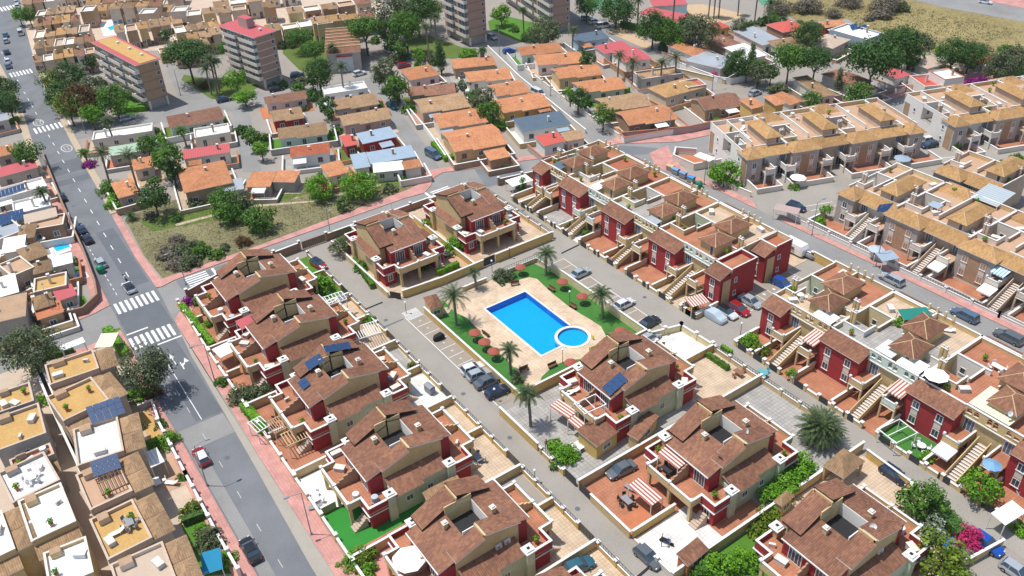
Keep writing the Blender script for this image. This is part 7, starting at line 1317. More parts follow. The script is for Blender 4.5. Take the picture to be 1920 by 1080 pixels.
panel_set((570, 680), (580, 695), (599, 662), 7.35, 8.4, 1, 4, 'solar panels on the front roof strip of the solar panel villa'); panel_set((605, 649), (611, 662), (653, 641), 9.4, 7.95, 1, 4, 'solar panels on the highest roof strip of the solar panel villa', rack=False); panel_set((557, 718), (568, 732), (572, 707), 6.25, 6.6, 2, 1, 'pair of solar panels low on the front slope of the solar panel villa')
panel_set((1128, 726), (1144, 743), (1162, 697), 6.15, 7.1, 1, 4, 'blue solar panels in a slanting block on the villa by the round pool'); panel_set((172, 796), (236, 774), (160, 764), 6.4, 7.4, 5, 3, 'upper block of dark solar panels on the left roof terraces'); panel_set((176, 896), (228, 877), (168, 867), 6.6, 7.4, 5, 3, 'lower block of dark solar panels over the left roof terraces'); panel_set((-4, 372), (47, 355), (-6, 360), 2.9, 3.6, 7, 1, 'long row of blue panels on the white flat roof by the left edge')
panel_set((0, 424), (46, 410), (-2, 404), 3.0, 3.6, 6, 2, 'small blue panels on the grey terraced house at the left edge'); panel_set((1642, 398), (1672, 400-6), (1648, 384), 5.7, 6.4, 4, 2, 'dark solar panels on the golden roof band'); panel_set((32, 320), (66, 312), (31, 316), 3.1, 3.3, 3, 1, 'dark strip of panels on the crimson roof'); panel_set((1598, 57), (1612, 53), (1592, 47), 3.7, 4.2, 2, 1, 'dark panels at the left of the pale blue flat roof'); panel_set((1615, 55), (1628, 51), (1609, 49), 3.7, 4.1, 2, 1, 'dark panels at the middle of the pale blue flat roof')
def canopy(pa, pb, pc, z, h, mat, label, name='canopy', side='white', posts=True, slats=0, z0=0):
    x, y, a, L_, W = frame3(pa, pb, pc, z); t = thing(name, label, 'canopy' if name != 'pergola' else 'pergola', (x, y), a)
    if slats:
        b = MB()
        for k in range(slats): f = k/(slats-1); b.box(L_*f-.05, L_*f+.05, 0, W, z-.06, z, mat)
        b.build('beam', t) if False else b.build('slats', t); b = MB(); b.box(-.1, L_+.1, -.06, .06, z-.2, z-.062, mat); b.build('rail', t); b = MB(); b.box(-.1, L_+.1, W-.06, W+.06, z-.2, z-.062, mat); b.build('rail', t)
    else: MB().slab([(0, 0, z), (L_, 0, z), (L_, W, z+h), (0, W, z+h)], .06, mat, side).build('roof', t)
    if posts:
        for px_ in (.08, L_-.08):
            for py_ in (.08, W-.08): MB().box(px_-.05, px_+.05, py_-.05, py_+.05, z0, z-.07, side).build('post', t)
    return t
canopy((413, 671), (452, 652), (405, 652), 2.5, .1, CORRW, 'white ribbed canopy in the street garden next to the corner villa'); canopy((453, 618), (485, 604), (443, 606), 4.6, .5, 'roof_pink', 'crimson pink canopy on the villa street terrace', z0=3.1); canopy((482, 810), (505, 797), (470, 789), 2.6, 0, 'metal_white', 'white steel frame over the creeper clad garden', 'pergola', slats=5); canopy((655, 640), (715, 622), (652, 616), 2.7, 0, 'metal_white', 'white pergola with grey glass slats beside the inner lane', 'pergola', slats=14)
canopy((540, 835), (585, 815), (530, 812), 2.7, 0, 'cream', 'cream slatted pergola over the dark garden door', 'pergola', slats=9); canopy((515, 812), (540, 800), (500, 790), 2.6, 0, 'peach_floor', 'terracotta and white slatted pergola by the pavement', 'pergola', slats=7); canopy((605, 575), (650, 560), (595, 560), 4.9, 0, 'metal_white', 'white steel frame with blue cloth over a villa terrace', 'pergola', slats=8, z0=3.1)
canopy((1065, 785), (1082, 771), (1037, 760), 2.4, .4, AWN_RW, 'red and white striped awning over the grey tiled yard, left of two'); canopy((1087, 808), (1102, 797), (1070, 787), 2.4, .4, AWN_RW, 'red and white striped awning beside the garden room, right of two'); canopy((1221, 949), (1244, 932), (1190, 905), 2.4, .4, AWN_RW, 'large red and white striped awning over the terracotta yard'); canopy((1271, 880), (1286, 868), (1240, 848), 5.2, .5, AWN_RW, 'red and white striped awning on the upper villa terrace', z0=3.1)
canopy((1096, 775), (1136, 757), (1085, 752), 5.3, 0, 'metal_white', 'thin white frame over the terrace below the solar roof', 'pergola', slats=3, z0=3.1); canopy((380, 1078), (418, 1066), (367, 1040), 2.8, 0, 'tarp_blue', 'teal blue shade sail near the lower pavement'); canopy((283, 877), (309, 865), (271, 850), 2.6, .1, CORRW, 'white ribbed canopy with a garden table beneath'); canopy((177, 672-20), (210, 650), (175, 650-22), 3.4, .2, CORRY, 'cream ribbed canopy at the street corner house')
canopy((117, 672-14), (160, 641), (116, 650-2), 3.6, .1, 'roof_white', 'narrow white canopy edge along the side street'); canopy((192, 927), (240, 905), (190, 893), 6.6, 0, 'wood', 'dark slatted pergola below the lower solar panels', 'pergola', slats=8, z0=5.6, side='wood'); canopy((1695, 588+12), (1750, 600-5), (1695, 582), 7.6, .3, 'tarp_green', 'green shade canopy on the upper terrace by the right-hand road', z0=5.9)
canopy((1812, 368), (1840, 352), (1783, 343), 3.6, .1, 'tarp_green', 'green shade sail, nearer of two', side='steel'); canopy((1875, 350), (1900, 335), (1833, 334), 3.8, .1, 'tarp_green', 'green shade sail, farther of two', side='steel'); canopy((1870, 388), (1905, 362), (1822, 368), 6.7, .2, CORRG, 'ribbed grey roof over the back terrace at the right', z0=5.9); canopy((1655, 490), (1687, 484), (1665, 472), 2.6, .3, 'roof_blue', 'pale blue box canopy in the garden on the right-hand road'); canopy((1450, 392), (1495, 402), (1448, 380), 2.4, .1, 'mauve_wall', 'mauve roofed garage shelter beside the right-hand pavement')
canopy((1648, 804), (1681, 830), (1682, 781), 2.5, 0, 'metal_white', 'white open gazebo frame over the small turf garden', 'pergola', slats=3); canopy((1885, 985), (1925, 960), (1880, 950), 2.6, .2, 'cloth_white', 'white tent canopy at the right frame edge'); canopy((1297, 576), (1330, 566), (1290, 560), 2.5, .3, AWN_RW, 'orange and white striped awning in the hipped end house garden'); canopy((1030, 357), (1052, 347), (1012, 343), 2.5, .2, 'roof_white', 'small white porch roof in the cluttered corner garden')
canopy((961, 350), (1000, 338), (960, 335), 2.4, .1, 'cloth_white', 'white sheet canopy at the end of the row by the north road'); canopy((1330, 303), (1342, 296), (1310, 287), 2.4, .1, 'roof_white', 'white flat canopy in the terracotta corner yard'); canopy((1150, 905-32), (1205, 858-28), (1130, 860-30), 3.0, 0, TILE_V, 'unused') if False else None
# garden room with tiled roof in the yard of the villa by the pool, tiled gazebo, kiosk, rear lean-tos
def small_building(pa, pb, pc, z, h, roof, wall, label, kind='shed', hip=False, z0=0, openp=False):
    x, y, a, L_, W = frame3(pa, pb, pc, z); t = thing(kind, label, kind.replace('_', ' '), (x, y), a); b = MB()
    if openp:
        for px_ in (.25, L_-.25):
            for py_ in (.25, W-.25): MB().box(px_-.15, px_+.15, py_-.15, py_+.15, z0, z-.02, wall).build('pillar', t)
    else: b.box(.2, L_-.2, .2, W-.2, z0, z-.02, wall); b.build('wall', t); window(t, L_*.5, .2, z0+1, min(1.6, L_*.5), .8, '-y')
    r = MB(); r.hip(0, L_, 0, W, z, h, roof, 0, 'offwhite') if hip else r.slab([(0, 0, z), (L_, 0, z), (L_, W, z+h), (0, W, z+h)], .14, roof, 'offwhite'); r.build('roof', t); return t
small_building((1119, 838), (1161, 808), (1092, 803), 2.7, .5, TILE_V, 'ochre_wall', 'garden room with brown tiled roof in the white patio by the vine', 'garden_room'); small_building((1583, 898), (1622, 864), (1548, 868), 2.7, 1.3, TILE_T, 'cream', 'tiled gazebo with mottled tan roof beside the lane', 'gazebo', hip=True, openp=True); small_building((806, 580), (832, 573), (794, 557), 2.4, .9, TILE_V, 'ochre_wall', 'small ochre kiosk with brown hipped roof at the pool gate', 'kiosk', hip=True)
small_building((1197, 850-25), (1236, 800-20), (1180, 838-28), 2.4, .2, TILE_V, 'cream', 'low brown tiled store between the two central villas', 'shed'); small_building((800, 938), (866, 905), (796, 925), 2.3, .5, TILE_T, 'cream', 'tan tiled lean-to between the green lawn villa and its neighbour', 'shed'); small_building((1467, 950), (1490, 930), (1455, 935), 2.4, .6, TILE_T, 'cream', 'small tan tiled store at the corner of the lower right villa', 'shed', hip=True); small_building((1290, 1062), (1330, 1030), (1266, 1044), 2.2, .5, TILE_V, 'terra', 'low terracotta roofed shed in the white yard', 'shed')
# red canopies of the sports club, pools
small_building((1195, 25), (1275, 42), (1185, 8), 3.5, .4, 'roof_pink', 'offwhite', 'long curved crimson canopy beside the sports club pool', 'canopy_building', openp=True); small_building((1225, 12), (1290, 8), (1222, 0), 4, .5, 'roof_pink', 'offwhite', 'crimson roofed clubhouse at the top edge', 'clubhouse')
def small_pool(pts, label, deckpts=None, deckmat='beige_floor'):
    if deckpts: ppatch(deckpts, deckmat, .045, 'pool_deck')
    t = thing('swimming_pool', label, 'swimming pool', (*P(*pts[0]), 0)); q = PP(*pts); o = q[0]; r_ = [(x-o[0], y-o[1]) for x, y in q]; b = MB(); b.prism(r_, .05, .09, 'white', top='pool_tile'); b.build('water', t)
    c = MB(); cap_run(c, r_+[r_[0]], .07, .3, .08); c.build('coping', t)
small_pool([(1232, 20), (1262, 19), (1290, 32), (1310, 40), (1295, 46), (1268, 35)], 'kidney shaped blue pool of the sports club', [(1215, 12), (1320, 8), (1400, 28), (1340, 52), (1280, 50)], 'clay'); small_pool([(200, 52), (222, 45), (232, 52), (206, 58)], 'small bright pool on a white deck in the far town', [(185, 42), (235, 33), (248, 62), (195, 68)], 'roof_white'); small_pool([(98, 465), (128, 453), (134, 464), (106, 474)], 'small garden pool with white surround at the left edge', [(88, 460), (132, 445), (142, 466), (100, 482)], 'roof_white'); small_pool([(140, 517), (160, 511), (166, 520), (146, 528)], 'tiny plunge pool beside the brown road wall', [(134, 512), (164, 504), (172, 522), (142, 532)], 'roof_white')
struct('sports_court', PP((1075, -10), (1160, -10), (1180, 10), (1100, 22)), .03, 'courtgreen'); struct('sports_court', PP((1420, 0), (1440, -6), (1450, 6), (1430, 10)), .03, 'courtgreen')
# furniture
def chair_base():
    t = thing('garden_chair', '', 'chair'); b = MB(); b.box(-.24, .24, -.24, .24, .4, .46, 'furn'); b.build('seat', t); MB().box(-.24, .24, .2, .26, .46, .92, 'furn').build('backrest', t)
    for x in (-.2, .2):
        for y in (-.2, .2): MB().box(x-.025, x+.025, y-.025, y+.025, 0, .4, 'furn').build('leg', t)
    return t
fm_, nt_, b_ = nodes_mat('furn'); oi_ = N(nt_, 'ShaderNodeObjectInfo'); nt_.links.new(oi_.outputs['Color'], b_.inputs['Base Color']); MATS['furn'] = fm_
cb = chair_base(); cu = [0]
def setcol(o, c):
    o.color = (*c, 1)
    for k in o.children: setcol(k, c)
FC = {'black': (.03, .03, .035), 'white': (.75, .75, .73), 'wood': (.25, .12, .06), 'grey': (.25, .26, .28), 'teal': (.1, .35, .38)}
def dining(u, v, z, col, where, n=4, rnd_=False, tcol=None):
    x, y = P(u, v, z+.4); t = thing('table', f'{col} garden table {where}', 'table', (x, y, z)); b = MB()
    if rnd_: b.cyl(0, 0, .7, .75, .6, .6, 16, 'furn')
    else: b.box(-.8, .8, -.45, .45, .7, .75, 'furn')
    b.build('table_top', t)
    for a, c in ((-.35, -.3), (.35, -.3), (.35, .3), (-.35, .3)): MB().box(a-.03, a+.03, c-.03, c+.03, 0, .7, 'furn').build('leg', t)
    setcol(t, FC[tcol or col])
    for k in range(n):
        o = cb if cu[0] == 0 else copy_tree(cb); cu[0] += 1; a = 2*math.pi*(k+.5)/n; rr_ = 1.0 if n > 2 else 1.1; o.location = (x+rr_*math.cos(a)*1.1, y+rr_*math.sin(a)*.85, z); o.rotation_euler.z = a-math.pi/2; tag(o, f'{ordn[k]} {col} chair clockwise round the table {where}', 'chair', f'chairs {where}'); setcol(o, FC[col])
dining(1175, 940, .05, 'black', 'on the terracotta yard beside the dark car', 6, tcol='grey'); dining(1250, 882, 3.1, 'black', 'under the upper striped awning', 4); dining(508, 795, .05, 'wood', 'on the terracotta patio by the clipped hedge', 4, True); dining(592, 935, .05, 'white', 'on the white street patio', 4); dining(243, 980, 5.9, 'grey', 'on the ochre roof terrace', 6); dining(1245, 655, .05, 'wood', 'on the white patio near the black car', 4, True); dining(895, 860, .05, 'grey', 'on the beige patio of the green lawn villa', 4)
dining(1870, 690, 5.9, 'white', 'on the orange upper terrace at the right', 4); dining(1750, 715, 5.9, 'black', 'on the upper terrace with the white sunshade', 6); dining(1500, 555, 5.95, 'white', 'on the orange terrace of the cream arcade house', 4, True); dining(1012, 338, .05, 'white', 'in the cluttered corner garden by the north road', 4); dining(838, 478, .05, 'black', 'between the two pool villas', 4); dining(60, 895, 5.9, 'white', 'on the cluttered white terrace', 5); dining(295, 905, .05, 'white', 'in the peach garden by the left pavement', 2); dining(1085, 838, .05, 'white', 'on the white patio next to the garden room', 4)
dining(1895, 800-20, .05, 'white', 'in the last garden on the right', 3); dining(1727, 838, .05, 'white', 'in the front garden with pink towels', 4, True); dining(1340, 553, .05, 'white', 'in the garden of the hipped end house', 3); dining(1160, 480-12, .05, 'wood', 'in the fourth front garden of the upper row', 2); dining(1385, 700, .05, 'wood', 'beside the orange green bush at the corner', 2); dining(640, 560, 3.1, 'grey', 'on the climbing green terrace', 2); dining(1430, 700, .05, 'teal', 'in the stair garden of the cream arcade house', 2)
def lounger(u, v, z, rz, label, col):
    t = thing('sun_lounger', label, 'sun lounger', (*P(u, v, z+.3), z), rz); MB().box(-.95, .35, -.32, .32, .28, .36, 'furn').build('bed', t); MB().slab([(.35, -.32, .36), (.95, -.32, .75), (.95, .32, .75), (.35, .32, .36)], .08, 'furn', 'furn').build('backrest', t)
    for x in (-.85, .3):
        for y in (-.28, .28): MB().box(x-.03, x+.03, y-.03, y+.03, 0, .28, 'furn').build('leg', t)
    setcol(t, FC[col])
for a in [(1065, 738, 3.1, 1.2, 'white lounger on the pool side villa terrace, upper of two', 'white'), (1075, 733, 3.1, 1.2, 'white lounger on the pool side villa terrace, lower of two', 'white'), (219, 998, 5.9, 1.6, 'white lounger on the ochre roof terrace', 'white'), (322, 905, .05, .8, 'white lounger beside the left pavement wall', 'white'), (592, 950, .05, 1.2, 'grey lounger on the white patio', 'grey'), (1183, 915, .05, .2, 'purple-grey swing seat on the terracotta yard', 'grey'), (1085, 840, .05, 1.5, 'lounger with a pink towel on the white patio', 'white')]: lounger(*a)
def bench(u, v, rz, label):
    t = thing('bench', label, 'bench', (*P(u, v, .3), .06), rz, 'benches round the pool'); MB().box(-.8, .8, -.22, .22, .4, .46, 'wood').build('seat', t); MB().box(-.8, .8, .2, .26, .46, .9, 'wood').build('backrest', t)
    for x in (-.65, .65): MB().box(x-.05, x+.05, -.2, .2, 0, .4, 'iron').build('leg', t)
for u, v, rz, lb in [(823, 372, 1.2, 'bench nearest the low railing of the pool garden'), (1095, 410, .1, 'bench on the deck edge between the two parasols'), (1255, 540, .1, 'bench on the deck edge beside the globe lamp'), (605, 745, 3.2, 'bench beside the three parasols of the car park side'), (1105, 985, 1.5, 'bench at the near side of the deck'), (892, 1015, 1.5, 'dark bench by the slender palm')]: bench(*Z(u, v), rz, lb)
def sunshade(u, v, z, rad, col, label, z0=0):
    t = thing('sunshade', label, 'parasol', (*P(u, v, z), z0)); MB().cyl(0, 0, 0, z-z0, .03, .03, 6, 'steel').build('pole', t); b = MB(); n = 8
    for i in range(n):
        a0, a1 = 2*math.pi*i/n, 2*math.pi*(i+1)/n; b.face([(rad*math.cos(a0), rad*math.sin(a0), z-z0-.35), (rad*math.cos(a1), rad*math.sin(a1), z-z0-.35), (0, 0, z-z0+.12)], col)
    b.build('cover', t)
for a in [(766, 1045, 5.4, 2.0, 'cloth_white', 'large white octagonal sunshade on the nearest villa terrace', 3.1), (1497, 330, 2.4, 1.7, 'cloth_white', 'round white sunshade in a beige front garden', 0), (1693, 294, 2.6, 1.8, 'roof_blue', 'round blue-white sunshade in the corner beige garden', 0), (1644, 464, 2.5, 1.5, 'bin_cover', 'round grey sunshade in the garden on the right-hand road', 0), (1757, 700, 8.2, 1.7, 'cloth_white', 'white sunshade on the upper terrace', 5.9), (1862, 868, 5.2, 1.2, 'bin_blue', 'blue-green sunshade on the balcony at the right', 3.0), (1765, 1046, 2.2, .1, 'cloth_white', 'small lamp globe', 0)][:6]: sunshade(*a)
# lamps
def lamp(u, v, h, rz, label, arm=1.6):
    t = thing('street_lamp', label, 'street lamp', (*P(u, v), .12), rz, 'street lamps'); MB().cyl(0, 0, 0, h, .09, .05, 8, 'steel').build('pole', t); MB().cyl(0, 0, 0, .3, .2, .14, 8, 'plastic_grey').build('base', t); b = MB(); b.bar((0, 0, h-.03), (0, arm, h+.15), .04, 'steel'); b.build('arm', t); MB().box(-.17, .17, arm-.1, arm+.55, h+.08, h+.22, 'plastic_grey').build('lamp_head', t)
for a in [(404, 718, 7.6, math.pi*.95, 'street lamp on the pink pavement opposite the turn arrow'), (584, 1003, 7.6, math.pi*.95, 'street lamp on the pink pavement near the bottom'), (389, 911, 7.4, 0, 'street lamp on the left pavement below the red car'), (349, 534, 7.0, math.pi, 'street lamp at the scrub corner of the vacant plot'), (621, 447, 6.8, -1.57, 'street lamp on the north road by the estate wall'), (108, 606, 7, 1.5, 'street lamp at the side street corner'), (1522, 441, 7, 0, 'street lamp before the lower beige row'), (1320, 346, 6, 0, 'street lamp beside the green bottle bank'), (1642, 500, 7, 0, 'street lamp on the right-hand pavement by the round sunshade'),
          (161, 250, 9, 1.0, 'tall street lamp in the roadside clump of trees'), (339, 179, 7, .5, 'street lamp on the kerb of the small green'), (937, 112, 12, 0, 'tall lamp post beside the orange roofs below the tower'), (1032, 180, 6, 0, 'white lamp post in the bungalow lane'), (1255, 252, 6.5, 0, 'lamp post against the mauve street wall'), (1335, 170, 6, 0, 'lamp post on the white wall at the street bend'), (1740, 165, 5, 0, 'lamp post by the white house with the red roof'), (745, 75, 7, 0, 'lamp post beside the umbrella pine'), (1558, 236, 5, 0, 'lamp post behind the first beige row')]: lamp(*a)
def globe(u, v, h, label):
    t = thing('globe_lamp', label, 'lamp', (*P(u, v), .03), 0, 'white globe lamps'); MB().cyl(0, 0, 0, h, .05, .04, 8, 'iron').build('pole', t); b = MB()
    for i in range(5):
        z0, z1 = -math.cos(math.pi*i/5)*.19, -math.cos(math.pi*(i+1)/5)*.19; r0, r1 = math.sin(math.pi*i/5)*.19+.002, math.sin(math.pi*(i+1)/5)*.19+.002; b.cyl(0, 0, h+.15+z0, h+.15+z1, r0, r1, 12, 'cloth_white', cap=False)
    b.build('globe', t)
for u, v, h, lb in [(*Z(1232, 525), 2.6, 'globe lamp on the lawn between two parasols'), (*Z(1180, 965), 2.6, 'globe lamp on the near side of the pool deck'), (*Z(652, 285), 2.4, 'globe lamp on the pool garden gate pier'), (789, 700, 2.4, 'globe lamp at the lane wall beside the white and grey patio'), (928, 752, 2.2, 'globe lamp in front of the dark blue parked car'), (1003, 905, 2.2, 'globe lamp at the lane wall of the beige patio'), (762, 613-25, 2.2, 'globe lamp by the hatched bay'), (1240, 1050-25, 2.4, 'globe lamp beside the grey car in the lane'), (956, 500-15, 2.2, 'globe lamp at the far corner of the pool lawn'), (1388, 640-12, 2.2, 'globe lamp at the corner gate of the parking court'), (1820, 932, 2.2, 'globe lamp in the stair garden tree')]: globe(u, v, h, lb)
# waste containers
def bin_(u, v, col, label, igloo=False):
    t = thing('bottle_bank' if igloo else 'waste_container', label, 'waste container', (*P(u, v, .6), .05), .1)
    if igloo:
        b = MB()
        for z0, z1, r0, r1 in ((0, .35, .62, .74), (.35, 1.0, .74, .74), (1.0, 1.4, .74, .5), (1.4, 1.6, .5, .08)): b.cyl(0, 0, z0, z1, r0, r1, 14, col, cap=z0 > 1.3)
        b.build('body', t); MB().box(-.12, .12, -.78, -.70, .95, 1.15, 'rubber').build('hatch', t)
    else:
        MB().slab([(-.8, -.5, 1.1), (.8, -.5, 1.1), (.72, .5, 1.2), (-.72, .5, 1.2)], .95, col, 'plastic_grey').build('body', t); b = MB()
        for i in range(6):
            a0, a1 = math.pi*i/6, math.pi*(i+1)/6; b.face([(-.84, -math.cos(a0)*.55, 1.15+.32*math.sin(a0)), (.84, -math.cos(a0)*.55, 1.15+.32*math.sin(a0)), (.84, -math.cos(a1)*.55, 1.15+.32*math.sin(a1)), (-.84, -math.cos(a1)*.55, 1.15+.32*math.sin(a1))], col)
        b.build('lid', t)
        for x in (-.6, .6): MB().bar((x, -.45, .12), (x, -.37, .12), .11, 'rubber', 10).build('wheel', t)
bin_(1257, 316, 'cream', 'cream topped container, first of the row at the junction'); bin_(1267, 322, 'bin_blue', 'grey-blue container, second of the row'); bin_(1281, 329, 'bin_blue', 'grey-blue container, third of the row beside the bright blue one'); bin_(1296, 337, 'blue_bright', 'bright blue container next to the green bottle bank'); bin_(1311, 347, 'bin_green', 'green bottle bank at the end of the container row', True); bin_(189, 506, 'bin_green', 'green bottle bank standing in the road behind the silver car', True); bin_(806, 745-15, 'plastic_grey', 'dark grey bin in the corner of the white and grey patio')
# trampoline, dishes, air conditioners
t = thing('trampoline', 'blue rimmed trampoline beside the magenta bougainvillea', 'trampoline', (*P(1800, 1030, .8), 0)); b = MB(); n = 24
for i in range(n):
    a0, a1 = 2*math.pi*i/n, 2*math.pi*(i+1)/n; b.prism([(1.45*math.cos(a0), 1.45*math.sin(a0)), (1.85*math.cos(a0), 1.85*math.sin(a0)), (1.85*math.cos(a1), 1.85*math.sin(a1)), (1.45*math.cos(a1), 1.45*math.sin(a1))], .75, .85, 'blue_paint')
b.build('rim', t); MB().cyl(0, 0, .76, .78, 1.45, 1.45, 24, 'steel').build('mat', t)
for i in range(4): MB().bar((1.6*math.cos(i*1.57), 1.6*math.sin(i*1.57), 0), (1.6*math.cos(i*1.57), 1.6*math.sin(i*1.57), .75), .04, 'steel').build('leg', t)
def dish(u, v, z, label, r=.42):
    t = thing('satellite_dish', label, 'satellite dish', (*P(u, v, z), z), u*.1); MB().bar((0, 0, -.6), (0, 0, 0), .03, 'steel').build('mast', t); b = MB(); n = 14; d = Vector((.3, -.8, .55)).normalized(); q = d.to_track_quat('Z', 'Y')
    for r0, r1, h0, h1 in ((0.001, r*.55, 0, .04), (r*.55, r, .04, .13)):
        for i in range(n):
            a0, a1 = 2*math.pi*i/n, 2*math.pi*(i+1)/n; b.face([tuple(q @ Vector((rr_*math.cos(a), rr_*math.sin(a), hh))) for rr_, a, hh in ((r0, a0, h0), (r1, a0, h1), (r1, a1, h1), (r0, a1, h0))], 'dish')
    b.build('dish', t); MB().bar((0, 0, 0), tuple(d*.45), .02, 'steel').build('arm', t)
for u, v, z, lb in [(1347, 851, 7.6, 'satellite dish on the front roof of the awning villa'), (1637, 987, 8.0, 'satellite dish on the back roof of the lower right villa'), (1534, 948, 7.4, 'pair of small dishes on the lower right villa roof strip'), (1893, 775, 8.4, 'satellite dish on the hipped roof at the right'), (1907, 925, 4, 'large white dish on the red facade at the right edge'), (1399, 808, 8.2, 'satellite dish near the white light well of the awning villa')]: dish(u, v, z, lb)
def ac(x, y, z, rz, label):
    t = thing('air_conditioner', label, 'air conditioner', (x, y, z), rz); MB().box(-.4, .4, -.16, .16, 0, .6, 'offwhite').build('case', t); MB().bar((-.08, -.165, .3), (-.08, -.19, .3), .22, 'plastic_grey', 14).build('fan', t)
for i, (x, y, z, rz, lb) in enumerate([(-57.6, 35.2, 4.9, 1.57, 'left of two air conditioners on the white sunshade villa gable'), (-57.6, 36.4, 4.9, 1.57, 'right of two air conditioners on the white sunshade villa gable'), (-30.7, 69.5, 5.2, 1.57, 'air conditioner on the gable of the lower right villa')]): ac(x, y, z, rz, lb)
def person(u, v, rz, label, shirt, legs):
    x, y = P(u, v, .9); t = thing('person', label, 'person', (x, y, 0), rz); V = [(0, 0, .95), (0, 0, 1.2), (0, 0, 1.42), (0, 0, 1.52), (0, .01, 1.66), (.2, 0, 1.4), (.27, .03, 1.12), (.24, .12, .9), (-.2, 0, 1.4), (-.27, .02, 1.12), (-.26, .1, .88), (.1, 0, .9), (.12, .03, .5), (.12, 0, .08), (.12, .14, .04), (-.1, 0, .9), (-.12, -.02, .5), (-.12, -.06, .08), (-.12, .08, .04)]
    Ed = [(0, 1), (1, 2), (2, 3), (3, 4), (2, 5), (5, 6), (6, 7), (2, 8), (8, 9), (9, 10), (0, 11), (11, 12), (12, 13), (13, 14), (0, 15), (15, 16), (16, 17), (17, 18)]; R = [.15, .14, .15, .06, .11, .065, .05, .04, .065, .05, .04, .09, .07, .05, .045, .09, .07, .05, .045]
    me = bpy.data.meshes.new('body'); me.from_pydata(V, Ed, []); o = bpy.data.objects.new('body', me); C.objects.link(o); o.parent = t; md = o.modifiers.new('skin', 'SKIN'); o.modifiers.new('sub', 'SUBSURF').levels = 1
    for i, r_ in enumerate(R): me.skin_vertices[0].data[i].radius = (r_, r_*.8)
    me.skin_vertices[0].data[0].use_root = True
    m, nt, b = nodes_mat('clothed_body'); tc = N(nt, 'ShaderNodeTexCoord'); s_ = N(nt, 'ShaderNodeSeparateXYZ'); nt.links.new(tc.outputs['Object'], s_.inputs[0]); rp = nt.nodes.new('ShaderNodeValToRGB'); rp.color_ramp.interpolation = 'CONSTANT'; e = rp.color_ramp.elements; d = N(nt, 'ShaderNodeMath', operation='DIVIDE'); d.inputs[1].default_value = 2; nt.links.new(s_.outputs[2], d.inputs[0]); nt.links.new(d.outputs[0], rp.inputs[0])
    e[0].color = (*legs, 1); e[1].position = .49; e[1].color = (*shirt, 1); x_ = e.new(.755); x_.color = (.45, .27, .18, 1); nt.links.new(rp.outputs[0], b.inputs['Base Color']); me.materials.append(m)
    h = MB(); h.cyl(0, 0, 1.68, 1.74, .115, .1, 10, 'wood'); h.cyl(0, 0, 1.74, 1.78, .1, .04, 10, 'wood'); h.build('hair', t)
person(1024, 832, 1.0, 'person in a red top and blue jeans standing at the vine corner gate', (.35, .08, .06), (.05, .1, .25))

# things left on villa terraces and on the left-hand roof terraces
VS = ['corner villa', 'pink canopy villa', 'solar panel villa', 'green lawn villa', 'white sunshade villa', 'cut off villa', 'villa by the round pool', 'awning villa', 'lower right villa', 'left pool villa', 'right pool villa']
for i, o in enumerate([o for o in list(C.objects) if o.name.startswith('duplex_villa')]):
    r = random.Random(i+9); clutter(o, [(n_, x+r.uniform(-.5, .5), y+r.uniform(-.3, .3)) for n_, x, y in [('front left', -2.8, -7.4), ('front right', 2.8, -7.6), ('front far left', -5.2, -6.4), ('front far right', 5.1, -6.3), ('back left', -2.6, 7.6), ('back right', 2.5, 7.6), ('back far right', 5.1, 6.4)]], 3.1, VS[i], i+3)
    x, y = along((o.location.x, o.location.y), o.rotation_euler.z, r.uniform(-1.5, 3), r.uniform(2.6, 4)); a = thing('aerial', f'thin television aerial on the roof of the {VS[i]}', 'aerial', (x, y, 7.2), r.uniform(0, 3)); MB().bar((0, 0, -.4), (0, 0, 2.0), .025, 'steel', 5).build('mast', a); b = MB(); b.bar((-.5, 0, 1.8), (.6, 0, 1.8), .015, 'steel', 4)
    for k in range(5): b.bar((-.45+k*.22, -.3, 1.8), (-.45+k*.22, .3, 1.8), .01, 'steel', 4)
    b.build('antenna', a)
TS = ['ochre terrace by the big street tree', 'ochre terrace behind the solar block', 'white tiled terrace', 'peach pergola terrace', 'ochre lounger terrace', 'pale terrace by the teal sail', 'first left edge terrace', 'second left edge terrace', 'cluttered white terrace', 'plain white terrace', 'corner white terrace', 'lower left edge terrace', 'terracotta ledge']
for i, o in enumerate([o for o in list(C.objects) if o.name.startswith('terrace_house') and o.type == 'EMPTY']):
    bb = [c for c in o.children if c.name.startswith('wall')][0].bound_box; W = max(v[0] for v in bb); D = max(v[1] for v in bb); r = random.Random(i+80)
    clutter(o, [(n_, W*fx, D*fy) for n_, fx, fy in [('left', .2, .35), ('right', .8, .6), ('near', .5, .2)][:2 if W < 4 else 3] if n_ != 'near' or i not in (4, 8)], bb[1][2], TS[i], i+7)
for k, (x, y) in enumerate([(-97, 15.5), (-120, 13.4), (-139, 18.4), (-145, 60), (-145.2, 36), (-112, 49), (-88, 49.3), (-60, 49), (-90, 88), (-50, 88.5), (-103, 122.5), (-70, 123.6), (-160, 18), (-190, 15.6), (-76, 49.5), (-128, 89.5)]): o = MB().cyl(x, y, .021, .03, .36, .36, 16, 'asphalt_dark').build('manhole_cover'); o['kind'] = 'structure'
lad = thing('pool_ladder', 'steel ladder rails at the far right edge of the large pool', 'pool ladder', (-97, 72.7)); b = MB()
for x in (-.25, .25): b.bar((x, .3, .1), (x, .15, .9), .03, 'metal_white'); b.bar((x, .15, .9), (x, -.25, .5), .03, 'metal_white'); b.bar((x, -.25, .5), (x, -.25, -.5), .03, 'metal_white')
b.build('rail', lad); bo = MB().box(-.4, .4, -.3, .3, 0, .5, 'yellow').build('float_box', None, (*Z(1405, 770), 0)) if False else None
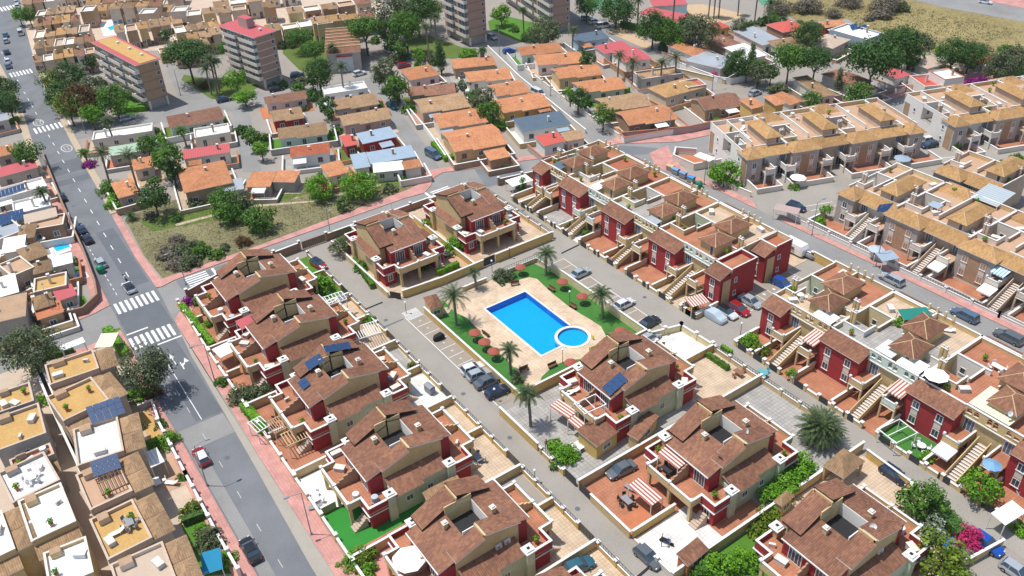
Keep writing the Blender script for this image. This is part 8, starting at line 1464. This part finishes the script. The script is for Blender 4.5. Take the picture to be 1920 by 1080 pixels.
yb = thing('lifebuoy_stand', 'small yellow lifebuoy stand beside the round pool', 'lifebuoy', (*P(1111, 632, .5), .06)); MB().box(-.3, .3, -.06, .06, .25, .85, 'yellow').build('board', yb); MB().box(-.04, .04, -.04, .04, 0, .25, 'steel').build('post', yb)
# more greenery behind and between the small houses
rg_ = random.Random(21); GS = [((590, 60), (720, 40), 5, 'above the sawtooth hall'), ((700, 70), (830, 120), 6, 'around the tower lawn'), ((1080, 95), (1110, 130), 3, 'behind the bungalow lane head'), ((1200, 60), (1310, 85), 5, 'along the sports club hedge'), ((1330, 60), (1440, 40), 5, 'behind the grey hipped house'), ((1380, 130), (1460, 140), 4, 'at the upper street bend'), ((1590, 90), (1720, 120), 4, 'between the pines'), ((1750, 100), (1900, 90), 5, 'at the edge of the dry field'), ((300, 70), (420, 60), 4, 'between the two blocks of flats'), ((90, 120), (210, 110), 5, 'below the far town'), ((500, 160), (600, 150), 4, 'by the street behind the hall'), ((150, 215), (230, 205), 3, 'under the roadside clump'), ((270, 255), (330, 330), 4, 'between the red and green sheet roofs'), ((450, 240), (500, 280), 3, 'along the small side street'), ((610, 190), (640, 250), 3, 'left of the mauve walled house'), ((1050, 160), (1130, 215), 4, 'behind the lane bungalows'), ((720, 160), (770, 210), 3, 'at the middle lane corner'), ((1440, 30), (1560, 60), 5, 'left of the dry field'), ((20, 30), (60, 20), 2, 'at the far left corner'), ((860, 150), (940, 240), 4, 'between the bungalow columns')]
for a, b_, n, w in GS:
    for k in range(n):
        f = (k+rg_.uniform(.2, .8))/n; T('round' if rg_.random() < .45 else 'shrub', a[0]+(b_[0]-a[0])*f+rg_.uniform(-6, 6), a[1]+(b_[1]-a[1])*f+rg_.uniform(-3, 3), rg_.uniform(1.6, 3.2), f'{ordn[k]} garden tree or bush from the left {w}', rg_.choice([LEAF, LEAFD, LEAFB, LEAFO, LEAF, LEAFD]))
# thin summer haze over the whole place
hz = MB().box(-640, 30, -260, 640, -1.2, 96, 'white').build('haze'); hz['kind'] = 'stuff'; hm = bpy.data.materials.new('haze_air'); hm.use_nodes = True; nt = hm.node_tree; nt.nodes.remove(nt.nodes['Principled BSDF'])
pv = nt.nodes.new('ShaderNodeVolumePrincipled'); pv.inputs['Color'].default_value = (.86, .91, 1, 1); pv.inputs['Density'].default_value = .00007; nt.links.new(pv.outputs[0], nt.nodes['Material Output'].inputs['Volume']); hz.data.materials.clear(); hz.data.materials.append(hm)
